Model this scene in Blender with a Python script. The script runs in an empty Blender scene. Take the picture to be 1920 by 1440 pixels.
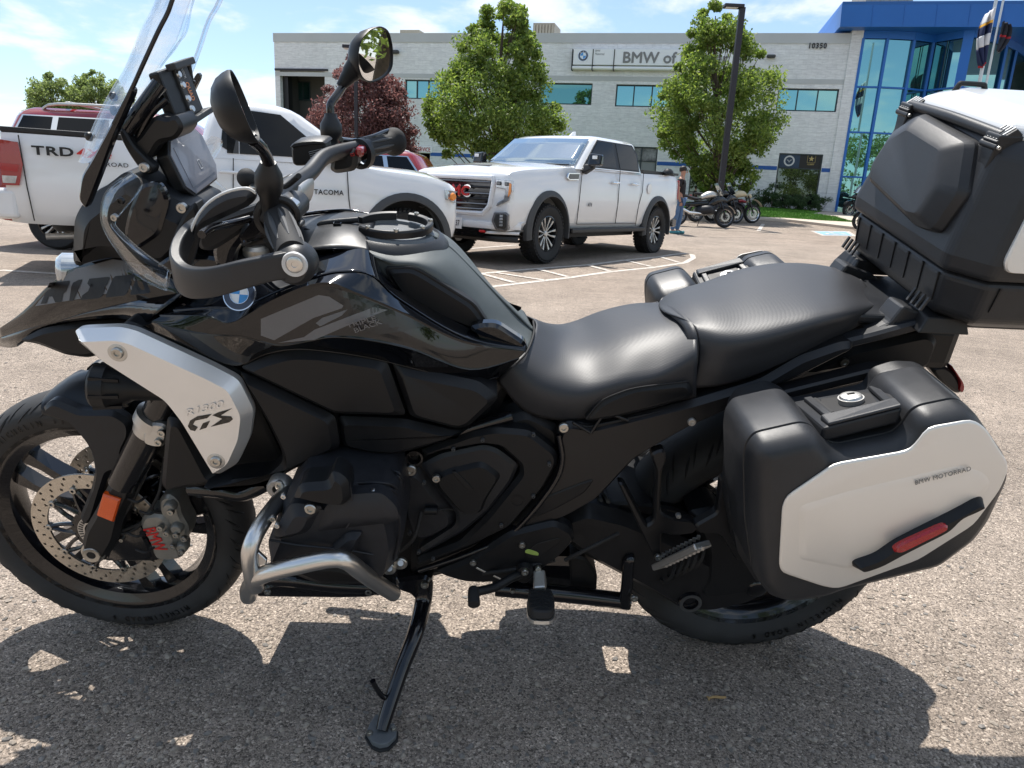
import bpy, bmesh, math, random
import numpy as np
from mathutils import Vector, Matrix, noise
random.seed(7); RS = np.random.RandomState(7)
SC = bpy.context.scene
R = math.radians
# ------------------------------------------------------------------ camera
CF, CPITCH, CROLL, CH = 1357.0, 15.1, 2.9, 1.12
cp, sp, cr, sr = math.cos(R(CPITCH)), math.sin(R(CPITCH)), math.cos(R(CROLL)), math.sin(R(CROLL))
FWD = Vector((0, cp, -sp)); UP0 = Vector((0, sp, cp)); R0 = Vector((1, 0, 0))
RIGHT = R0*cr + UP0*sr; UPV = -R0*sr + UP0*cr
CAM = Vector((0, 0, CH))
cd = bpy.data.cameras.new('camera'); cam = bpy.data.objects.new('camera', cd); SC.collection.objects.link(cam)
cam.matrix_world = Matrix(((RIGHT.x, UPV.x, -FWD.x, 0), (RIGHT.y, UPV.y, -FWD.y, 0), (RIGHT.z, UPV.z, -FWD.z, CH), (0, 0, 0, 1)))
cd.sensor_width = 36; cd.lens = CF/1920*36; cd.clip_start = .02; cd.clip_end = 5000
SC.camera = cam
# ------------------------------------------------------------------ light
SUN = Vector((-.17, .43, 1.0)).normalized()
SEL = math.asin(SUN.z); SAZ = math.atan2(SUN.x, SUN.y)
sl = bpy.data.lights.new('sun', 'SUN'); sl.energy = 4.6; sl.angle = R(.53); sl.color = (1, .955, .89)
so = bpy.data.objects.new('sun', sl); SC.collection.objects.link(so)
so.rotation_euler = SUN.to_track_quat('Z', 'Y').to_euler(); so.location = (0, 0, 30)
SC.view_settings.view_transform = 'Standard'; SC.view_settings.look = 'None'
SC.view_settings.gamma = 1; SC.view_settings.exposure = .57; SC.view_settings.use_curve_mapping = False
wd = bpy.data.worlds.new('World'); SC.world = wd; wd.use_nodes = True
nt = wd.node_tree; nt.nodes.clear()
def N(nt, typ, **kw):
    n = nt.nodes.new(typ)
    for k, v in kw.items():
        if k.startswith('i_'): n.inputs[k[2:].replace('_', ' ')].default_value = v
        else: setattr(n, k, v)
    return n
L = lambda nt, a, b: nt.links.new(a, b)
wo = N(nt, 'ShaderNodeOutputWorld'); bg = N(nt, 'ShaderNodeBackground'); bg.inputs[1].default_value = .122
sky = N(nt, 'ShaderNodeTexSky', sky_type='NISHITA', sun_disc=False, sun_elevation=SEL, sun_rotation=SAZ, altitude=1600, air_density=1.0, dust_density=1.2, ozone_density=1.6)
tc = N(nt, 'ShaderNodeTexCoord'); sx = N(nt, 'ShaderNodeSeparateXYZ'); L(nt, tc.outputs['Generated'], sx.inputs[0])
def MA(nt, op, a, b=None, c=None, clamp=False):
    n = N(nt, 'ShaderNodeMath', operation=op, use_clamp=clamp)
    for i, x in enumerate((a, b, c)):
        if x is None: continue
        if isinstance(x, (int, float)): n.inputs[i].default_value = x
        else: L(nt, x, n.inputs[i])
    return n.outputs[0]
zc = MA(nt, 'MAXIMUM', sx.outputs[2], 0.0)
zd = MA(nt, 'ADD', zc, .22)
cx = N(nt, 'ShaderNodeCombineXYZ'); L(nt, MA(nt, 'DIVIDE', sx.outputs[0], zd), cx.inputs[0]); L(nt, MA(nt, 'DIVIDE', sx.outputs[1], zd), cx.inputs[1])
cn = N(nt, 'ShaderNodeTexNoise', i_Scale=2.1, i_Detail=9.0, i_Roughness=.56, i_Distortion=.25); L(nt, cx.outputs[0], cn.inputs['Vector'])
cm = N(nt, 'ShaderNodeMapRange', interpolation_type='SMOOTHSTEP'); cm.inputs[1].default_value = .455; cm.inputs[2].default_value = .60
L(nt, cn.outputs[0], cm.inputs[0])
cn2 = N(nt, 'ShaderNodeTexNoise', i_Scale=5.5, i_Detail=8.0, i_Roughness=.6); L(nt, cx.outputs[0], cn2.inputs['Vector'])
cloudcol = N(nt, 'ShaderNodeMix', data_type='RGBA'); cloudcol.inputs[6].default_value = (5.2, 5.7, 6.2, 1); cloudcol.inputs[7].default_value = (6.6, 6.8, 7.0, 1)
L(nt, cn2.outputs[0], cloudcol.inputs[0])
# thin bright veil everywhere (humid summer sky) plus cumulus
veil = N(nt, 'ShaderNodeMix', data_type='RGBA'); veil.inputs[0].default_value = .22; veil.inputs[7].default_value = (3.7, 5.1, 6.6, 1)
L(nt, sky.outputs[0], veil.inputs[6])
mx = N(nt, 'ShaderNodeMix', data_type='RGBA'); L(nt, MA(nt, 'MULTIPLY', cm.outputs[0], .88), mx.inputs[0]); L(nt, veil.outputs[2], mx.inputs[6]); L(nt, cloudcol.outputs[2], mx.inputs[7])
L(nt, mx.outputs[2], bg.inputs[0]); L(nt, bg.outputs[0], wo.inputs[0])
try:
    wd.cycles.sampling_method = 'MANUAL'; wd.cycles.sample_map_resolution = 512
except Exception: pass
SC.cycles.max_bounces = 8; SC.cycles.transparent_max_bounces = 16; SC.cycles.caustics_reflective = False; SC.cycles.caustics_refractive = False

# ------------------------------------------------------------------ rays and frames
def ray(px, py): return FWD + RIGHT*((px-960)/CF) + UPV*((720-py)/CF)
def gz(y): return .0011*max(0, min(y, 46)-8)**2 + max(0, y-46)*.004
def G(px, py, dz=0):                      # point on the ground seen at a photo pixel
    d = ray(px, py); lo, hi = .3, 400.
    for _ in range(60):
        m = (lo+hi)/2; p = CAM+d*m
        if p.z > gz(p.y)+dz: lo = m
        else: hi = m
    return CAM+d*hi
def atY(px, py, Y): d = ray(px, py); return CAM + d*(Y/d.y)

# ------------------------------------------------------------------ materials
def lin(c): return tuple(((x/255)/12.92 if x/255 <= .04045 else ((x/255+.055)/1.055)**2.4) for x in c)
MATS = {}
def mat(name, col, rough=.5, metal=0, spec=.5, coat=0, nscale=0, nvar=.15, bump=0, bscale=200, trans=0, ior=1.45, alpha=1, rvar=0, emit=None):
    if name in MATS: return MATS[name]
    m = bpy.data.materials.new(name); m.use_nodes = True; t = m.node_tree; b = t.nodes['Principled BSDF']
    b.inputs['Base Color'].default_value = (*col, 1); b.inputs['Roughness'].default_value = rough; b.inputs['Metallic'].default_value = metal
    b.inputs['Specular IOR Level'].default_value = spec; b.inputs['Coat Weight'].default_value = coat; b.inputs['Coat Roughness'].default_value = .02
    b.inputs['Transmission Weight'].default_value = trans; b.inputs['IOR'].default_value = ior; b.inputs['Alpha'].default_value = alpha
    if emit: b.inputs['Emission Color'].default_value = (*emit[0], 1); b.inputs['Emission Strength'].default_value = emit[1]
    co = N(t, 'ShaderNodeTexCoord')
    if nscale:
        n = N(t, 'ShaderNodeTexNoise', i_Scale=float(nscale), i_Detail=6.0, i_Roughness=.62); L(t, co.outputs['Object'], n.inputs['Vector'])
        mr = N(t, 'ShaderNodeMapRange'); mr.inputs[1].default_value = .3; mr.inputs[2].default_value = .7; mr.inputs[3].default_value = 1-nvar; mr.inputs[4].default_value = 1+nvar
        L(t, n.outputs[0], mr.inputs[0]); mm = N(t, 'ShaderNodeMix', data_type='RGBA', blend_type='MULTIPLY'); mm.inputs[0].default_value = 1
        mm.inputs[6].default_value = (*col, 1); L(t, mr.outputs[0], mm.inputs[7]); L(t, mm.outputs[2], b.inputs['Base Color'])
        if rvar:
            m2 = N(t, 'ShaderNodeMapRange'); m2.inputs[1].default_value = .3; m2.inputs[2].default_value = .7; m2.inputs[3].default_value = max(0, rough-rvar); m2.inputs[4].default_value = rough+rvar
            L(t, n.outputs[0], m2.inputs[0]); L(t, m2.outputs[0], b.inputs['Roughness'])
    if bump:
        n = N(t, 'ShaderNodeTexNoise', i_Scale=float(bscale), i_Detail=3.0); L(t, co.outputs['Object'], n.inputs['Vector'])
        bu = N(t, 'ShaderNodeBump', i_Strength=bump, i_Distance=.001); L(t, n.outputs[0], bu.inputs['Height']); L(t, bu.outputs[0], b.inputs['Normal'])
    MATS[name] = m; return m
M = lambda n: MATS[n]
mat('gloss_black', (.0025, .003, .0045), .05, coat=.75, spec=.3)
mat('gloss_black_rough', (.006, .006, .008), .16, coat=.4)
mat('decal_grey', (.13, .132, .14), .42)
mat('decal_light', (.11, .114, .125), .2, coat=.6)
mat('matte_black', (.0085, .009, .0105), .44, spec=.38, nscale=30, nvar=.12, rvar=.06, bump=.04, bscale=900)
mat('satin_grey', (.015, .0165, .020), .40, spec=.42, nscale=20, nvar=.12, bump=.05, bscale=1200, rvar=.05)
mat('plastic_grey', (.026, .027, .030), .40, spec=.45, nscale=14, nvar=.14, bump=.22, bscale=1500, rvar=.06)
mat('tank_grey', (.085, .098, .100), .55, nscale=14, nvar=.08, bump=.25, bscale=1600)
mat('deck_grey', (.13, .14, .148), .42, nscale=30, nvar=.06, bump=.3, bscale=1800)
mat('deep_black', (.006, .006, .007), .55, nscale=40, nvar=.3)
mat('engine_black', (.016, .017, .021), .5, spec=.45, nscale=60, nvar=.2, bump=.25, bscale=900, rvar=.06)
mat('frame_black', (.011, .011, .0125), .38, nscale=25, nvar=.2, rvar=.05)
mat('rubber', (.016, .016, .017), .75, nscale=25, nvar=.25, bump=.3, bscale=500)
mat('tyre_rubber', (.030, .030, .031), .72, nscale=14, nvar=.35, bump=.2, bscale=400, rvar=.1)
mat('tyre_letter', (.003, .003, .003), .28)
mat('silver_panel', (.80, .795, .785), .36, metal=.65, nscale=6, nvar=.03, bump=.03, bscale=900)
mat('silver_case', (.80, .78, .745), .44, metal=.5, nscale=3, nvar=.03, rvar=.05)
mat('steel', (.66, .655, .64), .30, metal=1)
mat('alloy', (.55, .54, .52), .42, metal=.9, nscale=30, nvar=.08, bump=.1, bscale=800)
mat('disc_steel', (.55, .50, .43), .42, metal=.9, nscale=40, nvar=.14, rvar=.1)
mat('bolt_steel', (.45, .44, .41), .32, metal=1)
mat('caliper', (.27, .265, .245), .45, metal=.6, nscale=50, nvar=.12)
mat('red_letter', (.55, .02, .02), .4)
mat('amber', (.75, .10, .01), .25, coat=.6, nscale=600, nvar=.3)
mat('red_reflector', (.35, .006, .01), .25, coat=.6, nscale=500, nvar=.4)
mat('red_lens', (.30, .008, .012), .12, coat=1, nscale=120, nvar=.2)
mat('white_plastic', (.78, .78, .77), .35)
mat('lid_white', (.62, .63, .64), .28, coat=.4, nscale=4, nvar=.03)
mat('screen', (.22, .22, .25), .28, coat=.4)
mat('print_white', (.6, .6, .6), .5)
mat('print_grey', (.11, .11, .115), .4)
mat('badge_blue', (.03, .25, .62), .25, coat=.8)
mat('badge_white', (.72, .78, .82), .25, coat=.8)
mat('badge_navy', (.008, .015, .04), .2, coat=1)
mat('chrome', (.75, .75, .75), .08, metal=1)
mat('mirror_glass', (.85, .87, .88), .01, metal=1)
mat('green_label', (.30, .42, .10), .5)
mat('truck_white', (.76, .765, .775), .22, coat=1, nscale=2, nvar=.02)
mat('truck_black', (.012, .012, .013), .42, nscale=10, nvar=.2)
mat('truck_gloss_black', (.008, .008, .009), .1, coat=.6)
mat('dark_glass', (.006, .007, .009), .04, spec=.32)
mat('suv_red', (.24, .005, .012), .22, coat=1)
mat('trim_grey', (.055, .056, .058), .55, nscale=10, nvar=.1)
mat('amber_lens', (.8, .25, .03), .2, coat=.6)
mat('pole_dark', (.022, .02, .026), .45)
mat('blue_paint', (.016, .135, .47), .4, nscale=.6, nvar=.05)
mat('blue_stripe', (.018, .10, .36), .5)
mat('parapet', (.50, .51, .50), .55, nscale=.6, nvar=.06)
mat('sign_white', (.84, .85, .85), .45)
mat('sign_grey', (.22, .22, .215), .5)
mat('unit_tan', (.34, .31, .25), .6, nscale=2, nvar=.1)
mat('metal_pole', (.55, .55, .54), .35, metal=.7)
mat('skin', (.42, .22, .15), .55)
mat('hair', (.02, .014, .01), .6)
mat('cloth_black', (.013, .012, .015), .8)
mat('denim', (.085, .15, .27), .8, nscale=20, nvar=.15)
mat('shoe_teal', (.05, .22, .25), .6)
mat('cream', (.62, .52, .33), .3, coat=.6)
mat('soil', (.10, .075, .05), .9, nscale=6, nvar=.3)
def glass_mat(name, col, rough=0.0, tint=(1, 1, 1), refl=1.0):
    m = bpy.data.materials.new(name); m.use_nodes = True; t = m.node_tree; t.nodes.clear()
    o = N(t, 'ShaderNodeOutputMaterial'); tr = N(t, 'ShaderNodeBsdfTransparent'); tr.inputs[0].default_value = (*tint, 1)
    gl = N(t, 'ShaderNodeBsdfGlossy'); gl.inputs[0].default_value = (*col, 1); gl.inputs[1].default_value = rough
    fr = N(t, 'ShaderNodeFresnel', i_IOR=1.5); mi = N(t, 'ShaderNodeMixShader')
    L(t, MA(t, 'MULTIPLY', fr.outputs[0], refl, clamp=True), mi.inputs[0]); L(t, tr.outputs[0], mi.inputs[1]); L(t, gl.outputs[0], mi.inputs[2]); L(t, mi.outputs[0], o.inputs[0])
    MATS[name] = m; return m
glass_mat('clear_glass', (1, 1, 1), 0.0, (.955, .967, .975), .30)
glass_mat('clear_edge', (1, 1, 1), 0.05, (.86, .89, .91), .4)
# reflective teal facade glass: mostly tinted mirror over a dark room
def facade_glass(name, col, dark):
    m = mat(name, dark, .3); t = m.node_tree; b = t.nodes['Principled BSDF']; o = t.nodes['Material Output']
    gl = N(t, 'ShaderNodeBsdfGlossy'); gl.inputs[0].default_value = (*col, 1); gl.inputs[1].default_value = .01
    mi = N(t, 'ShaderNodeMixShader'); mi.inputs[0].default_value = .72; L(t, b.outputs[0], mi.inputs[1]); L(t, gl.outputs[0], mi.inputs[2]); L(t, mi.outputs[0], o.inputs[0])
facade_glass('teal_glass', (.29, .56, .55), (.01, .05, .05))
facade_glass('teal_glass_dark', (.16, .36, .34), (.006, .03, .03))
facade_glass('shop_glass', (.13, .16, .15), (.01, .012, .012))

# seat leather with a small woven relief
m = mat('seat_leather', (.030, .031, .035), .46, spec=.5); t = m.node_tree; b = t.nodes['Principled BSDF']
co = N(t, 'ShaderNodeTexCoord'); mp = N(t, 'ShaderNodeMapping'); mp.inputs['Rotation'].default_value = (0, R(30), 0); mp.inputs['Scale'].default_value = (170, 110, 170); L(t, co.outputs['Object'], mp.inputs[0])
vo = N(t, 'ShaderNodeTexVoronoi', i_Scale=2.6, i_Randomness=.10); L(t, mp.outputs[0], vo.inputs['Vector'])
bu = N(t, 'ShaderNodeBump', i_Strength=.28, i_Distance=.0007); bu.invert = True; L(t, vo.outputs['Distance'], bu.inputs['Height']); L(t, bu.outputs[0], b.inputs['Normal'])

# ------------------------------------------------------------------ mesh helpers
class MB:
    def __init__(s): s.v = []; s.f = []
    def add(s, vs, fs):
        o = len(s.v); s.v += [tuple(x) for x in vs]; s.f += [tuple(i+o for i in f) for f in fs]; return s
    def box(s, c, d, mt=None):
        x, y, z = (k/2 for k in d); vs = [Vector((a*x, b*y, e*z)) for a in (-1, 1) for b in (-1, 1) for e in (-1, 1)]
        if mt is not None: vs = [mt @ v for v in vs]
        vs = [v+Vector(c) for v in vs]
        return s.add(vs, [(0, 1, 3, 2), (4, 6, 7, 5), (0, 4, 5, 1), (2, 3, 7, 6), (0, 2, 6, 4), (1, 5, 7, 3)])
    def bar(s, a, b, w, h, up=(0, 0, 1)):
        a, b = Vector(a), Vector(b); d = (b-a); ln = d.length; d.normalize(); sd = d.cross(Vector(up))
        if sd.length < 1e-5: sd = d.cross(Vector((1, 0, 0)))
        sd.normalize(); u = sd.cross(d)
        return s.box((a+b)/2, (ln, w, h), Matrix((d, sd, u)).transposed())
    def tube(s, pts, r, n=10, cap=True, smooth=0):
        pts = [Vector(p) for p in pts]; rr = r if isinstance(r, (list, tuple)) else [r]*len(pts)
        if smooth and len(pts) > 2: pts, rr = cr_path(pts, rr, smooth)
        rings = []; up = None
        for i, p in enumerate(pts):
            t = (pts[min(i+1, len(pts)-1)]-pts[max(i-1, 0)]).normalized()
            if up is None: up = t.orthogonal().normalized()
            up = (up-t*up.dot(t)); up = up.normalized() if up.length > 1e-6 else t.orthogonal().normalized()
            q = t.cross(up)
            rings.append([p+(up*math.cos(a)+q*math.sin(a))*rr[i] for a in (2*math.pi*k/n for k in range(n))])
        vs = [v for g in rings for v in g]; fs = []
        for i in range(len(rings)-1):
            for k in range(n): a = i*n+k; b = i*n+(k+1) % n; fs.append((a, b, b+n, a+n))
        if cap: fs += [tuple(range(n))[::-1], tuple(range((len(rings)-1)*n, len(rings)*n))]
        return s.add(vs, fs)
    def lathe(s, prof, o=(0, 0, 0), ax=(0, 1, 0), n=32, x=None, closed=False, a0=0, a1=2*math.pi):
        # prof: list of (radius, along-axis)
        o = Vector(o); ax = Vector(ax).normalized(); e1 = (Vector(x) if x is not None else ax.orthogonal()).normalized(); e1 = (e1-ax*e1.dot(ax)).normalized(); e2 = ax.cross(e1)
        full = abs(a1-a0-2*math.pi) < 1e-6; m = n if full else n+1; vs = []
        for k in range(m):
            a = a0+(a1-a0)*k/n; d = e1*math.cos(a)+e2*math.sin(a)
            for r_, h in prof: vs.append(o+d*r_+ax*h)
        q = len(prof); fs = []
        for k in range(n):
            k2 = (k+1) % m
            for j in range(q if closed else q-1): j2 = (j+1) % q; fs.append((k*q+j, k2*q+j, k2*q+j2, k*q+j2))
        return s.add(vs, fs)
    def prism(s, A, B):                 # two matching outlines
        n = len(A); return s.add(list(A)+list(B), [tuple(range(n))[::-1], tuple(range(n, 2*n))]+[(i, (i+1) % n, n+(i+1) % n, n+i) for i in range(n)])
    def grid(s, rows, close=False):
        m = len(rows[0]); vs = [p for r_ in rows for p in r_]; fs = []
        for i in range(len(rows)-1):
            for j in range(m if close else m-1): j2 = (j+1) % m; fs.append((i*m+j, i*m+j2, (i+1)*m+j2, (i+1)*m+j))
        return s.add(vs, fs)
    def build(s, name, m, parent=None, smooth=30, bevel=0, seg=2, solid=0, flip=False, sub=0, kind=None):
        me = bpy.data.meshes.new(name); me.from_pydata(s.v, [], s.f)
        bm = bmesh.new(); bm.from_mesh(me); bmesh.ops.remove_doubles(bm, verts=bm.verts, dist=1e-6)
        bmesh.ops.recalc_face_normals(bm, faces=bm.faces); bm.to_mesh(me); bm.free()
        me.materials.append(m if not isinstance(m, str) else MATS[m])
        if smooth: me.polygons.foreach_set('use_smooth', [True]*len(me.polygons)); me.set_sharp_from_angle(angle=R(smooth))
        o = bpy.data.objects.new(name, me); SC.collection.objects.link(o)
        if parent is not None: o.parent = parent
        if solid: md = o.modifiers.new('s', 'SOLIDIFY'); md.thickness = solid; md.offset = 0 if not flip else 1
        if sub: md = o.modifiers.new('u', 'SUBSURF'); md.levels = sub; md.render_levels = sub
        if bevel: md = o.modifiers.new('b', 'BEVEL'); md.width = bevel; md.segments = seg; md.limit_method = 'ANGLE'; md.angle_limit = R(28); md.harden_normals = False
        if kind: o['kind'] = kind
        return o
def cr(p0, p1, p2, p3, t):
    return .5*((2*p1)+(-p0+p2)*t+(2*p0-5*p1+4*p2-p3)*t*t+(-p0+3*p1-3*p2+p3)*t**3)
def cr_path(pts, rr, n):
    P = []; Q = []
    for i in range(len(pts)-1):
        g = lambda a, k: a[max(0, min(len(a)-1, k))]
        for j in range(n):
            t = j/n; P.append(cr(g(pts, i-1), g(pts, i), g(pts, i+1), g(pts, i+2), t)); Q.append(cr(g(rr, i-1), g(rr, i), g(rr, i+1), g(rr, i+2), t))
    P.append(pts[-1]); Q.append(rr[-1]); return P, Q
def cr_surf(rows, nu, nv):
    rows = [cr_path([Vector(p) for p in r_], [0]*len(r_), nv)[0] if nv > 1 else [Vector(p) for p in r_] for r_ in rows]
    if nu <= 1: return rows
    cols = [cr_path([r_[j] for r_ in rows], [0]*len(rows), nu)[0] for j in range(len(rows[0]))]
    return [[c[i] for c in cols] for i in range(len(cols[0]))]
def smooth_loop(pts, n=4, sharp=(), rad=.012):
    # rounds a closed outline with short arcs at each corner
    out = []; m = len(pts)
    for i in range(m):
        a, b, c = Vector(pts[i-1]), Vector(pts[i]), Vector(pts[(i+1) % m])
        if i in sharp: out.append(b); continue
        p, q = b.lerp(a, min(.36, rad/max(1e-6, (a-b).length))), b.lerp(c, min(.36, rad/max(1e-6, (c-b).length)))
        for k in range(n+1): t = k/n; out.append(p*(1-t)**2+b*2*t*(1-t)+q*t*t)
    return out
def empty(name, loc=(0, 0, 0), rot=(0, 0, 0), label=None, cat=None, group=None, parent=None):
    o = bpy.data.objects.new(name, None); SC.collection.objects.link(o); o.location = loc; o.rotation_euler = rot; o.empty_display_size = .1
    if parent is not None: o.parent = parent
    return tag(o, label, cat, group)
def tag(o, label=None, cat=None, group=None, kind=None):
    if label: o['label'] = label
    if cat: o['category'] = cat
    if group: o['group'] = group
    if kind: o['kind'] = kind
    return o
def copy_tree(o, parent=None):
    c = o.copy(); SC.collection.objects.link(c); c.parent = parent
    for ch in KIDS.get(o.name, [x for x in SC.objects if x.parent == o]): copy_tree(ch, c)
    return c
KIDS = {}
def kids_index():
    KIDS.clear()
    for o in bpy.data.objects:
        if o.parent: KIDS.setdefault(o.parent.name, []).append(o)
    for o in bpy.data.objects: KIDS.setdefault(o.name, [])
def text(name, s, m, parent, O, X, Y, size, ext=.001, bold=0, align='CENTER', spacing=1.0, shear=0, wfit=None):
    # text lying in the plane X,Y at O; wfit scales its width
    cu = bpy.data.curves.new(name, 'FONT'); cu.body = s; cu.size = 1; cu.extrude = 0; cu.offset = 0 if 'M' in s else bold; cu.align_x = align; cu.align_y = 'CENTER'; cu.space_character = spacing; cu.shear = shear; cu.resolution_u = 3
    to = bpy.data.objects.new('tmp', cu); SC.collection.objects.link(to); dg = bpy.context.evaluated_depsgraph_get(); me0 = bpy.data.meshes.new_from_object(to.evaluated_get(dg)); bpy.data.objects.remove(to)
    X, Y = Vector(X).normalized(), Vector(Y).normalized(); Z = X.cross(Y); O = Vector(O)
    xs = [v.co.x for v in me0.vertices]; ys = [v.co.y for v in me0.vertices]; w0 = max(xs)-min(xs) or 1; kx = (wfit/w0) if wfit else size; h0 = max(ys)-min(ys) or 1
    mb = MB(); V = [O+X*(v.co.x*kx)+Y*((v.co.y-(max(ys)+min(ys))/2)*size/ .72)for v in me0.vertices]; F = [tuple(p.vertices) for p in me0.polygons]
    n = len(V); mb.add([v+Z*ext for v in V], F)
    ed = {}
    for p in me0.polygons:
        vs = list(p.vertices)
        for i in range(len(vs)):
            a, b = vs[i], vs[(i+1) % len(vs)]; k = (min(a, b), max(a, b)); ed[k] = ed.get(k, 0)+1
    mb2 = [k for k, c in ed.items() if c == 1]; mb.v += [tuple(v) for v in V]; mb.f += [(a, b, b+n, a+n) for a, b in mb2]
    if 'M' in s and bold > 0:            # heavier strokes: slightly shifted copies, each a hair lower
        v0, f0 = list(mb.v), list(mb.f)
        for q, (dx, dy) in enumerate(((1, 0), (-1, 0), (0, 1), (0, -1))):
            mb.add([Vector(v)+(X*dx+Y*dy)*bold*size*1.6-Z*ext*.06*(q+1) for v in v0], f0)
    return mb.build(name, m, parent, smooth=0)
# ================================================================== ground
def surf_mat(name, cols, base, scale=1, rough=.85):
    m = bpy.data.materials.new(name); m.use_nodes = True; t = m.node_tree; b = t.nodes['Principled BSDF']; b.inputs['Roughness'].default_value = rough
    b.inputs['Specular IOR Level'].default_value = .25; MATS[name] = m; return m, t, b
m, t, b = surf_mat('asphalt', None, None)
co = N(t, 'ShaderNodeTexCoord'); OB = co.outputs['Object']
def stones(sc, seed):
    v = N(t, 'ShaderNodeTexVoronoi', i_Scale=float(sc), i_Randomness=1.0); mp = N(t, 'ShaderNodeMapping'); mp.inputs['Location'].default_value = (seed, seed*.7, 0); L(t, OB, mp.inputs[0]); L(t, mp.outputs[0], v.inputs['Vector']); return v
v1, v2, v3 = stones(215, 0), stones(480, 3.1), stones(85, 7.7)
ramp = N(t, 'ShaderNodeValToRGB'); e = ramp.color_ramp.elements; e[0].position = 0; e[0].color = (.085, .073, .062, 1); e[1].position = 1; e[1].color = (.62, .54, .455, 1)
for p, c in ((.22, (.145, .124, .105, 1)), (.5, (.25, .214, .18, 1)), (.75, (.35, .30, .25, 1)), (.9, (.46, .40, .34, 1))): k = e.new(p); k.color = c
sp1 = N(t, 'ShaderNodeSeparateColor'); L(t, v1.outputs['Color'], sp1.inputs[0]); L(t, sp1.outputs[0], ramp.inputs[0])
ramp2 = N(t, 'ShaderNodeValToRGB'); e = ramp2.color_ramp.elements; e[0].color = (.10, .086, .073, 1); e[1].color = (.46, .395, .33, 1)
sp2 = N(t, 'ShaderNodeSeparateColor'); L(t, v2.outputs['Color'], sp2.inputs[0]); L(t, sp2.outputs[1], ramp2.inputs[0])
sel = N(t, 'ShaderNodeMapRange'); sel.inputs[1].default_value = .42; sel.inputs[2].default_value = .5; L(t, sp1.outputs[2], sel.inputs[0])
mA = N(t, 'ShaderNodeMix', data_type='RGBA'); L(t, sel.outputs[0], mA.inputs[0]); L(t, ramp2.outputs[0], mA.inputs[6]); L(t, ramp.outputs[0], mA.inputs[7])
# bigger patches, rust coloured stain, tar seams
nz = N(t, 'ShaderNodeTexNoise', i_Scale=1.1, i_Detail=7.0, i_Roughness=.6); L(t, OB, nz.inputs['Vector'])
mr = N(t, 'ShaderNodeMapRange'); mr.inputs[1].default_value = .3; mr.inputs[2].default_value = .7; mr.inputs[3].default_value = .80; mr.inputs[4].default_value = 1.20; L(t, nz.outputs[0], mr.inputs[0])
nz2 = N(t, 'ShaderNodeTexNoise', i_Scale=9.0, i_Detail=5.0, i_Roughness=.7); L(t, OB, nz2.inputs['Vector'])
mr2 = N(t, 'ShaderNodeMapRange'); mr2.inputs[1].default_value = .3; mr2.inputs[2].default_value = .7; mr2.inputs[3].default_value = .82; mr2.inputs[4].default_value = 1.18; L(t, nz2.outputs[0], mr2.inputs[0])
mB = N(t, 'ShaderNodeMix', data_type='RGBA', blend_type='MULTIPLY'); mB.inputs[0].default_value = 1; L(t, mA.outputs[2], mB.inputs[6]); L(t, MA(t, 'MULTIPLY', mr.outputs[0], mr2.outputs[0]), mB.inputs[7])
# far from the lens the grain averages to a slightly pinker worn surface: plain colour of the lot itself
nz3 = N(t, 'ShaderNodeTexNoise', i_Scale=.16, i_Detail=3.0); L(t, OB, nz3.inputs['Vector'])
sp3 = N(t, 'ShaderNodeSeparateColor'); L(t, v3.outputs['Color'], sp3.inputs[0]); bs = N(t, 'ShaderNodeMix', data_type='RGBA')
bm_ = MA(t, 'MULTIPLY', MA(t, 'GREATER_THAN', sp3.outputs[0], .90), MA(t, 'LESS_THAN', v3.outputs['Distance'], .42)); L(t, MA(t, 'MULTIPLY', bm_, .75), bs.inputs[0]); L(t, mB.outputs[2], bs.inputs[6]); st3 = N(t, 'ShaderNodeMix', data_type='RGBA'); st3.inputs[6].default_value = (.16, .14, .13, 1); st3.inputs[7].default_value = (.44, .39, .34, 1); L(t, sp3.outputs[1], st3.inputs[0]); L(t, st3.outputs[2], bs.inputs[7])
mC = N(t, 'ShaderNodeMix', data_type='RGBA', blend_type='MULTIPLY'); L(t, nz3.outputs[0], mC.inputs[0]); L(t, bs.outputs[2], mC.inputs[6]); mC.inputs[7].default_value = (1.0, .90, .84, 1)
L(t, mC.outputs[2], b.inputs['Base Color'])
hh = MA(t, 'ADD', MA(t, 'MULTIPLY', MA(t, 'SUBTRACT', 1, v1.outputs['Distance']), .6), MA(t, 'MULTIPLY', MA(t, 'SUBTRACT', 1, v2.outputs['Distance']), .3))
hh = MA(t, 'ADD', hh, MA(t, 'MULTIPLY', sp1.outputs[1], .5))
bu = N(t, 'ShaderNodeBump', i_Strength=.85, i_Distance=.0035); L(t, hh, bu.inputs['Height']); L(t, bu.outputs[0], b.inputs['Normal'])
def ground_sheet(name, m, xs, ys, dz=0):
    mb = MB(); mb.grid([[(x, y, gz(y)+dz) for x in xs] for y in ys]); o = mb.build(name, m, smooth=60); tag(o, kind='structure'); return o
ys = [-300, -100, -30, -8]+[i*1.0 for i in range(-4, 48)]+[50, 60, 80, 120, 200, 400, 900]
xs = [-900, -300, -100, -40]+[i*4. for i in range(-8, 9)]+[40, 100, 300, 900]
ground_sheet('asphalt_lot', 'asphalt', xs, ys)
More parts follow.
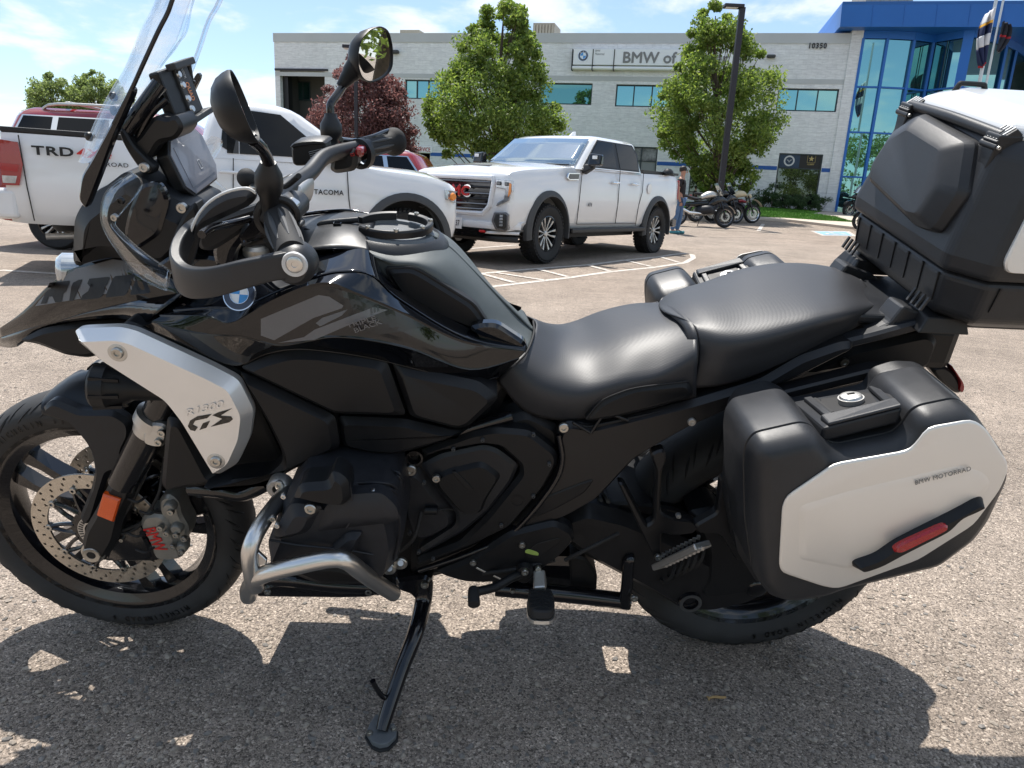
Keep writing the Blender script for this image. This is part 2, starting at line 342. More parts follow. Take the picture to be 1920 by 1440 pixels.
# loose chippings bedded in the asphalt close to the camera
mb = MB(); ico = None
bmi = bmesh.new(); bmesh.ops.create_icosphere(bmi, subdivisions=1, radius=1); IV = [v.co.copy() for v in bmi.verts]; IF = [tuple(v.index for v in f.verts) for f in bmi.faces]; bmi.free()
def chips(name, m, n, smin, smax, seed):
    rs = np.random.RandomState(seed); V = np.array([tuple(v) for v in IV]); F = np.array(IF); allv = []; allf = []
    y = 1.0+rs.rand(n)**1.6*3.6; x = (rs.rand(n)*2-1)*(.85*y+.35); s = smin+(smax-smin)*rs.rand(n)**3
    for i in range(n):
        a = rs.rand()*6.28; sc_ = s[i]*np.array([1+rs.rand()*.6, .8+.3*rs.rand(), .45+.3*rs.rand()]); v = (V*(1+(rs.rand(12, 1)-.5)*.35))*sc_; c, q = math.cos(a), math.sin(a)
        v = np.stack([v[:, 0]*c-v[:, 1]*q, v[:, 0]*q+v[:, 1]*c, v[:, 2]], 1)+[x[i], y[i], s[i]*.08]; allv.append(v); allf.append(F+12*i)
    mb = MB(); mb.v = [tuple(p) for p in np.concatenate(allv)]; mb.f = [tuple(p) for p in np.concatenate(allf).tolist()]
    me = bpy.data.meshes.new(name); me.from_pydata(mb.v, [], mb.f); me.materials.append(MATS[m]); o = bpy.data.objects.new(name, me); SC.collection.objects.link(o); return o
mm = mat('chipping_stone', (.30, .255, .21), .8, nscale=60, nvar=.55, bump=.3, bscale=900)
mm = mat('chipping_dark', (.18, .165, .15), .8, nscale=60, nvar=.5, bump=.3, bscale=900)
o = chips('pale_chippings', 'chipping_stone', 9000, .0012, .0085, 3); tag(o, 'pale tan stone chippings bedded in the asphalt under the motorcycle', 'gravel', kind='stuff')
o = chips('dark_chippings', 'chipping_dark', 5500, .0012, .0078, 5); tag(o, 'dark grey stone chippings bedded in the asphalt under the motorcycle', 'gravel', kind='stuff')

# --- painted markings, sheets 4 mm above the asphalt (worn paint)
m, t, b = surf_mat('road_paint', None, None, rough=.7); co = N(t, 'ShaderNodeTexCoord'); n_ = N(t, 'ShaderNodeTexNoise', i_Scale=26.0, i_Detail=8.0, i_Roughness=.75); L(t, co.outputs['Object'], n_.inputs['Vector'])
cr_ = N(t, 'ShaderNodeValToRGB'); e = cr_.color_ramp.elements; e[0].position = .40; e[0].color = (.33, .28, .24, 1); e[1].position = .60; e[1].color = (.68, .63, .57, 1); L(t, n_.outputs[0], cr_.inputs[0]); L(t, cr_.outputs[0], b.inputs['Base Color'])
m, t, b = surf_mat('road_paint_blue', None, None, rough=.7); co = N(t, 'ShaderNodeTexCoord'); n_ = N(t, 'ShaderNodeTexNoise', i_Scale=20.0, i_Detail=8.0, i_Roughness=.75); L(t, co.outputs['Object'], n_.inputs['Vector'])
cr_ = N(t, 'ShaderNodeValToRGB'); e = cr_.color_ramp.elements; e[0].position = .36; e[0].color = (.3, .27, .25, 1); e[1].position = .5; e[1].color = (.22, .42, .58, 1); L(t, n_.outputs[0], cr_.inputs[0]); L(t, cr_.outputs[0], b.inputs['Base Color'])
def stripe(pts, w, dz=.004, mb=None):
    mb = mb or MB(); P = [G(*p) if len(p) == 2 else Vector(p) for p in pts]; Lf = []; Rt = []
    for i, p in enumerate(P):
        d = (P[min(i+1, len(P)-1)]-P[max(i-1, 0)]); d.z = 0; d.normalize(); s = Vector((-d.y, d.x, 0))*w/2; Lf.append(p+s); Rt.append(p-s)
    rows = []
    for a, b_ in zip(Lf, Rt): rows.append([Vector((q.x, q.y, gz(q.y)+dz)) for q in (a, b_)])
    mb.grid(rows); return mb
hatch = MB()
stripe([(860, 516), (903, 513), (1007, 504), (1103, 497), (1173, 488), (1236, 482), (1262, 477.5), (1287, 475), (1298, 478), (1300, 484), (1284, 493), (1224, 502), (1143, 510), (1067, 521), (1000, 529), (930, 537), (860, 545)], .10, mb=hatch)
for k, (a, b_) in enumerate([((903, 514), (965, 531)), ((930, 512), (1020, 526)), ((1007, 505), (1066, 520)), ((1103, 498), (1143, 509)), ((1173, 489), (1223, 501)), ((1240, 483), (1274, 493)), ((850, 520), (905, 539))]): stripe([a, b_], .09, .008, mb=hatch)
tag(hatch.build('hatched_marking', 'road_paint', smooth=0), kind='structure')
tag(stripe([(868, 467.5), (970, 459.5)], .1).build('bay_line', 'road_paint', smooth=0), kind='structure')
tag(stripe([(1422, 433), (1431, 420)], .12).build('bay_line', 'road_paint', smooth=0), kind='structure')
tag(stripe([(0, 507), (130, 515)], .1).build('bay_line', 'road_paint', smooth=0), kind='structure')
# accessible bay symbol
def flat_poly(pts, dz, m, name, mb=None):
    q = [G(*p) for p in pts]; q = [Vector((p.x, p.y, gz(p.y)+dz)) for p in q]; mb = mb or MB(); mb.add(q, [tuple(range(len(q)))]); return mb
hb = flat_poly([(1519, 433), (1592, 434), (1607, 443), (1541, 442)], .004, 'road_paint', 'x'); tag(hb.build('accessible_bay_symbol', 'road_paint', smooth=0), kind='structure')
hb = flat_poly([(1526, 434.2), (1586, 435), (1598, 442), (1547, 441.2)], .008, 'x', 'x'); tag(hb.build('accessible_bay_field', 'road_paint_blue', smooth=0), kind='structure')
hb = MB(); stripe([(1556, 436), (1562, 438), (1578, 438.6), (1586, 440.5)], .13, .012, mb=hb); stripe([(1552, 438), (1550, 439.6), (1562, 440.6), (1572, 440)], .10, .012, mb=hb)
tag(hb.build('wheelchair_symbol', 'road_paint', smooth=0), kind='structure')
# tar sealed cracks
mat('tar', (.05, .045, .042), .6)
tb = MB()
for pts in ([(1330, 445), (1440, 447), (1570, 455)], [(1080, 496), (1130, 500), (1180, 503)], [(1420, 423), (1500, 430), (1600, 436)], [(1300, 431), (1380, 434), (1460, 440)]):
    P = [G(*p) for p in pts]; Q, _ = cr_path(P, [0]*3, 6); stripe([tuple(q+Vector((random.uniform(-.06, .06), random.uniform(-.12, .12), 0))) for q in Q], .03, mb=tb)
tag(tb.build('tar_crack_seal', 'tar', smooth=0), kind='structure')

# --- kerb, concrete strip, lawn, path
mat('concrete', (.50, .43, .36), .85, nscale=3, nvar=.12, bump=.3, bscale=150)
mat('grass_soil', (.055, .12, .018), .95, nscale=9, nvar=.3)
def slab(name, outline, h, m, dz=0):
    P = [Vector(p) for p in outline]; mb = MB(); mb.prism([Vector((p.x, p.y, gz(p.y)+dz)) for p in P], [Vector((p.x, p.y, gz(p.y)+dz+h)) for p in P]); o = mb.build(name, m, smooth=20, bevel=.01); tag(o, kind='structure'); return o
WR = atY(1562, 402, 34); ROOFZ = atY(1612, 62, 34).z
d_ = ray(513, 62); WLp = CAM+d_*((ROOFZ-CH)/d_.z); WL = Vector((WLp.x, WLp.y, 0)); WRg = Vector((WR.x, WR.y, 0))
WD = (WRg-WL).normalized(); WN = Vector((WD.y, -WD.x, 0))     # outward, to the camera
WLEN = (WRg-WL).length
def along(s_, off=0): return WL+WD*s_+WN*off
kb = [G(1608, 431), G(1480, 416), G(1388, 412), G(1300, 409)]
kb2 = [G(1606, 421.5), G(1544, 418), G(1470, 413), G(1388, 409), G(1300, 406)]
slab('kerb', kb+kb2[::-1], .09, 'concrete')
# kerb strip going on to the left and to the right, parallel to the building
e0 = G(1300, 407.5); lft = e0-WD*24; slab('kerb', [e0, lft, lft+WN*-.35, e0+WN*-.35], .12, 'concrete')
e1 = G(1608, 427); slab('kerb', [e1, e1+Vector((14, -4.5, 0)), e1+Vector((14.1, -4.15, 0)), e1+Vector((.1, .35, 0))], .10, 'concrete')
LAWN = [kb2[i] for i in range(5)]+[lft+WN*-.35, along(2, .3), along(WLEN-1.0, .3), G(1540, 401), G(1521, 404.5), G(1567, 410.5), G(1588, 418)]
slab('lawn_soil', LAWN[::-1], .085, 'grass_soil')
slab('path', [G(1521, 404.5), G(1540, 401), along(WLEN-1, .25), along(WLEN+10, .4)+Vector((0, -1.5, 0)), G(1640, 425), G(1606, 421), G(1567, 410.5)], .095, 'concrete')
def in_poly(x, y, P):
    c = False; j = len(P)-1
    for i in range(len(P)):
        if (P[i].y > y) != (P[j].y > y) and x < (P[j].x-P[i].x)*(y-P[i].y)/(P[j].y-P[i].y)+P[i].x: c = not c
        j = i
    return c
def grass(name, P, n, h, base):
    xs_ = [p.x for p in P]; ys_ = [p.y for p in P]; V = []; F = []; k = 0
    while k < n:
        x = random.uniform(max(min(xs_), -2), max(xs_)); y = random.uniform(min(ys_), max(ys_))
        if not in_poly(x, y, P): continue
        a = random.uniform(0, 6.28); w = .012; hh_ = h*random.uniform(.6, 1.3); z = gz(y)+base; l = random.uniform(-.03, .03)
        V += [(x-w*math.cos(a), y-w*math.sin(a), z), (x+w*math.cos(a), y+w*math.sin(a), z), (x+l, y+l, z+hh_)]; F.append((3*k, 3*k+1, 3*k+2)); k += 1
    me = bpy.data.meshes.new(name); me.from_pydata(V, [], F); me.materials.append(MATS['grass_blade']); o = bpy.data.objects.new(name, me); SC.collection.objects.link(o); return o
mat('grass_blade', (.10, .24, .022), .6, nscale=2, nvar=.3)
tag(grass('lawn_grass', LAWN, 60000, .06, .085), 'bright green mown grass strip between the kerb and the building', 'grass', kind='stuff')

# ================================================================== showroom building
# split face block wall
m, t, b = surf_mat('block_wall', None, None, rough=.9); co = N(t, 'ShaderNodeTexCoord')
sx_ = N(t, 'ShaderNodeSeparateXYZ'); L(t, co.outputs['UV'], sx_.inputs[0])
br = N(t, 'ShaderNodeTexBrick', i_Scale=1.0, i_Mortar_Size=.012, i_Bias=0.0, i_Brick_Width=.4, i_Row_Height=.2); L(t, co.outputs['UV'], br.inputs['Vector'])
br.inputs['Color1'].default_value = (.82, .82, .805, 1); br.inputs['Color2'].default_value = (.76, .76, .75, 1); br.inputs['Mortar'].default_value = (.72, .72, .71, 1); br.inputs['Mortar Smooth'].default_value = .6
mp = N(t, 'ShaderNodeMapping'); mp.inputs['Scale'].default_value = (3.2, 14, 1); L(t, co.outputs['UV'], mp.inputs[0])
n1 = N(t, 'ShaderNodeTexNoise', i_Scale=1.0, i_Detail=8.0, i_Roughness=.72); L(t, mp.outputs[0], n1.inputs['Vector'])
mr = N(t, 'ShaderNodeMapRange'); mr.inputs[1].default_value = .3; mr.inputs[2].default_value = .7; mr.inputs[3].default_value = .80; mr.inputs[4].default_value = 1.14; L(t, n1.outputs[0], mr.inputs[0])
n2 = N(t, 'ShaderNodeTexNoise', i_Scale=.35, i_Detail=4.0); L(t, co.outputs['UV'], n2.inputs['Vector'])
mr2 = N(t, 'ShaderNodeMapRange'); mr2.inputs[1].default_value = .3; mr2.inputs[2].default_value = .7; mr2.inputs[3].default_value = .93; mr2.inputs[4].default_value = 1.06; L(t, n2.outputs[0], mr2.inputs[0])
mm_ = N(t, 'ShaderNodeMix', data_type='RGBA', blend_type='MULTIPLY'); mm_.inputs[0].default_value = 1; L(t, br.outputs[0], mm_.inputs[6]); L(t, MA(t, 'MULTIPLY', mr.outputs[0], mr2.outputs[0]), mm_.inputs[7]); L(t, mm_.outputs[2], b.inputs['Base Color'])
bu = N(t, 'ShaderNodeBump', i_Strength=.8, i_Distance=.022); L(t, MA(t, 'ADD', n1.outputs[0], MA(t, 'MULTIPLY', br.outputs['Fac'], -.2)), bu.inputs['Height']); L(t, bu.outputs[0], b.inputs['Normal'])
def uv_wall(o, org, dx):
    me = o.data; uv = me.uv_layers.new(name='UV')
    for l in me.loops:
        co_ = me.vertices[l.vertex_index].co; uv.data[l.index].uv = ((Vector(co_)-org).dot(dx), co_.z)
BLD = empty('showroom_building', (WR.x, WR.y, 0), label='long two storey pale grey block showroom with blue stripe and teal windows', cat='building'); BO = Vector((WR.x, WR.y, 0))
def Wp(px, py, off=0):           # photo pixel -> (s, z) on the facade plane moved out by off
    d = ray(px, py); o = WL+WN*off; t_ = (o-CAM).dot(WN)/d.dot(WN); P = CAM+d*t_; return (P-WL).dot(WD), P.z
def W3(s_, z_, off=0): p = WL+WD*s_+WN*off; return Vector((p.x, p.y, z_))-BO
def wrect(x0, y0, x1, y1, off=0):
    # pixel box -> rectangle on the wall (s0,z0,s1,z1)
    s0, za = Wp(x0, (y0+y1)/2, off); s1, zb = Wp(x1, (y0+y1)/2, off); sm = (x0+x1)/2; return s0, Wp(sm, y1, off)[1], s1, Wp(sm, y0, off)[1]
def wbox(mb, s0, z0, s1, z1, o0, o1):
    A = [W3(s0, z0, o0), W3(s1, z0, o0), W3(s1, z1, o0), W3(s0, z1, o0)]; B = [W3(s0, z0, o1), W3(s1, z0, o1), W3(s1, z1, o1), W3(s0, z1, o1)]; return mb.prism(A, B)
GBASE = -.2
wins = {'upper': [wrect(672, 148, 722, 180), wrect(759, 149.5, 846, 186), wrect(1012, 155.5, 1110, 196), wrect(1154, 159, 1291, 201), wrect(1457, 166, 1571, 209)]}
panes_n = [2, 4, 1, 4, 3]
bay = wrect(527, 133, 610, 300); bay = (bay[0], gz(40)+.02, bay[2], bay[3])
g1 = wrect(1171, 275, 1231, 340); g1 = (g1[0], gz(36)+.35, g1[2], g1[3]); g2 = wrect(1294, 300, 1374, 355); g2 = (g2[0], gz(35)+.25, g2[2], g2[3])
g3 = wrect(1454, 288, 1536, 395); g3 = (g3[0], gz(34)+.25, g3[2], g3[3]); sv = wrect(782, 287, 806, 320); sv = (sv[0], gz(38)+.05, sv[2], sv[3])
holes = wins['upper']+[bay, g1, g2, g3, sv]
ss = sorted({0, WLEN}|{h_[0] for h_ in holes}|{h_[2] for h_ in holes}); zs = sorted({GBASE, ROOFZ-.42}|{h_[1] for h_ in holes}|{h_[3] for h_ in holes})
wall = MB(); TH = .35
def inhole(s_, z_): return any(h_[0] < s_ < h_[2] and h_[1] < z_ < h_[3] for h_ in holes)
# one skin with reveals
for i in range(len(ss)-1):
    for j in range(len(zs)-1):
        a, b_, c, d = ss[i], zs[j], ss[i+1], zs[j+1]
        if inhole((a+c)/2, (b_+d)/2): continue
        wall.add([W3(a, b_), W3(c, b_), W3(c, d), W3(a, d)], [(0, 1, 2, 3)])
for h_ in holes:
    s0, z0, s1, z1 = h_; dd = -TH
    wall.add([W3(s0, z0), W3(s1, z0), W3(s1, z1), W3(s0, z1), W3(s0, z0, dd), W3(s1, z0, dd), W3(s1, z1, dd), W3(s0, z1, dd)], [(0, 1, 5, 4), (1, 2, 6, 5), (2, 3, 7, 6), (3, 0, 4, 7)])
for (a, b_) in ((0, 1), (WLEN, -1)):                        # end walls
    wall.add([W3(a, GBASE), W3(a, ROOFZ-.42), W3(a, ROOFZ-.42, -22), W3(a, GBASE, -22)], [(0, 1, 2, 3)])
wall.add([W3(0, GBASE, -22), W3(WLEN, GBASE, -22), W3(WLEN, ROOFZ-.42, -22), W3(0, ROOFZ-.42, -22)], [(0, 1, 2, 3)])
wo_ = wall.build('block_wall', 'block_wall', BLD, smooth=0); uv_wall(wo_, WL-BO, WD)
# UVs must follow the long wall only; end wall gets its own scale through depth
mb = MB(); wbox(mb, 0-.03, ROOFZ-.42, WLEN+.03, ROOFZ, -22, .03); mb.build('parapet', 'parapet', BLD, smooth=0)
mb = MB(); zb = wins['upper'][2][3]+.12; wbox(mb, 0.02, zb, WLEN-.02, zb+.2, -.01, .012); o = mb.build('band_course', 'parapet', BLD, smooth=0)
# pier at the right end
mb = MB(); p0 = Wp(1597, 62)[0]; wbox(mb, p0, GBASE, WLEN+.06, ROOFZ+.22, -.6, .06); o = mb.build('corner_pier', 'block_wall', BLD, smooth=0); uv_wall(o, WL-BO, WD)
# blue stripe pieces between openings
sz0 = [Wp(1262, 311)[1], Wp(1262, 304)[1]]; z0_, z1_ = sz0
for a, b_ in ((1.0, bay[0]-.3), (bay[2]+.05, sv[0]-.02), (sv[2]+.02, g1[0]-.02), (g1[2]+.02, g2[0]-.02), (g2[2]+.02, g3[0]-.02), (g3[2]+.02, p0-.01)):
    if b_-a > .2: mb = MB(); wbox(mb, a, z0_, b_, z1_, -.005, .012); mb.build('blue_stripe', 'blue_stripe', BLD, smooth=0)
mat('window_frame', (.03, .045, .05), .4)
def window(rect, n, glass='teal_glass', rec=.12, rows=1, splits=None):
    s0, z0, s1, z1 = rect; fb = MB(); w = .055
    wbox(fb, s0, z0, s1, z0+w, -rec-.05, -rec+.03); wbox(fb, s0, z1-w, s1, z1, -rec-.05, -rec+.03); wbox(fb, s0, z0+w, s0+w, z1-w, -rec-.05, -rec+.03); wbox(fb, s1-w, z0+w, s1, z1-w, -rec-.05, -rec+.03)
    for k in range(1, n): x = s0+(s1-s0)*k/n; wbox(fb, x-.025, z0+w, x+.025, z1-w, -rec-.045, -rec+.025)
    zz = splits or []
    for z in zz: wbox(fb, s0+w, z-.02, s1-w, z+.02, -rec-.042, -rec+.02)
    fr = fb.build('window', 'window_frame', BLD, smooth=0); cuts = [z0+w]+zz+[z1-w]
    for k in range(n):
        a = s0+(s1-s0)*k/n+.03; b_ = s0+(s1-s0)*(k+1)/n-.03
        for c in range(len(cuts)-1):
            pb = MB(); tl = random.uniform(-.012, .012); A = [W3(a, cuts[c]+.01, -rec-.02+tl), W3(b_, cuts[c]+.01, -rec-.02), W3(b_, cuts[c+1]-.01, -rec-.02), W3(a, cuts[c+1]-.01, -rec-.02+tl)]
            pb.prism([p+(-WN)*.012 for p in A], A); g = glass[c] if isinstance(glass, list) else glass
            po = pb.build('pane', g, fr, smooth=0)
    return fr
for i, (r_, n_) in enumerate(zip(wins['upper'], panes_n)): window(r_, n_, 'teal_glass_dark' if i == 2 else 'teal_glass')
mat('poster_grey', (.20, .20, .20), .4, nscale=2.5, nvar=.9); mat('spandrel', (.26, .27, .27), .4); mat('poster_navy', (.02, .045, .085), .35); mat('poster_black', (.012, .011, .011), .35); mat('print_gold', (.55, .42, .16), .5)
zsp = Wp(1200, 302)[1]; window(g1, 2, ['spandrel', 'poster_grey'], splits=[zsp], rec=.06)
window(g2, 2, 'shop_glass', rec=.06); 
zs3 = Wp(1495, 316)[1]; window(g3, 1, ['shop_glass', 'poster_black'], splits=[zs3], rec=.06)
sm_ = (g3[0]+g3[2])/2
mb = MB(); wbox(mb, g3[0]+.06, zs3+.03, sm_-.02, g3[3]-.06, -.079, -.05); ps = mb.build('poster', 'poster_navy', BLD, smooth=0)
rc = W3((g3[0]+sm_)/2, (zs3+g3[3])/2, -.049); rr_ = (g3[3]-zs3)*.36
mb = MB(); mb.lathe([(rr_*.72, 0), (rr_*.72, .01), (rr_, .01), (rr_, 0)], rc, WN, 28, closed=True); mb.build('emblem_ring', 'print_white', ps, smooth=0)
mb = MB(); 
for k, (a, b_) in enumerate((((-.5, .25), (-.08, -.12)), ((.5, .25), (.08, -.12)), ((-.12, -.1), (.12, -.1)), ((0, .05), (0, -.35)), ((-.3, .25), (-.02, -.2)), ((.3, .25), (.02, -.2)))):
    mb.bar(rc+WD*a[0]*rr_+Vector((0, 0, a[1]*rr_)), rc+WD*b_[0]*rr_+Vector((0, 0, b_[1]*rr_)), .012, rr_*.14, up=WN)
mb.build('emblem_bird', 'print_white', ps, smooth=0)
ac = W3((g3[2]+sm_)/2, (zs3+g3[3])/2+.12, -.05); q = (g3[3]-zs3)*.26; mb = MB()
for a, b_ in (((-q, -q), (q, -q)), ((q, -q), (q, q)), ((q, q), (-q, q)), ((-q, q), (-q, -q))): mb.bar(ac+WD*a[0]+Vector((0, 0, a[1])), ac+WD*b_[0]+Vector((0, 0, b_[1])), .01, .025, up=WN)
st = []
for k in range(10): a = math.pi/2+k*math.pi/5; rk = q*(.78 if k % 2 == 0 else .3); st.append(ac+WD*math.cos(a)*rk+Vector((0, 0, math.sin(a)*rk)))
mb.prism([p-WN*.01 for p in st], [p+WN*.004 for p in st]); mb.build('star_emblem', 'print_gold', BLD, smooth=0)
text('army_lettering', 'U.S.ARMY', 'print_gold', BLD, ac-Vector((0, 0, q*1.42)), WD, (0, 0, 1), q*.42, .004, .01)
text('door_lettering', 'BMW', 'print_white', BLD, W3(g2[0]+(g2[2]-g2[0])*.28, g2[3]-.3, -.045), WD, (0, 0, 1), .2, .004, .01)
# service doorway
mat('dark_room', (.02, .02, .022), .9); mb = MB(); wbox(mb, sv[0], sv[1], sv[2], sv[3], -2.2, -TH); mb2 = MB()
mb = MB(); mb.add([W3(sv[0], sv[1], -TH), W3(sv[2], sv[1], -TH), W3(sv[2], sv[3], -TH), W3(sv[0], sv[3], -TH), W3(sv[0], sv[1], -3), W3(sv[2], sv[1], -3), W3(sv[2], sv[3], -3), W3(sv[0], sv[3], -3)], [(4, 5, 6, 7), (0, 1, 5, 4), (1, 2, 6, 5), (2, 3, 7, 6), (3, 0, 4, 7)]); mb.build('doorway_interior', 'dark_room', BLD, smooth=0)
mat('service_red', (.45, .03, .02), .5)
mb = MB(); a, z_ = Wp(795, 282); wbox(mb, sv[0]-.1, sv[3]+.03, sv[2]+.12, sv[3]+.32, .001, .05); sg = mb.build('service_sign', 'sign_white', BLD, smooth=0)
text('service_lettering', 'SERVICE', 'service_red', sg, W3((sv[0]+sv[2])/2, sv[3]+.175, .052), WD, (0, 0, 1), .2, .006, .015, wfit=(sv[2]-sv[0])*1.08)
# recessed bay at the left end
mb = MB(); D_ = -1.9; s0, z0, s1, z1 = bay
mb.add([W3(s0, z0, -TH), W3(s1, z0, -TH), W3(s1, z1, -TH), W3(s0, z1, -TH), W3(s0, z0, D_), W3(s1, z0, D_), W3(s1, z1, D_), W3(s0, z1, D_)], [(4, 5, 6, 7), (0, 1, 5, 4), (1, 2, 6, 5), (2, 3, 7, 6), (3, 0, 4, 7)])
mat('bay_wall', (.10, .095, .09), .85); mb.build('bay_room', 'bay_wall', BLD, smooth=0)
mb = MB(); wbox(mb, s0+.02, z0, s0+.32, z1-.01, -TH-.3, -TH+.1); mb.build('bay_jamb', 'truck_black', BLD, smooth=0)
mb = MB(); wbox(mb, s0-.25, z1+.002, s1+.2, z1+.10, -.02, .08); mb.build('bay_lintel', 'pole_dark', BLD, smooth=0)
bw = [Wp(541, 152, D_+.1), Wp(581, 189, D_+.1)]; fb = MB(); A0, Z1 = bw[0]; A1, Z0 = bw[1]
fb.add([], []); wbox(fb, A0, Z0, A1, Z1, D_+.01, D_+.06); fr = fb.build('window', 'window_frame', BLD, smooth=0)
for k in range(3): pb = MB(); wbox(pb, A0+(A1-A0)*k/3+.06, Z0+.08, A0+(A1-A0)*(k+1)/3-.04, Z1-.08, D_+.061, D_+.075); pb.build('pane', 'teal_glass', fr, smooth=0)
# wall lights
for x0, y0, x1, y1 in ((735, 94.5, 749, 101.5), (1437, 103.5, 1454, 109.5)):
    s0, z0, s1, z1 = wrect(x0, y0, x1, y1); mb = MB(); wbox(mb, s0, z0, s1, z1, 0.002, .22); mb.build('wall_light', 'trim_grey', BLD, smooth=30, bevel=.05)
a, z_ = Wp(1532.5, 86); text('house_number', '10350', 'pole_dark', BLD, W3(a, z_, .03), WD, (0, 0, 1), .22, .03, .02, spacing=1.15, wfit=Wp(1549, 86)[0]-Wp(1516, 86)[0])
# roof units
def roof_unit(name, x0, x1, y0, off, lab, m, ribs=0, dep=1.6):
    s0, zt = Wp(x0, y0, off); s1, _ = Wp(x1, y0, off); r_ = empty(name, tuple(BO+W3((s0+s1)/2, ROOFZ, off)), label=lab, cat='roof unit'); o0 = BO+W3((s0+s1)/2, ROOFZ, off)
    mb = MB(); F = lambda s_, z_, o_: W3(s_, z_, o_)+BO-o0
    A = [F(s0, ROOFZ+.0, off), F(s1, ROOFZ+.0, off), F(s1, zt, off), F(s0, zt, off)]; B = [F(s0, ROOFZ+.0, off-dep), F(s1, ROOFZ+.0, off-dep), F(s1, zt, off-dep), F(s0, zt, off-dep)]
    mb.prism(A, B); mb.build('housing', m, r_, smooth=0)
    for k in range(ribs):
        x = s0+(s1-s0)*(k+.5)/ribs; mb = MB(); mb.prism([F(x-.05, ROOFZ+.05, off+.002), F(x+.05, ROOFZ+.05, off+.002), F(x+.05, zt-.08, off+.002), F(x-.05, zt-.08, off+.002)], [F(x-.05, ROOFZ+.05, off+.06), F(x+.05, ROOFZ+.05, off+.06), F(x+.05, zt-.08, off+.06), F(x-.05, zt-.08, off+.06)]); mb.build('rib', m, r_, smooth=0)
roof_unit('roof_unit', 1000, 1040, 43, -2.5, 'tan ribbed air conditioning unit on the roof beside the left green tree', 'unit_tan', 7)
roof_unit('roof_vent', 750, 786, 56, -2.0, 'low brown roof vent above the purple tree', 'unit_tan', 0)
# ---- the sign
s0, z0, s1, z1 = wrect(1074, 92, 1112, 121, .3); sgn = empty('dealer_sign', tuple(BO+W3(s0, z0, 0)), label='long white sign box with roundel and grey lettering on the block wall', cat='sign'); SO = W3(s0, z0, 0)
def sp_(x0, x1): a = Wp(x0, 106, .3)[0]; b_ = Wp(x1, 106, .3)[0]; return a, b_
def sbox(mb, a, z0, b_, z1, o0, o1):
    wbox(mb, a, z0, b_, z1, o0, o1); mb.v[-8:] = [tuple(Vector(v)-SO) for v in mb.v[-8:]]; return mb
for x0, x1 in ((1075, 1111), (1112.5, 1151), (1152.5, 1388)):
    a, b_ = sp_(x0, x1); mb = MB(); sbox(mb, a, z0, b_, z1, .02, .3); mb.build('sign_box', 'sign_white', sgn, smooth=0)
a, b_ = sp_(1072, 1390); mb = MB(); mb.tube([W3(a, z0-.13, .22)-SO, W3(b_, z0-.13, .22)-SO], .085, 14); mb.build('light_tube', 'sign_white', sgn)
for x in (1073, 1111.7, 1151.7, 1389): a, _ = sp_(x, x); mb = MB(); sbox(mb, a-.02, z0-.24, a+.02, z1, .01, .32); mb.build('bracket', 'trim_grey', sgn, smooth=0)
def roundel(parent, c, n, up, r, t_=.006, seg=40, letters=True):
    n = Vector(n).normalized(); up = Vector(up); up = (up-n*up.dot(n)).normalized(); rt = up.cross(n); c = Vector(c)
    mb = MB(); mb.lathe([(0, 0), (0, t_*.5), (r*1.0, t_*.5), (r*1.04, 0)], c, n, seg, x=rt); rd = mb.build('roundel', 'badge_navy', parent)
    mb = MB(); mb.lathe([(r*.985, t_*.2), (r*.985, t_*.8), (r*1.045, t_*.8), (r*1.045, t_*.2)], c, n, seg, x=rt, closed=True); mb.build('rim', 'chrome', rd)
    mb = MB(); mb.lathe([(r*.575, t_*.4), (r*.575, t_*.85), (r*.61, t_*.85), (r*.61, t_*.4)], c, n, seg, x=rt, closed=True); mb.build('inner_rim', 'chrome', rd)
    for k in range(4):
        mb = MB(); pts = [c+n*t_*.6]+[c+n*t_*.6+(rt*math.cos(a)+up*math.sin(a))*r*.575 for a in (math.pi/2*k+math.pi/2*j/8 for j in range(9))]; mb.add(pts, [tuple(range(len(pts)))]); mb.build('quadrant', ('badge_white', 'badge_blue')[k % 2 == 1], rd, smooth=0)
    if letters:
        for ch, a in zip('BMW', (132, 90, 48)):
            d = rt*math.cos(R(a))+up*math.sin(R(a)); text('letter', ch, 'print_white', rd, c+n*t_*.6+d*r*.79, d.cross(n)*-1 if False else (n.cross(d)*-1), d, r*.26, t_*.2, .01)
    return rd
a, b_ = sp_(1075, 1111); pc = Wp(1093.5, 104.5, .3); roundel(sgn, W3(pc[0], pc[1], .301)-SO, WN, (0, 0, 1), .235, .02)
a = Wp(1116, 97, .3); text('sign_small_lettering', 'BMW', 'sign_grey', sgn, W3(a[0], Wp(1116, 95, .3)[1], .302)-SO, WD, (0, 0, 1), .10, .004, .0, 'LEFT'); text('sign_small_lettering', 'Motorrad', 'sign_grey', sgn, W3(a[0], Wp(1116, 101, .3)[1], .302)-SO, WD, (0, 0, 1), .11, .004, .0, 'LEFT')
a = Wp(1167, 107.5, .3); b_ = Wp(1364, 107.5, .3); text('sign_lettering', 'BMW of Denver', 'sign_grey', sgn, W3(a[0], a[1], .302)-SO, WD, (0, 0, 1), .47, .02, .022, 'LEFT', wfit=b_[0]-a[0])

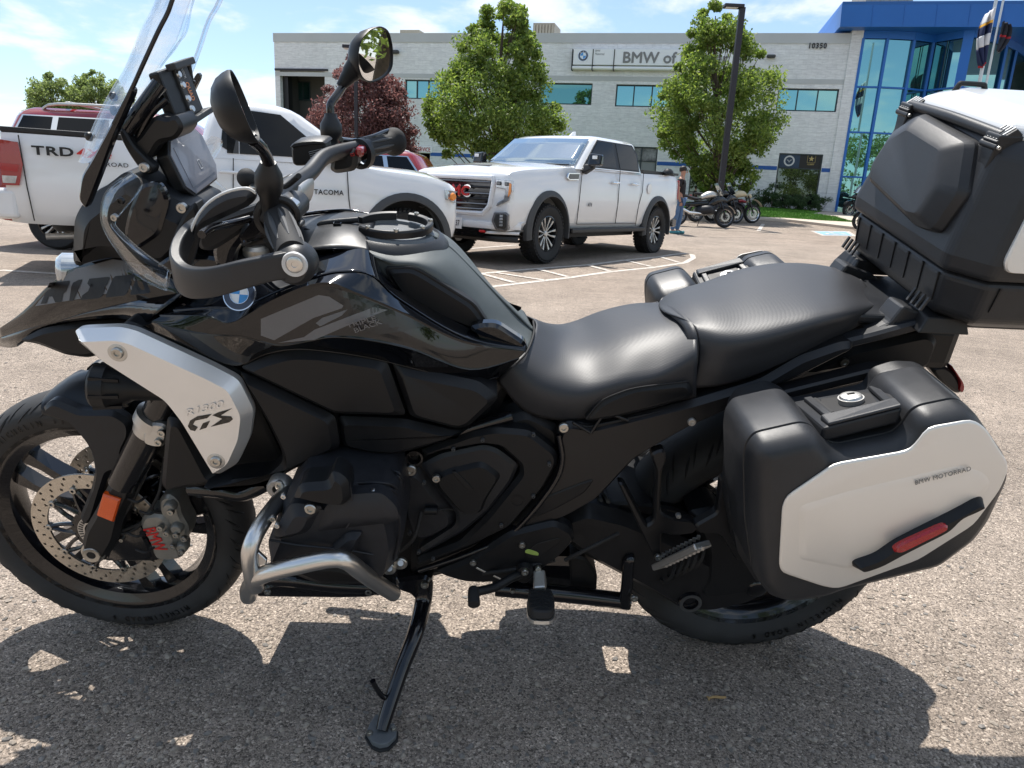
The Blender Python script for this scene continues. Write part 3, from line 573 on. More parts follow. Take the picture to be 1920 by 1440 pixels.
# ---- glazed entrance
ENT = empty('glass_entrance', (WR.x, WR.y, 0), label='tall faceted teal glass entrance with blue mullions under a blue canopy', cat='building')
zh = atY(1614, 72, 34).z
def atZ(px, py, z): d = ray(px, py); return CAM+d*((z-CH)/d.z)
plan = [atZ(*p, zh) for p in ((1614.5, 72), (1664, 72.5), (1714, 75), (1750, 80), (1806, 71), (1826, 70), (1887, 86), (1905, 95))]
plan[0] = along(WLEN+.07, .0); plan = [Vector((p.x, p.y, 0)) for p in plan]; plan.append(plan[-1]+Vector((6, 6, 0)))
zrow = [gz(34)-.1, atY(1580, 331, 34).z, atY(1590, 247.5, 34).z, atY(1601, 162.5, 34).z, zh]
for i in range(len(plan)-1):
    a, b_ = plan[i], plan[i+1]; d = (b_-a).normalized(); nn = Vector((d.y, -d.x, 0))
    if i == 4:                        # solid blue column
        mb = MB(); P = [a-nn*.0, b_, b_-nn*.5, a-nn*.5]; mb.prism([Vector((p.x, p.y, zrow[0]))-BO for p in P], [Vector((p.x, p.y, zh+.3))-BO for p in P]); mb.build('column', 'blue_paint', ENT, smooth=0); continue
    sub = 2 if i == 3 else 1
    for k in range(sub):
        A_ = a.lerp(b_, k/sub); B_ = a.lerp(b_, (k+1)/sub)
        for j in range(4):
            mb = MB(); tl = random.uniform(-.01, .01)
            q = [Vector((A_.x, A_.y, zrow[j]+.03))-nn*(.05+tl), Vector((B_.x, B_.y, zrow[j]+.03))-nn*.05, Vector((B_.x, B_.y, zrow[j+1]-.03))-nn*.05, Vector((A_.x, A_.y, zrow[j+1]-.03))-nn*(.05+tl)]
            q = [p-BO for p in q]; mb.prism([p-nn*.015 for p in q], q); mb.build('pane', 'teal_glass', ENT, smooth=0)
        if k: mb = MB(); mb.box((A_.x-BO.x, A_.y-BO.y, (zrow[0]+zh)/2), (.03, .03, zh-zrow[0])); mb.build('mullion', 'window_frame', ENT, smooth=0)
    for j in range(1, 5):
        if j == 4: h0, h1 = zh, zh+.3
        else: h0, h1 = zrow[j]-.035, zrow[j]+.035
        mb = MB(); q0 = [a+nn*.03, b_+nn*.03, b_-nn*.08, a-nn*.08]; mb.prism([Vector((p.x, p.y, h0))-BO for p in q0], [Vector((p.x, p.y, h1))-BO for p in q0]); mb.build('transom', 'blue_paint', ENT, smooth=0)
for i, p in enumerate(plan[:8]):
    if i in (4, 5): continue
    mb = MB(); mb.box((p.x-BO.x, p.y-BO.y, (zrow[0]+zh)/2), (.11, .15, zh-zrow[0]+.001)); mb.build('mullion', 'blue_paint', ENT, smooth=0)
# body behind the glass (dark rooms) and canopy
zc0 = zh+.3; f0 = atZ(1575, 50, zc0); f0b = atZ(1561, 65, zc0); f1 = atZ(1920, 50.5, zc0); dF = (f1-f0).normalized(); ztop = atY(1580, 5, f0.y).z
C_ = [f0, f0+dF*17, f0+dF*17+Vector((2, 12, 0)), f0b+(f0b-f0).normalized()*9]
fl = Vector((-.10, -.12, 0))
mb = MB(); A = [Vector((p.x, p.y, zc0))-BO for p in C_]; B = [Vector((p.x, p.y, ztop-.1))-BO+(fl if i < 2 else Vector((0, 0, 0))) for i, p in enumerate(C_)]; mb.prism(A, B); mb.build('canopy', 'blue_paint', ENT, smooth=0)
mb = MB(); mb.prism([p+Vector((0, 0, .002)) for p in B], [p+Vector((0, -.06, .10)) for p in B]); mb.build('canopy_coping', 'blue_paint', ENT, smooth=0)
nseam = 14
# standing seams of the canopy fascia
for k in range(1, nseam): p = A[0].lerp(A[1], k/nseam); q = B[0].lerp(B[1], k/nseam); mb = MB(); mb.bar(p+Vector((0, -.012, .02)), q+Vector((0, -.012, -.02)), .02, .012, up=(0, 1, 0)); mb.build('seam', 'blue_paint', ENT, smooth=0)
mb = MB(); mb.box((6.5, 8, 4.2), (13, 9, 8)); mb.box((2.5, 4.2, 4.2), (4.2, 1.6, 8)); mb.build('interior_core', 'dark_room', ENT, smooth=0)
u0 = atY(1612, 3, 37); mb = MB(); mb.box((1.0, 1.4, ztop+.35), (2.2, 2, .75)); 
ru = empty('roof_unit', tuple(u0), label='pale air conditioning unit on top of the blue canopy', cat='roof unit'); mb = MB(); mb.box((1.0, 0, -.1), (2.1, 1.6, 1.2)); mb.build('housing', 'unit_tan', ru, smooth=0)
for k in range(5): mb = MB(); mb.box((.25+k*.4, -.82, -.1), (.08, .04, 1.1)); mb.build('rib', 'unit_tan', ru, smooth=0)
# ================================================================== vegetation
def leaf_mat(name, col, col2, trans=.35):
    m = bpy.data.materials.new(name); m.use_nodes = True; t = m.node_tree; b = t.nodes['Principled BSDF']; o = t.nodes['Material Output']
    gi = N(t, 'ShaderNodeNewGeometry'); mi = N(t, 'ShaderNodeMix', data_type='RGBA'); mi.inputs[6].default_value = (*col, 1); mi.inputs[7].default_value = (*col2, 1); L(t, gi.outputs['Random Per Island'], mi.inputs[0])
    L(t, mi.outputs[2], b.inputs['Base Color']); b.inputs['Roughness'].default_value = .5; b.inputs['Specular IOR Level'].default_value = .4
    tr = N(t, 'ShaderNodeBsdfTranslucent'); hs = N(t, 'ShaderNodeHueSaturation', i_Saturation=1.15, i_Value=1.7); L(t, mi.outputs[2], hs.inputs['Color']); L(t, hs.outputs[0], tr.inputs[0])
    ms = N(t, 'ShaderNodeMixShader'); ms.inputs[0].default_value = trans; L(t, b.outputs[0], ms.inputs[1]); L(t, tr.outputs[0], ms.inputs[2]); L(t, ms.outputs[0], o.inputs[0]); MATS[name] = m
leaf_mat('leaf_green', (.085, .14, .035), (.25, .31, .085), .5)
leaf_mat('leaf_purple', (.10, .048, .048), (.23, .125, .115), .4)
leaf_mat('leaf_pale', (.15, .20, .07), (.27, .32, .13), .45)
leaf_mat('leaf_shrub', (.035, .07, .025), (.08, .13, .05), .3)
mat('bark', (.10, .075, .055), .9, nscale=9, nvar=.3, bump=.5, bscale=60)
def leaves(name, m, centers, radii, per, size, parent=None, seed=1, flat=.8):
    rs = np.random.RandomState(seed); n = len(centers)*per
    c = np.repeat(np.array(centers), per, 0); r = np.repeat(np.array(radii), per)
    d = rs.randn(n, 3); d /= np.linalg.norm(d, axis=1)[:, None]; q = (rs.rand(n)**.55)[:, None]*r[:, None]*d; q[:, 2] *= flat; p = c+q
    a = rs.randn(n, 3); a /= np.linalg.norm(a, axis=1)[:, None]; b = np.cross(a, rs.randn(n, 3)); b /= np.linalg.norm(b, axis=1)[:, None]
    s = size*(.6+.8*rs.rand(n))[:, None]; v = np.empty((n, 4, 3)); v[:, 0] = p-a*s; v[:, 1] = p+b*s*.5; v[:, 2] = p+a*s; v[:, 3] = p-b*s*.5
    me = bpy.data.meshes.new(name); me.vertices.add(4*n); me.vertices.foreach_set('co', v.reshape(-1)); me.loops.add(4*n); me.loops.foreach_set('vertex_index', np.arange(4*n)); me.polygons.add(n); me.polygons.foreach_set('loop_start', np.arange(0, 4*n, 4)); me.polygons.foreach_set('loop_total', np.full(n, 4)); me.update(); me.validate()
    me.materials.append(MATS[m]); o = bpy.data.objects.new(name, me); SC.collection.objects.link(o)
    if parent is not None: o.parent = parent
    return o
def tree(name, Y, outline, base_px, leafm, label, seed, nclump=170, per=240, size=.062, trunk_r=.14, group=None):
    # outline: (py, left px, right px) down the crown, measured on the tree's own plane
    rs = np.random.RandomState(seed); prof = []
    for py, x0, x1 in outline:
        a, b = atY(x0, py, Y), atY(x1, py, Y); prof.append(((a.z+b.z)/2, a.x, b.x))
    prof.sort(); bx = (prof[1][1]+prof[1][2])/2 if base_px is None else atY(base_px[0], base_px[1], Y).x
    r = empty(name, (bx, Y, gz(Y)), label=label, cat='tree', group=group); O = Vector((bx, Y, gz(Y)))
    zz = [p[0] for p in prof]; cs = []; rd = []; k = 0
    while len(cs) < nclump and k < 9999:
        k += 1; z = zz[0]+(zz[-1]-zz[0])*rs.rand(); xl = np.interp(z, zz, [p[1] for p in prof]); xr = np.interp(z, zz, [p[2] for p in prof]); hw = (xr-xl)/2
        if hw < rs.rand()*2.2: continue
        a = rs.rand()*6.28; rad = (.35+.62*rs.rand()**.5)*hw; cs.append(((xl+xr)/2+math.cos(a)*rad*.98-bx, math.sin(a)*rad*.9, z-O.z)); rd.append(min(.62, .16+hw*.17)*(.6+.7*rs.rand()))
    z_ = zz[-1]-O.z; cs.append(((prof[-1][1]+prof[-1][2])/2-bx, 0, z_-.1)); rd.append(.16)
    for p in prof:                                   # stray tips along the outline
        for e_ in (1, 2):
            if rs.rand() < .8: cs.append((p[e_]-bx-(.15 if e_ == 2 else -.15), (rs.rand()-.5)*.5, p[0]-O.z+(rs.rand()-.5)*.3)); rd.append(.22)
    leaves('crown', leafm, cs, rd, per, size, r, seed)
    mb = MB(); top = Vector(((prof[-2][1]+prof[-2][2])/2-bx, 0, zz[-2]-O.z)); path = [Vector((0, 0, -.1)), Vector((.03, .02, 1.2)), Vector((top.x*.3+.05, -.04, top.z*.45)), Vector((top.x*.8, .03, top.z*.8)), top]
    mb.tube(path, [trunk_r*1.3, trunk_r, trunk_r*.75, trunk_r*.4, trunk_r*.12], 10, smooth=4); mb.build('trunk', 'bark', r)
    mb = MB()
    for i in range(0, len(cs), 3):
        c = Vector(cs[i]); t_ = max(.18, min(.85, (c.z-1.0)/top.z*.8)); P, _ = cr_path(path, [0]*5, 10); s = P[int(t_*40)]
        mb.tube([s, s.lerp(c, .5)+Vector((0, 0, -.12)), c], [trunk_r*.28*(1-t_*.6), trunk_r*.17*(1-t_*.5), .01], 5, smooth=3)
    mb.build('limb', 'bark', r)
    return r
tree('ornamental_tree', 27, [(3, 948, 956), (22, 905, 985), (60, 878, 1002), (100, 858, 1015), (140, 846, 1026), (175, 812, 1012), (205, 795, 1050), (235, 800, 1058), (262, 806, 1010), (290, 830, 975)], (918, 400), 'leaf_green', 'tall green leafy tree rising behind the hood of the farther white pickup', 11)
tree('ornamental_tree', 28.5, [(6, 1338, 1344), (30, 1308, 1375), (62, 1290, 1408), (100, 1284, 1432), (140, 1262, 1450), (185, 1238, 1462), (225, 1226, 1464), (258, 1232, 1445), (290, 1248, 1420), (330, 1300, 1424), (352, 1316, 1400)], (1338, 390), 'leaf_green', 'tall green leafy tree behind the tall lamp post and the parked motorcycles', 23, nclump=190)
tree('purple_plum_tree', 26.5, [(112, 655, 668), (140, 625, 738), (170, 606, 756), (205, 590, 768), (240, 588, 780), (275, 610, 782), (305, 640, 778)], (690, 330), 'leaf_purple', 'dark purple leaved tree in front of the block wall', 31, nclump=170, per=220, size=.05, trunk_r=.1)
tree('background_tree', 52, [(138, 88, 102), (160, 62, 135), (185, 58, 150), (215, 50, 150), (235, 60, 140)], (100, 300), 'leaf_pale', 'pale green distant tree above the roof of the red estate car', 41, nclump=150, per=110, size=.085, trunk_r=.2)
tree('background_tree', 54, [(136, 160, 178), (155, 146, 220), (185, 140, 240), (215, 135, 250), (235, 150, 240)], (190, 300), 'leaf_pale', 'pale green distant tree half seen through the motorcycle windscreen', 43, nclump=170, per=110, size=.085, trunk_r=.2)
# shrubs at the foot of the wall
for i, (px, py, h_, w_) in enumerate(((1428, 392, .9, .55), (1446, 394, 1.1, .5), (1468, 395, .7, .6), (1490, 397, .65, .6), (1512, 398, .6, .55), (1532, 399, .7, .5), (1410, 391, .55, .5))):
    p = G(px, py); p = along((p-WL).dot(WD), .75); r = empty('shrub', (p.x, p.y, gz(p.y)+.08), cat='shrub', group='shrubs along the showroom wall', label=['leafy green shrub in the bed just right of the cream and red motorcycle', 'tallest upright shrub at the left edge of the dark shop window', 'low shrub under the navy poster in the dark shop window', 'low shrub in front of the middle of the dark shop window', 'low shrub under the black star poster in the dark shop window', 'last low shrub at the right end of the wall beside the glass entrance', 'small shrub at the left end of the planting bed behind the motorcycles'][i])
    rs = np.random.RandomState(60+i); cs = [(rs.randn()*w_*.4, rs.randn()*.16, h_*(.12+.85*rs.rand())) for _ in range(16)]; leaves('foliage', 'leaf_shrub', cs, [.17]*16, 90, .035, r, 70+i)
    mb = MB()
    for c in cs[::2]: mb.tube([(c[0]*.2, 0, 0), c], [.012, .004], 4)
    mb.build('stem', 'bark', r)
# trees across the lot behind the photographer: seen mirrored in the windows, the handlebar mirror and the paint
rs = np.random.RandomState(5); cs = []; rd = []
for k in range(26):
    x = -34+k*2.9+rs.randn(); y = -15-rs.rand()*9; hh_ = 5.5+4.2*rs.rand(); 
    if k % 6 == 4: continue
    for j in range(15): a = rs.rand()*6.28; z = 1.4+(hh_-1.4)*rs.rand(); q = (2.1*(1-((z-hh_*.5)/hh_*1.3)**2)); cs.append((x+math.cos(a)*q*rs.rand(), y+math.sin(a)*q*rs.rand(), z)); rd.append(1.0)
o = leaves('reflected_woodland', 'leaf_green', cs, rd, 110, .17, None, 9); tag(o, 'row of green trees mirrored in the showroom windows and the handlebar mirror', 'trees', kind='stuff')
# the tree standing beside the lot that the right handlebar mirror shows
rs = np.random.RandomState(77); mt = empty('mirrored_tree', (11.6, 8.2, 0), label='green tree whose leaves fill the right handlebar mirror', cat='tree')
cs = [(rs.randn()*1.5, rs.randn()*1.5, 1.6+5.4*rs.rand()) for _ in range(120)]; leaves('crown', 'leaf_green', cs, [.5]*120, 150, .07, mt, 78)
mb = MB(); mb.tube([(0, 0, -.1), (.1, 0, 2.5), (0, .1, 6)], [.2, .15, .04], 10); mb.build('trunk', 'bark', mt)

# ================================================================== poles and flags
def lamp_post(Y, bx, by, topy, hl, w, label, r=None):
    p = atY(bx, by, Y); zt = atY(bx, topy, Y); 
    # find the true height of the post top on this vertical
    lo, hi = 0, 20
    def py_of(z):
        d = Vector((p.x, Y, z))-CAM; return 720-CF*d.dot(UPV)/d.dot(FWD)
    for _ in range(50):
        m_ = (lo+hi)/2
        if py_of(m_) > topy: lo = m_
        else: hi = m_
    H = lo-gz(Y); r = empty('lamp_post', (p.x, Y, gz(Y)), label=label, cat='lamp post')
    mb = MB(); mb.box((0, 0, H/2-.05), (w, w, H+.1)); mb.build('pole', 'pole_dark', r, smooth=0, bevel=.012)
    mb = MB(); mb.box((-hl*.5+.03, 0, H+.02), (hl, .34, .10)); o = mb.build('lamp_head', 'pole_dark', r, smooth=0, bevel=.02)
    mb = MB(); mb.box((-hl*.55, 0, H-.035), (hl*.6, .24, .012)); mb.build('lens', 'sign_white', o, smooth=0)
    mb = MB(); mb.box((0, 0, .03), (w*2.2, w*2.2, .06)); mb.build('base_plate', 'pole_dark', r, smooth=0)
lamp_post(25.2, 1354, 330, 14, .62, .18, 'tall dark square lamp post standing in front of the right green tree')
lamp_post(24.5, 668, 250, 90, .42, .11, 'thin dark lamp post inside the purple tree behind the mirror')
def flagpole(Y, x0, y0, top, r_, label, flag=None):
    p = atY(x0, y0, Y); e = empty('flagpole', (p.x, Y, gz(Y)), label=label, cat='flagpole'); H = top
    mb = MB(); mb.tube([(0, 0, -.05), (0, 0, H)], [r_, r_*.75], 14); mb.build('pole', 'metal_pole', e)
    mb = MB(); mb.lathe([(0, .09), (.035, .07), (.05, .03), (.05, 0), (.035, -.035), (.012, -.06), (0, -.06)], (0, 0, H+.04), (0, 0, 1), 14); mb.build('finial', 'chrome', e); return e, p
def limp_flag(Y, p, zt, zb, w, cols, name, label, side=1, seed=1):
    e = empty(name, (p.x+side*.05, Y-.05, zt), label=label, cat='flag'); rs = np.random.RandomState(seed); nseg = 26; H = zt-zb
    for ci, (m_, a, b) in enumerate(cols):
        rows = []
        for i in range(9):
            t_ = a+(b-a)*i/8; z = -H*t_; row = []
            for j in range(nseg+1):
                s = j/nseg; ww = w*(.35+.8*math.sin(math.pi*min(1, t_*.9+.12))**.8); x = side*s*ww*(.8); y = .10*math.sin(s*13+t_*3+seed)*(.5+s)
                row.append((x+.03*math.sin(s*13+1.6), y, z-.35*s*H*.35*(1-t_*.3)))
            rows.append(row)
        mb = MB(); mb.grid(rows); mb.build('cloth', m_, e, smooth=60, solid=.004)
    return e
mat('flag_navy', (.012, .02, .07), .8); mat('flag_white', (.62, .62, .64), .8); mat('flag_red', (.38, .02, .03), .8); mat('flag_gold', (.7, .36, .03), .8); mat('flag_dark', (.02, .022, .03), .8)
e, p = flagpole(26, 1833, 172, 8.9, .065, 'nearer thick silver flagpole in front of the blue canopy')
limp_flag(25.9, p, atY(1862, 14, 26).z, atY(1858, 122, 26).z, .42, [('flag_white', 0, .22), ('flag_gold', .22, .27), ('flag_navy', .27, .45), ('flag_white', .45, .66), ('flag_navy', .66, .97), ('flag_red', .97, 1)], 'flag', 'limp navy and white flag with gold hanging from the nearer flagpole', -1, 1)
e, p2 = flagpole(28.5, 1846, 172, 8.15, .05, 'thinner silver flagpole with ball top behind the thick flagpole')
limp_flag(28.4, p2, atY(1866, 40, 28.5).z, atY(1862, 96, 28.5).z, .34, [('flag_dark', 0, .45), ('flag_red', .45, .52), ('flag_dark', .52, 1)], 'flag', 'limp dark flag hanging from the thinner flagpole behind', 1, 4)
# ================================================================== vehicles
def wheel(parent, x, y, r, w, side, rimr, rimm='alloy', spokes=6, tread=True):
    # side: +1 outer face towards +Y
    ax = Vector((0, side, 0)); c = Vector((x, y, r)); h = w/2
    t = MB(); t.lathe([(rimr, -h*.8), (rimr+.03, -h*.95), (r*.9, -h), (r*.975, -h*.82), (r, -h*.55), (r, h*.55), (r*.975, h*.82), (r*.9, h), (rimr+.03, h*.95), (rimr, h*.8)], c, ax, 48)
    if tread:
        for k in range(44):
            a = 2*math.pi*k/44
            for q, off in ((-.78, 0), (-.3, .5), (.3, .15), (.78, .6)):
                aa = a+off*2*math.pi/44; d = Vector((math.cos(aa), 0, math.sin(aa))); tt = Vector((-math.sin(aa), 0, math.cos(aa))); t.box(c+d*(r+.004-(.02 if abs(q) > .5 else 0))+ax*h*q, (.022, r*.085, h*.42), Matrix((d, tt, ax)).transposed())
    wt = t.build('wheel', 'rubber', parent, smooth=40)
    b = MB(); b.lathe([(0, -h*.2), (rimr*.9, -h*.3), (rimr*.92, h*.55), (rimr, h*.78), (rimr*1.0, h*.82), (rimr*.95, h*.84), (rimr*.9, h*.6), (rimr*.86, -h*.1), (0, -h*.1)], c, ax, 40); b.build('rim', 'truck_gloss_black', wt, smooth=40)
    for k in range(spokes):
        for dd in (-.16, .16):
            a = 2*math.pi*k/spokes; s = MB(); f = lambda rr, an, hh: c+Vector((math.cos(an), 0, math.sin(an)))*rr+ax*hh
            w0 = .035; s.prism([f(rimr*.16, a-.25+dd, h*.5), f(rimr*.16, a+.25+dd, h*.5), f(rimr*.55, a+.07+dd*1.5, h*.62), f(rimr*.95, a+.085+dd*1.25, h*.72), f(rimr*.95, a-.085+dd*1.25, h*.72), f(rimr*.55, a-.07+dd*1.5, h*.62)], [f(rimr*.16, a-.25+dd, h*.2), f(rimr*.16, a+.25+dd, h*.2), f(rimr*.55, a+.07+dd*1.5, h*.3), f(rimr*.95, a+.085+dd*1.25, h*.3), f(rimr*.95, a-.085+dd*1.25, h*.3), f(rimr*.55, a-.07+dd*1.5, h*.3)])
            s.build('spoke', rimm, wt, smooth=0, bevel=.005)
    b = MB(); b.lathe([(0, h*.66), (rimr*.12, h*.66), (rimr*.17, h*.58), (rimr*.17, h*.2)], c, ax, 20); b.build('hub_cap', rimm, wt)
    return wt
def loft_body(name, secs, m, parent, arches, aw, bevel=0):
    # secs: x, half width, z bottom, z top, crown, tuck
    rings = []
    for x, hw, zb, zt, crn, shw in secs:
        zs = zt-.16*(zt-zb); R_ = [(-hw+.10, zb), (-hw+.02, zb+.1), (-hw, zb+(zt-zb)*.42), (-hw+.012, zb+(zt-zb)*.6), (-hw+.0+shw*.3, zs), (-hw+shw, zt-.012), (-hw+shw+.07, zt+.006)]
        ring = R_+[(-hw*.35, zt+crn*.85), (0, zt+crn), (hw*.35, zt+crn*.85)]+[(-a, b) for a, b in R_[::-1]]; rings.append([Vector((x, a, b)) for a, b in ring])
    rings = cr_surf(rings, 3, 1)
    mb = MB(); mb.grid(rings, close=True); n = len(rings[0]); mb.f.append(tuple(range(n))[::-1]); mb.f.append(tuple(range((len(rings)-1)*n, len(rings)*n)))
    o = mb.build(name, m, parent, smooth=35)
    for x, z, r_ in arches:
        for s in (-1, 1):
            c = MB(); c.lathe([(0, -aw), (r_, -aw), (r_, aw*1.2), (0, aw*1.2)], (x, s*secs[len(secs)//2][1], z), (0, 1, 0), 40); co = c.build('cut', m, None); me = co.data; bpy.data.objects.remove(co)
            ob = bpy.data.objects.new('cutter', me); SC.collection.objects.link(ob); md = o.modifiers.new('arch', 'BOOLEAN'); md.operation = 'DIFFERENCE'; md.object = ob; md.solver = 'EXACT'
            ob.matrix_world = Matrix()
            CUT.append((o, ob))
    return o
CUT = []
def apply_cuts():
    dg = bpy.context.evaluated_depsgraph_get(); done = {}
    for o, c in CUT:
        par = o.parent
        if o.name in done: continue
        o.parent = None; done[o.name] = (o, par)
    bpy.context.view_layer.update(); dg = bpy.context.evaluated_depsgraph_get()
    for o, par in done.values():
        me = bpy.data.meshes.new_from_object(o.evaluated_get(dg)); o.modifiers.clear(); o.data = me; me.set_sharp_from_angle(angle=R(35)); o.parent = par
    for o, c in CUT:
        try: bpy.data.objects.remove(c)
        except Exception: pass
    CUT.clear()
def arch_flare(parent, x, z, ro, ri, y, side, m='trim_grey', a0=-12, a1=192, t=.05):
    mb = MB(); rows = []
    for k in range(25):
        a = R(a0+(a1-a0)*k/24); d = Vector((math.cos(a), 0, math.sin(a))); c = Vector((x, 0, z))
        rows.append([c+d*ri+Vector((0, side*(y-.12), 0)), c+d*ri+Vector((0, side*(y+t), 0)), c+d*(ri+.03)+Vector((0, side*(y+t), 0)), c+d*ro+Vector((0, side*(y+.012), 0)), c+d*ro+Vector((0, side*(y-.05), 0))])
    mb.grid(rows); return mb.build('wheel_arch_trim', m, parent, smooth=40)
def side_poly(parent, name, pts, ys, m, side, off=.006, t=.01, bevel=0, smooth=0):
    # polygon on a leaning cabin side: ys(z)->half width
    A = [Vector((x, side*(ys(x, z)+off), z)) for x, z in pts]; B = [Vector((x, side*(ys(x, z)+off-t), z)) for x, z in pts]; mb = MB(); mb.prism(A, B); return mb.build(name, m, parent, smooth=smooth, bevel=bevel)
def cabin(name, parent, m, x0b, x1b, x0t, x1t, zb, zt, wb, wt, crown=.05, rows=None):
    mb = MB(); lv = []
    for t, k in ((0, 0), (.5, 0), (.88, 0), (.96, .25), (1.0, .62), (1.035, 1.3)):
        tt = min(t, 1); x0 = x0b+(x0t-x0b)*tt-k*.10; x1 = x1b+(x1t-x1b)*tt+k*.10; w = wb+(wt-wb)*tt-k*.07; z = zb+(zt-zb)*t; 
        lv.append([Vector(p) for p in ((x0+.10, 0, z), (x0+.06, w*.5, z), (x0-.02, w-.07, z), (x0-.10, w, z), ((x0+x1)/2, w+.006, z), (x1+.08, w, z), (x1, w-.08, z), (x1-.02, 0, z), (x1, -w+.08, z), (x1+.08, -w, z), ((x0+x1)/2, -w-.006, z), (x0-.10, -w, z), (x0-.02, -w+.07, z), (x0+.06, -w*.5, z))])
    n = 14; mb.grid(lv, close=True); c = Vector(((x0t+x1t)/2, 0, zt+(zt-zb)*.035+crown)); i0 = (len(lv)-1)*n; mb.v.append(tuple(c)); ci = len(mb.v)-1
    for k in range(n): mb.f.append((i0+k, i0+(k+1) % n, ci))
    return mb.build(name, m, parent, smooth=50)
def handle(parent, x, y, z, side, m='chrome'):
    mb = MB(); mb.tube([(x-.11, y, z), (x-.09, y+side*.045, z), (x+.09, y+side*.045, z), (x+.11, y, z)], [.012, .017, .017, .012], 8, smooth=3); return mb.build('door_handle', m, parent)
def seam(parent, pts, y, side, m='truck_black', w=.008):
    mb = MB()
    for a, b in zip(pts[:-1], pts[1:]): mb.bar(Vector((a[0], side*(y(a[0], a[1])), a[1])), Vector((b[0], side*(y(b[0], b[1])), b[1])), .010, w, up=(0, 1, 0))
    return mb.build('door_seam', m, parent, smooth=0)

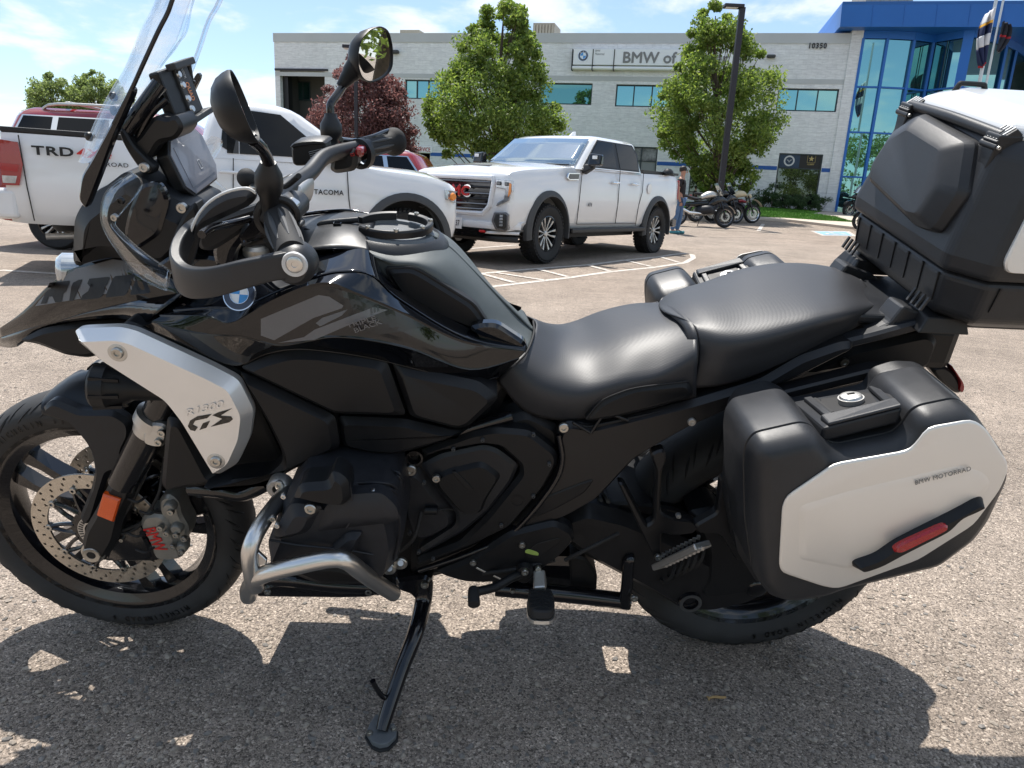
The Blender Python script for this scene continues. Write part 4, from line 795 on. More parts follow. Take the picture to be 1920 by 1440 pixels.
# ---------------------------------------------------------------- crew cab pickup with the big grille
def pose(P_front, P_rear, track, side):
    # contact points of the two visible wheels (near side); side=+1 when the car's left is seen
    d = (P_front-P_rear); d.z = 0; wb = d.length; d.normalize(); left = Vector((-d.y, d.x, 0)); c = (P_front+P_rear)/2-left*side*track; return c, math.atan2(d.y, d.x), wb
def gmc():
    pf, pr = G(1012, 494), G(1214, 473); c, az, wb = pose(pf, pr, .86, 1); z0 = gz(c.y)
    r = empty('pickup_truck', (c.x, c.y, z0), (0, 0, az), 'white crew cab pickup with large black slatted grille and silver wheels', 'pickup truck'); h = wb/2
    W = .985
    secs = [(h+.97, .91, .52, 1.16, .02, .06), (h+.93, .95, .47, 1.24, .03, .07), (h+.80, .97, .47, 1.28, .045, .09), (h+.45, W, .48, 1.325, .06, .09), (h-.2, W, .48, 1.37, .065, .09), (h-.75, W, .48, 1.41, .05, .08), (h-.95, W, .46, 1.40, .0, .05), (0, W, .46, 1.40, 0, .05), (-.7, W, .46, 1.41, 0, .05), (-h+.62, W, .46, 1.42, 0, .05), (-h, W, .50, 1.43, 0, .05), (-h-.75, W-.01, .55, 1.43, 0, .05), (-h-.95, W-.04, .60, 1.42, 0, .06)]
    loft_body('body', secs, 'truck_white', r, [(h, .46, .52), (-h, .46, .52)], .38)
    ybody = lambda x, z: W+.002
    # wheel wells
    for x in (h, -h):
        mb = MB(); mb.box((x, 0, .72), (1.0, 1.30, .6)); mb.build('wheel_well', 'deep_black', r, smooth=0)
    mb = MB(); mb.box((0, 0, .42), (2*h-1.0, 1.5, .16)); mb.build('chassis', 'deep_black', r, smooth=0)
    for s in (-1, 1):
        for x in (h, -h):
            wheel(r, x, s*.86, .425, .29, s, .262); arch_flare(r, x, .46, .585, .50, W, s)
        mb = MB(); mb.box((-.02, s*(W-.02), .46), (2*h-1.15, .16, .08)); mb.build('side_step', 'truck_black', r, smooth=0, bevel=.02)
    # cabin
    zb, zt, wb_, wt_ = 1.38, 1.90, .955, .80
    cabin('cab', r, 'truck_white', h-.70, -h+.66, h-1.42, -h+.80, zb, zt, wb_, wt_)
    yc = lambda x, z: wb_+(wt_-wb_)*(z-zb)/(zt-zb)
    for s in (-1, 1):
        side_poly(r, 'window_surround', [(h-.93, 1.425), (h-1.52, 1.86), (-h+.95, 1.86), (-h+.80, 1.72), (-h+.82, 1.425)], yc, 'truck_black', s, .008, .01)
        side_poly(r, 'front_side_window', [(h-1.0, 1.45), (h-1.54, 1.835), (h-2.02, 1.84), (h-2.05, 1.45)], yc, 'dark_glass', s, .014, .006)
        side_poly(r, 'rear_side_window', [(h-2.17, 1.45), (h-2.14, 1.84), (-h+.98, 1.835), (-h+.85, 1.70), (-h+.87, 1.45)], yc, 'dark_glass', s, .014, .006)
        side_poly(r, 'window_trim', [(h-.95, 1.412), (h-.95, 1.424), (-h+.82, 1.424), (-h+.82, 1.412)], lambda x, z: yc(x, z)+.004, 'chrome', s, .014, .01)
        for x in (h-1.95, -h+1.05): handle(r, x, s*(W), 1.22, s)
        seam(r, [(h-.86, 1.40), (h-.84, 1.0), (h-.80, .56)], ybody, s); seam(r, [(h-2.1, 1.42), (h-2.12, .9), (h-2.08, .56)], ybody, s); seam(r, [(-h+.72, 1.42), (-h+.70, 1.1), (-h+.80, .86), (-h+.86, .52)], ybody, s); seam(r, [(h-.8, .56), (-h+.86, .56)], ybody, s)
        # mirror
        mb = MB(); mb.prism([(h-.86, s*.97, 1.32), (h-1.02, s*.97, 1.30), (h-1.02, s*.97, 1.47), (h-.92, s*.97, 1.46)], [(h-.90, s*1.15, 1.40), (h-1.0, s*1.15, 1.40), (h-1.0, s*1.15, 1.46), (h-.92, s*1.15, 1.46)]); mr_ = mb.build('mirror', 'truck_black', r, smooth=0, bevel=.02)
        mb = MB(); mb.prism([(h-.84, s*1.08, 1.43), (h-1.0, s*1.08, 1.43), (h-1.0, s*1.08, 1.62), (h-.88, s*1.08, 1.62)], [(h-.86, s*1.30, 1.44), (h-.98, s*1.30, 1.44), (h-.98, s*1.30, 1.60), (h-.9, s*1.30, 1.60)]); mb.build('mirror_shell', 'truck_gloss_black', mr_, smooth=0, bevel=.025)
        mb = MB(); mb.box((h-.86, s*1.20, 1.56), (.02, .08, .05)); mb.build('mirror_lamp', 'sign_white', mr_, smooth=0)
        # fender vent badge
        side_poly(r, 'fender_badge', [(h-.42, 1.24), (h-.46, 1.31), (h-.78, 1.32), (h-.76, 1.22), (h-.5, 1.21)], ybody, 'chrome', s, .01, .02); side_poly(r, 'fender_badge_inlay', [(h-.46, 1.245), (h-.49, 1.298), (h-.765, 1.308), (h-.745, 1.233), (h-.5, 1.222)], ybody, 'truck_gloss_black', s, .016, .02)
        # tail lamp
        mb = MB(); mb.box((-h-.935, s*(W-.075), 1.17), (.05, .10, .36)); mb.build('tail_light', 'red_lens', r, smooth=0, bevel=.02)
    text('badge_lettering', 'AT4', 'trim_grey', r, (h-1.15, W+.016, .86), (-1, 0, 0), (0, 0, 1), .06, .004, .01, spacing=1.2)
    mb = MB(); mb.lathe([(0, .004), (.085, .004), (.09, 0)], (-h+.42, W+.002, 1.16), (0, 1, 0), 24); mb.build('fuel_door', 'truck_white', r)
    # windscreen: on the slope of the cab front
    def ws(t, y): x0 = h-.70+(h-1.42-h+.70)*t; z = zb+(zt-zb)*t; return Vector((x0+.10-.04*min(1, abs(y)/.5)-.09*max(0, (abs(y)-.5)/.5)+.016, y*(wb_-.055+(wt_-wb_)*t), z+.012))
    rows = [[ws(t, y) for y in [k/8-1 for k in range(17)]] for t in (.1, .3, .5, .7, .9)]; mb = MB(); mb.grid(rows); mb.build('windscreen', 'screen_glass', r, smooth=60, solid=.006)
    mb = MB(); mb.tube([ws(.08, y)+Vector((.015, 0, .005)) for y in (-.9, -.4, .1, .5, .9)], .012, 6); mb.build('wiper_cowl', 'truck_black', r)
    # grille
    fx = h+.975
    mb = MB(); mb.prism([(fx-.05, -.70, 1.15), (fx-.05, .70, 1.15), (fx-.04, .66, .78), (fx-.04, .5, .66), (fx-.04, -.5, .66), (fx-.04, -.66, .78)], [(fx-.2, -.70, 1.15), (fx-.2, .70, 1.15), (fx-.2, .66, .78), (fx-.2, .5, .66), (fx-.2, -.5, .66), (fx-.2, -.66, .78)]); 
    mb = MB(); 
    q = [(-.64, 1.17), (.64, 1.17), (.66, 1.10), (.60, .80), (.48, .69), (-.48, .69), (-.60, .80), (-.66, 1.10)]
    mb.prism([(fx+.012, y, z) for y, z in q], [(fx-.1, y, z) for y, z in q]); gr = mb.build('grille', 'truck_gloss_black', r, smooth=0)
    for z in (1.115, 1.045, .955, .885, .815, .745): hw = .60-max(0, .85-z)*.9; mb = MB(); mb.tube([(fx+.005, -hw, z), (fx+.035, -hw*.5, z), (fx+.042, 0, z), (fx+.035, hw*.5, z), (fx+.005, hw, z)], .017, 8, smooth=3); mb.build('slat', 'truck_black' if z in (1.045, .885) else 'chrome_dark', gr)
    mb = MB(); n = len(q)
    P = [Vector((fx+.01, y, z)) for y, z in q]; mb.tube(P+[P[0]], .036, 8); mb.build('grille_surround', 'truck_white', gr)
    text('grille_lettering', 'GMC', 'red_letter', gr, (fx+.062, 0, .985), (0, 1, 0), (0, 0, 1), .13, .02, .03, spacing=1.12, wfit=.50); text('grille_lettering_edge', 'GMC', 'chrome', gr, (fx+.055, 0, .985), (0, 1, 0), (0, 0, 1), .155, .012, .05, spacing=1.1, wfit=.53)
    # headlights (7-shaped), fog lamps, bumper
    for s in (-1, 1):
        f = lambda y, z: Vector((fx+.024-(max(0, abs(y)-.68)*.14), s*abs(y), z))
        out = [(.70, 1.16), (.965, 1.15), (.975, 1.02), (.93, .88), (.80, .83), (.72, .80), (.74, .85), (.84, .90), (.86, 1.03), (.70, 1.05)]
        mb = MB(); A = [f(y, z)+Vector((.02, s*.015, 0)) for y, z in out]; B = [f(y, z)-Vector((.15, s*.06, 0)) for y, z in out]; mb.prism(A, B); hl = mb.build('headlight', 'lamp_glass', r, smooth=0, bevel=.008)
        mb = MB(); mb.box(f(.76, 1.105)+Vector((.028, s*.012, 0)), (.02, .08, .05)); mb.box(f(.88, 1.1)+Vector((.03, s*.02, 0)), (.02, .06, .05)); mb.build('projector', 'lamp_dark', hl, smooth=0, bevel=.01)
        mb = MB(); mb.prism([f(.925, 1.12)+Vector((.028, s*.02, 0)), f(.96, 1.1)+Vector((.03, s*.02, 0)), f(.955, .98)+Vector((.03, s*.02, 0)), f(.91, .93)+Vector((.028, s*.02, 0))], [f(.925, 1.12), f(.96, 1.1), f(.955, .98), f(.91, .93)]); mb.build('turn_lamp', 'amber_lens', hl, smooth=0)
        out = [(.66, .60), (.70, .72), (.90, .73), (.94, .70), (.94, .50), (.90, .47), (.74, .48)]
        mb = MB(); mb.prism([f(y, z)+Vector((.035, s*.02, 0)) for y, z in out], [f(y, z)-Vector((.1, s*.04, 0)) for y, z in out]); fl = mb.build('fog_lamp_surround', 'chrome_dark', r, smooth=0, bevel=.01)
        out = [(.70, .605), (.73, .695), (.88, .70), (.905, .68), (.905, .53), (.87, .505), (.76, .51)]
        mb = MB(); mb.prism([f(y, z)+Vector((.042, s*.025, 0)) for y, z in out], [f(y, z) for y, z in out]); mb.build('fog_lamp_recess', 'truck_gloss_black', fl, smooth=0)
        for k in range(4): mb = MB(); mb.box(f(.84, .555+k*.04)+Vector((.055, s*.02, 0)), (.02, .05, .03)); mb.build('fog_lamp', 'lamp_glass', fl, smooth=0)
        mb = MB(); mb.tube([(fx-.02, s*.52+.035, .44), (fx+.07, s*.52+.035, .45), (fx+.09, s*.52, .45), (fx+.07, s*.52-.035, .45), (fx-.02, s*.52-.035, .44)], .016, 8, smooth=3); mb.build('tow_hook', 'red_letter', r)
    # bumper sections wrap round the front
    def bump(name, z0, z1, out, m, hw=.99):
        mb = MB(); rows = []
        for y in [k/10-1 for k in range(21)]:
            yy = y*hw; x = fx+out-max(0, abs(yy)-.62)**1.35*1.15; rows.append([Vector((x-.16, yy*.97, z0)), Vector((x, yy, z0+.02)), Vector((x+.01, yy, (z0+z1)/2)), Vector((x-.005, yy, z1-.02)), Vector((x-.16, yy*.97, z1))])
        mb.grid(rows); return mb.build(name, m, r, smooth=40)
    bump('bumper', .47, .60, .045, 'truck_white'); bump('bumper_beam', .40, .475, .03, 'truck_white', .97); bump('air_dam', .30, .405, .0, 'truck_black', .95); 
    mb = MB(); mb.prism([(fx+.058, -.60, .475), (fx+.058, .60, .475), (fx+.05, .50, .37), (fx+.05, -.50, .37)], [(fx-.1, -.6, .475), (fx-.1, .6, .475), (fx-.1, .5, .37), (fx-.1, -.5, .37)]); mb.build('lower_intake', 'truck_gloss_black', r, smooth=0)
    mb = MB(); mb.box((fx+.075, -.02, .535), (.012, .31, .155)); pl = mb.build('licence_plate', 'sign_white', r, smooth=0); text('plate_lettering', '37', 'pole_dark', pl, (fx+.082, .06, .535), (0, 1, 0), (0, 0, 1), .08, .002, .01)
    mb = MB(); mb.prism([(h+.72, -.35, 1.345), (h+.72, .35, 1.345), (h+.62, .33, 1.362), (h+.62, -.33, 1.362)], [(h+.72, -.35, 1.33), (h+.72, .35, 1.33), (h+.62, .33, 1.34), (h+.62, -.33, 1.34)]); mb.build('hood_seam', 'truck_black', r, smooth=0)
    mb = MB(); mb.prism([(-h+.62, -.92, 1.425), (-h+.62, .92, 1.425), (-h-.93, .92, 1.435), (-h-.93, -.92, 1.435)], [(-h+.62, -.92, 1.475), (-h+.62, .92, 1.475), (-h-.93, .92, 1.475), (-h-.93, -.92, 1.475)]); mb.build('bed_cover', 'truck_black', r, smooth=0)
    mb = MB(); mb.prism([(h-1.95, -.02, 1.955), (h-1.95, .02, 1.955), (h-2.12, .03, 1.955), (h-2.12, -.03, 1.955)], [(h-2.06, -.008, 2.03), (h-2.06, .008, 2.03), (h-2.14, .01, 2.04), (h-2.14, -.01, 2.04)]); mb.build('antenna_fin', 'truck_white', r, smooth=0, bevel=.008)
    mb = MB(); mb.box((-h-.97, 0, .56), (.16, 1.86, .17)); mb.build('rear_bumper', 'chrome_dark', r, smooth=0, bevel=.03)
    return r, h
mat('chrome_dark', (.20, .20, .21), .18, metal=.9); mat('lamp_glass', (.42, .44, .46), .08, metal=.55, coat=1, nscale=9, nvar=.5); mat('lamp_dark', (.03, .03, .035), .1, coat=1)
mat('screen_glass', (.10, .13, .15), .03, metal=.0, coat=1, spec=1.0)
t_ = MATS['screen_glass'].node_tree; gl_ = N(t_, 'ShaderNodeBsdfGlossy'); gl_.inputs[0].default_value = (.62, .72, .78, 1); gl_.inputs[1].default_value = .02; mi_ = N(t_, 'ShaderNodeMixShader'); mi_.inputs[0].default_value = .55; L(t_, t_.nodes['Principled BSDF'].outputs[0], mi_.inputs[1]); L(t_, gl_.outputs[0], mi_.inputs[2]); L(t_, mi_.outputs[0], t_.nodes['Material Output'].inputs[0])
TRK, TH_ = gmc(); TRK.scale = (1, 1, 1.04)

# ---------------------------------------------------------------- mid size pickup on the left, seen from its right side and rear
def taco():
    # right side towards the camera
    pf, pr = Vector((-1.42, 9.08, 0)), Vector((-4.10, 7.92, 0)); c, az, wb = pose(pf, pr, .80, -1)
    r = empty('pickup_truck', (c.x, c.y, .01), (0, 0, az), 'white pickup on the left with black and red decal on its bed', 'pickup truck'); h = wb/2; W = .945
    secs = [(h+.70, .70, .52, 1.02, .03, .06), (h+.65, .82, .48, 1.09, .04, .08), (h+.54, .90, .48, 1.14, .07, .10), (h+.3, W, .48, 1.20, .075, .10), (h-.3, W, .48, 1.25, .06, .10), (h-.66, W, .46, 1.28, .03, .07), (0, W, .46, 1.28, 0, .05), (-.5, W, .46, 1.29, 0, .05), (-h+.55, W, .46, 1.30, 0, .05), (-h+.5, W, .46, 1.39, 0, .05), (-h, W, .50, 1.40, 0, .05), (-h-.9, W-.01, .52, 1.41, 0, .04), (-h-1.14, W-.02, .54, 1.41, 0, .04)]
    loft_body('body', secs, 'truck_white', r, [(h, .44, .49), (-h, .44, .47)], .36)
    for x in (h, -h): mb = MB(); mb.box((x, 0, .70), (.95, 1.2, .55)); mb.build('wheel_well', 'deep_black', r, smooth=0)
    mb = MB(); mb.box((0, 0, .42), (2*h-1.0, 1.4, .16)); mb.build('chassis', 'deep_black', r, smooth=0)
    for s in (-1, 1):
        for x in (h, -h): wheel(r, x, s*.80, .40, .26, s, .22, 'truck_black', 6); arch_flare(r, x, .44, .56, .47, W, s, t=.045)
    zb, zt, wb_, wt_ = 1.27, 1.86, .90, .76
    cabin('cab', r, 'truck_white', h-.42, -h+.62, h-1.28, -h+.82, zb, zt, wb_, wt_, .045); yc = lambda x, z: wb_+(wt_-wb_)*(z-zb)/(zt-zb)
    yb = lambda x, z: W+.002
    for s in (-1, 1):
        side_poly(r, 'front_side_window', [(h-.86, 1.33), (h-1.42, 1.775), (h-1.85, 1.80), (h-1.87, 1.33)], yc, 'dark_glass', s, .012, .006)
        side_poly(r, 'rear_side_window', [(h-2.00, 1.33), (h-1.98, 1.80), (-h+1.10, 1.78), (-h+.90, 1.66), (-h+.86, 1.40), (-h+.98, 1.33)], yc, 'dark_glass', s, .012, .006)
        side_poly(r, 'pillar_trim', [(h-1.88, 1.33), (h-1.86, 1.80), (h-1.97, 1.80), (h-1.99, 1.33)], yc, 'trim_grey', s, .010, .006)
        for x in (h-1.78, -h+.95): handle(r, x, s*W, 1.13, s, 'truck_white')
        seam(r, [(h-.72, 1.27), (h-.70, .9), (h-.66, .54)], yb, s); seam(r, [(h-1.94, 1.28), (h-1.96, .9), (h-1.92, .54)], yb, s); seam(r, [(-h+.62, 1.36), (-h+.60, .98), (-h+.66, .54)], yb, s)
        seam(r, [(-h-.98, 1.38), (-h-.96, .9), (-h-.93, .56)], yb, s)
        mb = MB(); mb.prism([(h-.80, s*.90, 1.28), (h-.92, s*.90, 1.28), (h-.92, s*.9, 1.40), (h-.84, s*.9, 1.40)], [(h-.84, s*1.08, 1.33), (h-.94, s*1.08, 1.33), (h-.94, s*1.08, 1.40), (h-.86, s*1.08, 1.40)]); mm_ = mb.build('mirror', 'trim_grey', r, smooth=0, bevel=.02)
        mb = MB(); mb.prism([(h-.80, s*1.0, 1.30), (h-.95, s*1.0, 1.30), (h-.95, s*1.0, 1.50), (h-.86, s*1.0, 1.50)], [(h-.82, s*1.18, 1.32), (h-.93, s*1.18, 1.32), (h-.93, s*1.18, 1.48), (h-.87, s*1.18, 1.48)]); mb.build('mirror_shell', 'sign_white', mm_, smooth=0, bevel=.03)
        # tail lamp wraps the corner
        A = [(-h-.99, 1.31), (-h-1.15, 1.33), (-h-1.165, .90), (-h-1.02, .90), (-h-.97, 1.1)]; tl = side_poly(r, 'tail_light', A, yb, 'red_lens', s, .012, .10)
        side_poly(tl, 'reverse_lamp', [(-h-1.03, .99), (-h-1.155, .99), (-h-1.155, .92), (-h-1.05, .92)], yb, 'lamp_glass', s, .016, .02)
        side_poly(tl, 'lamp_strip', [(-h-1.0, 1.10), (-h-1.16, 1.11), (-h-1.16, 1.04), (-h-1.02, 1.03)], yb, 'red_reflector', s, .016, .02)
        mb = MB(); mb.prism([(h+.70, s*.60, 1.02), (h+.64, s*.84, 1.04), (h+.5, s*.925, 1.06), (h+.5, s*.93, .94), (h+.63, s*.87, .90), (h+.72, s*.62, .92)], [(h+.6, s*.5, 1.02), (h+.5, s*.7, 1.04), (h+.4, s*.8, 1.06), (h+.4, s*.8, .94), (h+.5, s*.7, .9), (h+.6, s*.5, .92)]); hl = mb.build('headlight', 'lamp_glass', r, smooth=0, bevel=.01)
        mb = MB(); mb.lathe([(0, .02), (.04, .02), (.05, 0)], (h+.58, s*.905, .975), (.5, s, 0), 16); mb.build('turn_lamp', 'amber_lens', hl)
    # front bumper and rear bumper
    mb = MB(); rows = []
    for y in [k/8-1 for k in range(17)]: yy = y*.93; x = h+.73-max(0, abs(yy)-.5)**1.5*1.0; rows.append([Vector((x-.3, yy*.95, .50)), Vector((x, yy, .52)), Vector((x+.02, yy, .66)), Vector((x-.02, yy, .80)), Vector((x-.3, yy*.95, .84))])
    mb.grid(rows); mb.build('front_bumper', 'truck_white', r, smooth=40)
    mb = MB(); mb.prism([(h+.745, -.5, 1.0), (h+.745, .5, 1.0), (h+.76, .55, .84), (h+.76, -.55, .84)], [(h+.7, -.5, 1.0), (h+.7, .5, 1.0), (h+.7, .55, .84), (h+.7, -.55, .84)]); mb.build('grille', 'truck_black', r, smooth=0)
    mb = MB(); mb.box((-h-1.16, 0, .72), (.22, 1.86, .30)); mb.build('rear_bumper', 'truck_white', r, smooth=0, bevel=.05, seg=3)
    mb = MB(); mb.prism([(-h+.50, -.90, 1.395), (-h+.50, .90, 1.395), (-h-1.14, .90, 1.405), (-h-1.14, -.90, 1.405)], [(-h+.50, -.90, 1.445), (-h+.50, .90, 1.445), (-h-1.14, .90, 1.455), (-h-1.14, -.90, 1.455)]); mb.build('bed_rail_cap', 'truck_black', r, smooth=0, bevel=.01)
    mb = MB(); mb.lathe([(.16, -.1), (.34, -.11), (.38, -.06), (.38, .06), (.34, .11), (.16, .1)], (-h-.55, 0, .50), (0, .1, 1), 30, closed=True); mb.build('spare_wheel', 'rubber', r)
    mb = MB(); mb.tube([(-h-.4, -.6, .40), (-h-.9, -.62, .38)], .035, 12); mb.build('exhaust_pipe', 'alloy', r)
    X, Y_ = (1, 0, 0), (0, 0, 1); O = lambda x, z: (x, -(W+.013), z)
    text('decal_lettering', 'TRD', 'truck_black', r, O(-h-.70, 1.245), X, Y_, .085, .002, .03, 'CENTER', 1.1, wfit=.36); text('decal_lettering_red', '4X4', 'red_letter', r, O(-h-.34, 1.245), X, Y_, .085, .002, .03, 'CENTER', 1.05, wfit=.31); text('decal_lettering_small', 'OFF ROAD', 'truck_black', r, O(-h-.22, 1.145), X, Y_, .042, .002, .01, 'CENTER', 1.1, wfit=.36)
    text('badge_lettering', 'TACOMA', 'truck_black', r, O(h-.93, .965), X, Y_, .055, .004, .02, 'CENTER', 1.15, wfit=.33)
    return r, h
TAC, TCH = taco()
# ---------------------------------------------------------------- red estate cars
def suv(c, az, L_, W, H, label, rear_only=False, rails='alloy'):
    r = empty('red_suv', (c[0], c[1], gz(c[1])), (0, 0, az), label, 'car'); h = L_*.29; hw = W/2
    secs = [(h+.92, hw-.25, .4, .78, .03, .06), (h+.8, hw-.1, .32, .92, .04, .08), (h+.4, hw, .3, 1.0, .05, .09), (h-.4, hw, .3, 1.06, .05, .09), (h-.8, hw, .3, 1.07, 0, .06), (0, hw, .3, 1.07, 0, .05), (-h, hw, .32, 1.10, 0, .05), (-h-.7, hw-.03, .36, 1.10, 0, .06), (-h-.92, hw-.1, .45, 1.06, 0, .08)]
    loft_body('body', secs, 'suv_red', r, [(h, .37, .42), (-h, .37, .42)], .34)
    for s in (-1, 1):
        for x in (h, -h): wheel(r, x, s*(hw-.13), .36, .23, s, .23, 'alloy', 5, False)
    zb, zt, wb_, wt_ = 1.05, H-.04, hw-.04, hw-.22; x0b, x1b, x0t, x1t = h-.62, -h-.78, h-1.35, -h-.42
    cabin('cab', r, 'suv_red', x0b, x1b, x0t, x1t, zb, zt, wb_, wt_, .03); yc = lambda x, z: wb_+(wt_-wb_)*(z-zb)/(zt-zb)
    for s in (-1, 1):
        zl, zh_ = zb+.06, zt-.09
        side_poly(r, 'window_trim', [(h-1.06, zl-.015), (h-1.5, zh_+.015), (-h-.35, zh_+.015), (-h-.62, zl+.1), (-h-.55, zl-.015)], yc, 'chrome', s, .006, .006)
        side_poly(r, 'front_side_window', [(h-1.1, zl), (h-1.52, zh_), (h-2.0, zh_), (h-2.0, zl)], yc, 'dark_glass', s, .012, .006)
        side_poly(r, 'rear_side_window', [(h-2.08, zl), (h-2.08, zh_), (-h+.12, zh_), (-h+.02, zl)], yc, 'dark_glass', s, .012, .006)
        side_poly(r, 'quarter_window', [(-h-.06, zl), (-h+.04, zh_), (-h-.33, zh_), (-h-.58, zl+.1), (-h-.52, zl)], yc, 'dark_glass', s, .012, .006)
        z_ = zt+.06; mb = MB(); mb.tube([(x0t-.35, s*(wt_-.06), z_-.05), (x0t-.5, s*(wt_-.06), z_+.02), (x1t+.5, s*(wt_-.06), z_+.02), (x1t+.3, s*(wt_-.06), z_-.05)], .02, 8, smooth=3); mb.build('roof_rail', rails, r)
        mb = MB(); mb.box((-h-.84, s*(hw-.1), .95), (.1, .16, .28)); mb.build('tail_light', 'red_lens', r, smooth=0, bevel=.02)
        mb = MB(); mb.box((h-1.1, s*(hw+.08), 1.12), (.1, .18, .13)); mb.build('mirror', 'suv_red', r, smooth=0, bevel=.03)
    for k in (.35, .68): x = x0t+(x1t-x0t)*k; mb = MB(); mb.bar((x, -wt_+.08, zt+.11), (x, wt_-.08, zt+.11), .06, .025); mb.build('cross_bar', rails, r, smooth=0, bevel=.01)
    return r
suv((-4.95, 11.0), R(4), 4.9, 1.95, 1.86, 'red estate car with silver roof rails behind the bed of the left pickup')
suv((-3.75, 14.6), R(176), 4.7, 1.9, 1.66, 'small red car seen over the hood of the left pickup')
apply_cuts()
# rounded black object on the far bed corner
mb = MB(); p = atY(1253, 318, 14.6); o = mb.lathe([(0, .09), (.06, .08), (.10, .04), (.115, 0), (.11, -.03), (0, -.03)], (0, 0, 0), (0, 0, 1), 20).build('bed_cap_knob', 'truck_black', None)
o.parent = None; o.location = (p.x, 14.6, gz(14.6)+1.50); tag(o, 'small round black object on the rear corner of the white pickup bed', 'cap')
# ================================================================== the black touring motorcycle
BYAW, BLEAN = R(2.9), R(12); BU = Vector((math.cos(BYAW), math.sin(BYAW), 0)); V0 = Vector((-math.sin(BYAW), math.cos(BYAW), 0)); ZZ = Vector((0, 0, 1))
BW = ZZ*math.cos(BLEAN)-V0*math.sin(BLEAN); BV = V0*math.cos(BLEAN)+ZZ*math.sin(BLEAN); BOR = Vector((-.16, 1.69, 0))
BM = Matrix(((BU.x, BV.x, BW.x, 0), (BU.y, BV.y, BW.y, 0), (BU.z, BV.z, BW.z, 0), (0, 0, 0, 1)))
BIKE = empty('motorcycle', tuple(BOR), tuple(BM.to_euler()), 'large black touring motorcycle with silver side case and top box in the foreground', 'motorcycle')
BI = (Matrix.Translation(BOR) @ BM).inverted()
def P(px, py, s):
    d = ray(px, py); t = ((BOR-BV*s-CAM).dot(BV))/d.dot(BV); q = CAM+d*t-BOR; return Vector((q.dot(BU), q.dot(BV), q.dot(BW)))
def WL_(p): return BI @ Vector(p)
def mir(o, parent=None):
    me = o.data.copy(); 
    for v in me.vertices: v.co.y = -v.co.y
    me.flip_normals(); c = bpy.data.objects.new(o.name, me); SC.collection.objects.link(c); c.parent = parent or o.parent
    for md in o.modifiers:
        n = c.modifiers.new(md.name, md.type)
        for a in ('width', 'segments', 'limit_method', 'angle_limit', 'thickness', 'offset', 'levels', 'render_levels'):
            if hasattr(md, a): 
                try: setattr(n, a, getattr(md, a))
                except Exception: pass
    return c
def inset(pts, d):
    # inward offset of a closed outline in the u,w plane, v kept
    n = len(pts); A = sum(pts[i].x*pts[(i+1) % n].z-pts[(i+1) % n].x*pts[i].z for i in range(n)); sg = 1 if A > 0 else -1; out = []
    for i in range(n):
        a, b, c = pts[i-1], pts[i], pts[(i+1) % n]; e1 = Vector((b.x-a.x, b.z-a.z)); e2 = Vector((c.x-b.x, c.z-b.z))
        if e1.length < 1e-7 or e2.length < 1e-7: out.append(b.copy()); continue
        e1.normalize(); e2.normalize(); n1 = Vector((-e1.y, e1.x))*sg; n2 = Vector((-e2.y, e2.x))*sg; m = n1+n2
        if m.length < 1e-4: m = n1
        m.normalize(); k = min(2.0, 1/max(.4, m.dot(n1))); out.append(Vector((b.x+m.x*d*k, b.y, b.z+m.y*d*k)))
    return out
def plate(name, pts, s, th, m, rise=.004, ins=.006, rnd=3, parent=None, mirror=False, bevel=0, sharp=()):
    q = [P(p[0], p[1], p[2] if len(p) > 2 else s) for p in pts]
    q0_ = q; rr_ = lambda d: smooth_loop(inset(q0_, d) if d else q0_, rnd, sharp) if rnd else (inset(q0_, d) if d else q0_)
    q = rr_(0); back = [p+Vector((0, th, 0)) for p in q]; mid = [p+Vector((0, rise*.35, 0)) for p in q]; e1 = [p-Vector((0, rise*.15, 0)) for p in rr_(ins*.4)]; top = [p-Vector((0, rise, 0)) for p in rr_(ins)]
    mb = MB(); n = len(q); mb.grid([back, mid, e1, top], close=True); mb.f.append(tuple(range(n))); mb.f.append(tuple(range(3*n, 4*n)))
    o = mb.build(name, m, parent or BIKE, smooth=32, bevel=bevel)
    if mirror: mir(o)
    return o
def patch(name, rows, m, nu=4, nv=4, parent=None, mirror=False, solid=.004, local=False):
    L_ = [[(Vector(p) if local else P(*p)) for p in r_] for r_ in rows]; mb = MB(); mb.grid(cr_surf(L_, nu, nv)); o = mb.build(name, m, parent or BIKE, smooth=75 if nu > 1 else 28, solid=solid)
    if mirror: mir(o)
    return o
def pipe(name, pts, r, m, parent=None, n=12, sm=6, mirror=False, local=False):
    q = [Vector(p) if local else P(*p) for p in pts]; mb = MB(); mb.tube(q, r, n, smooth=sm); o = mb.build(name, m, parent or BIKE, smooth=50)
    if mirror: mir(o)
    return o
def bolt(px, py, s, r=.0065, m='bolt_steel', parent=None, ax=(0, -1, 0), name='bolt', loc=None):
    c = loc if loc is not None else P(px, py, s); mb = MB(); mb.lathe([(0, .0015), (r*.42, .0015), (r*.46, .004), (r*.85, .004), (r, .002), (r, -.004)], c, ax, 18); return mb.build(name, m, parent or BIKE, smooth=35)
def disc(name, c, ax, prof, m, parent=None, n=32, closed=False): mb = MB(); mb.lathe(prof, c, ax, n, closed=closed); return mb.build(name, m, parent or BIKE, smooth=40)
def tpx(name, s_, m, a, b, s, hpx, ext=.0006, bold=.0, shear=0, spacing=1.0, parent=None, yt=None):
    A, B = P(a[0], a[1], s), P(b[0], b[1], s); X = (B-A); Y = Vector((-X.z, 0, X.x)); 
    if Y.z < 0: Y = -Y
    c = (A+B)/2; sc_ = (P(c0 := (a[0]+b[0])/2, (a[1]+b[1])/2-hpx, s)-c).length
    return text(name, s_, m, parent or BIKE, c, X, Y, sc_, ext, bold, 'CENTER', spacing, shear, wfit=X.length)
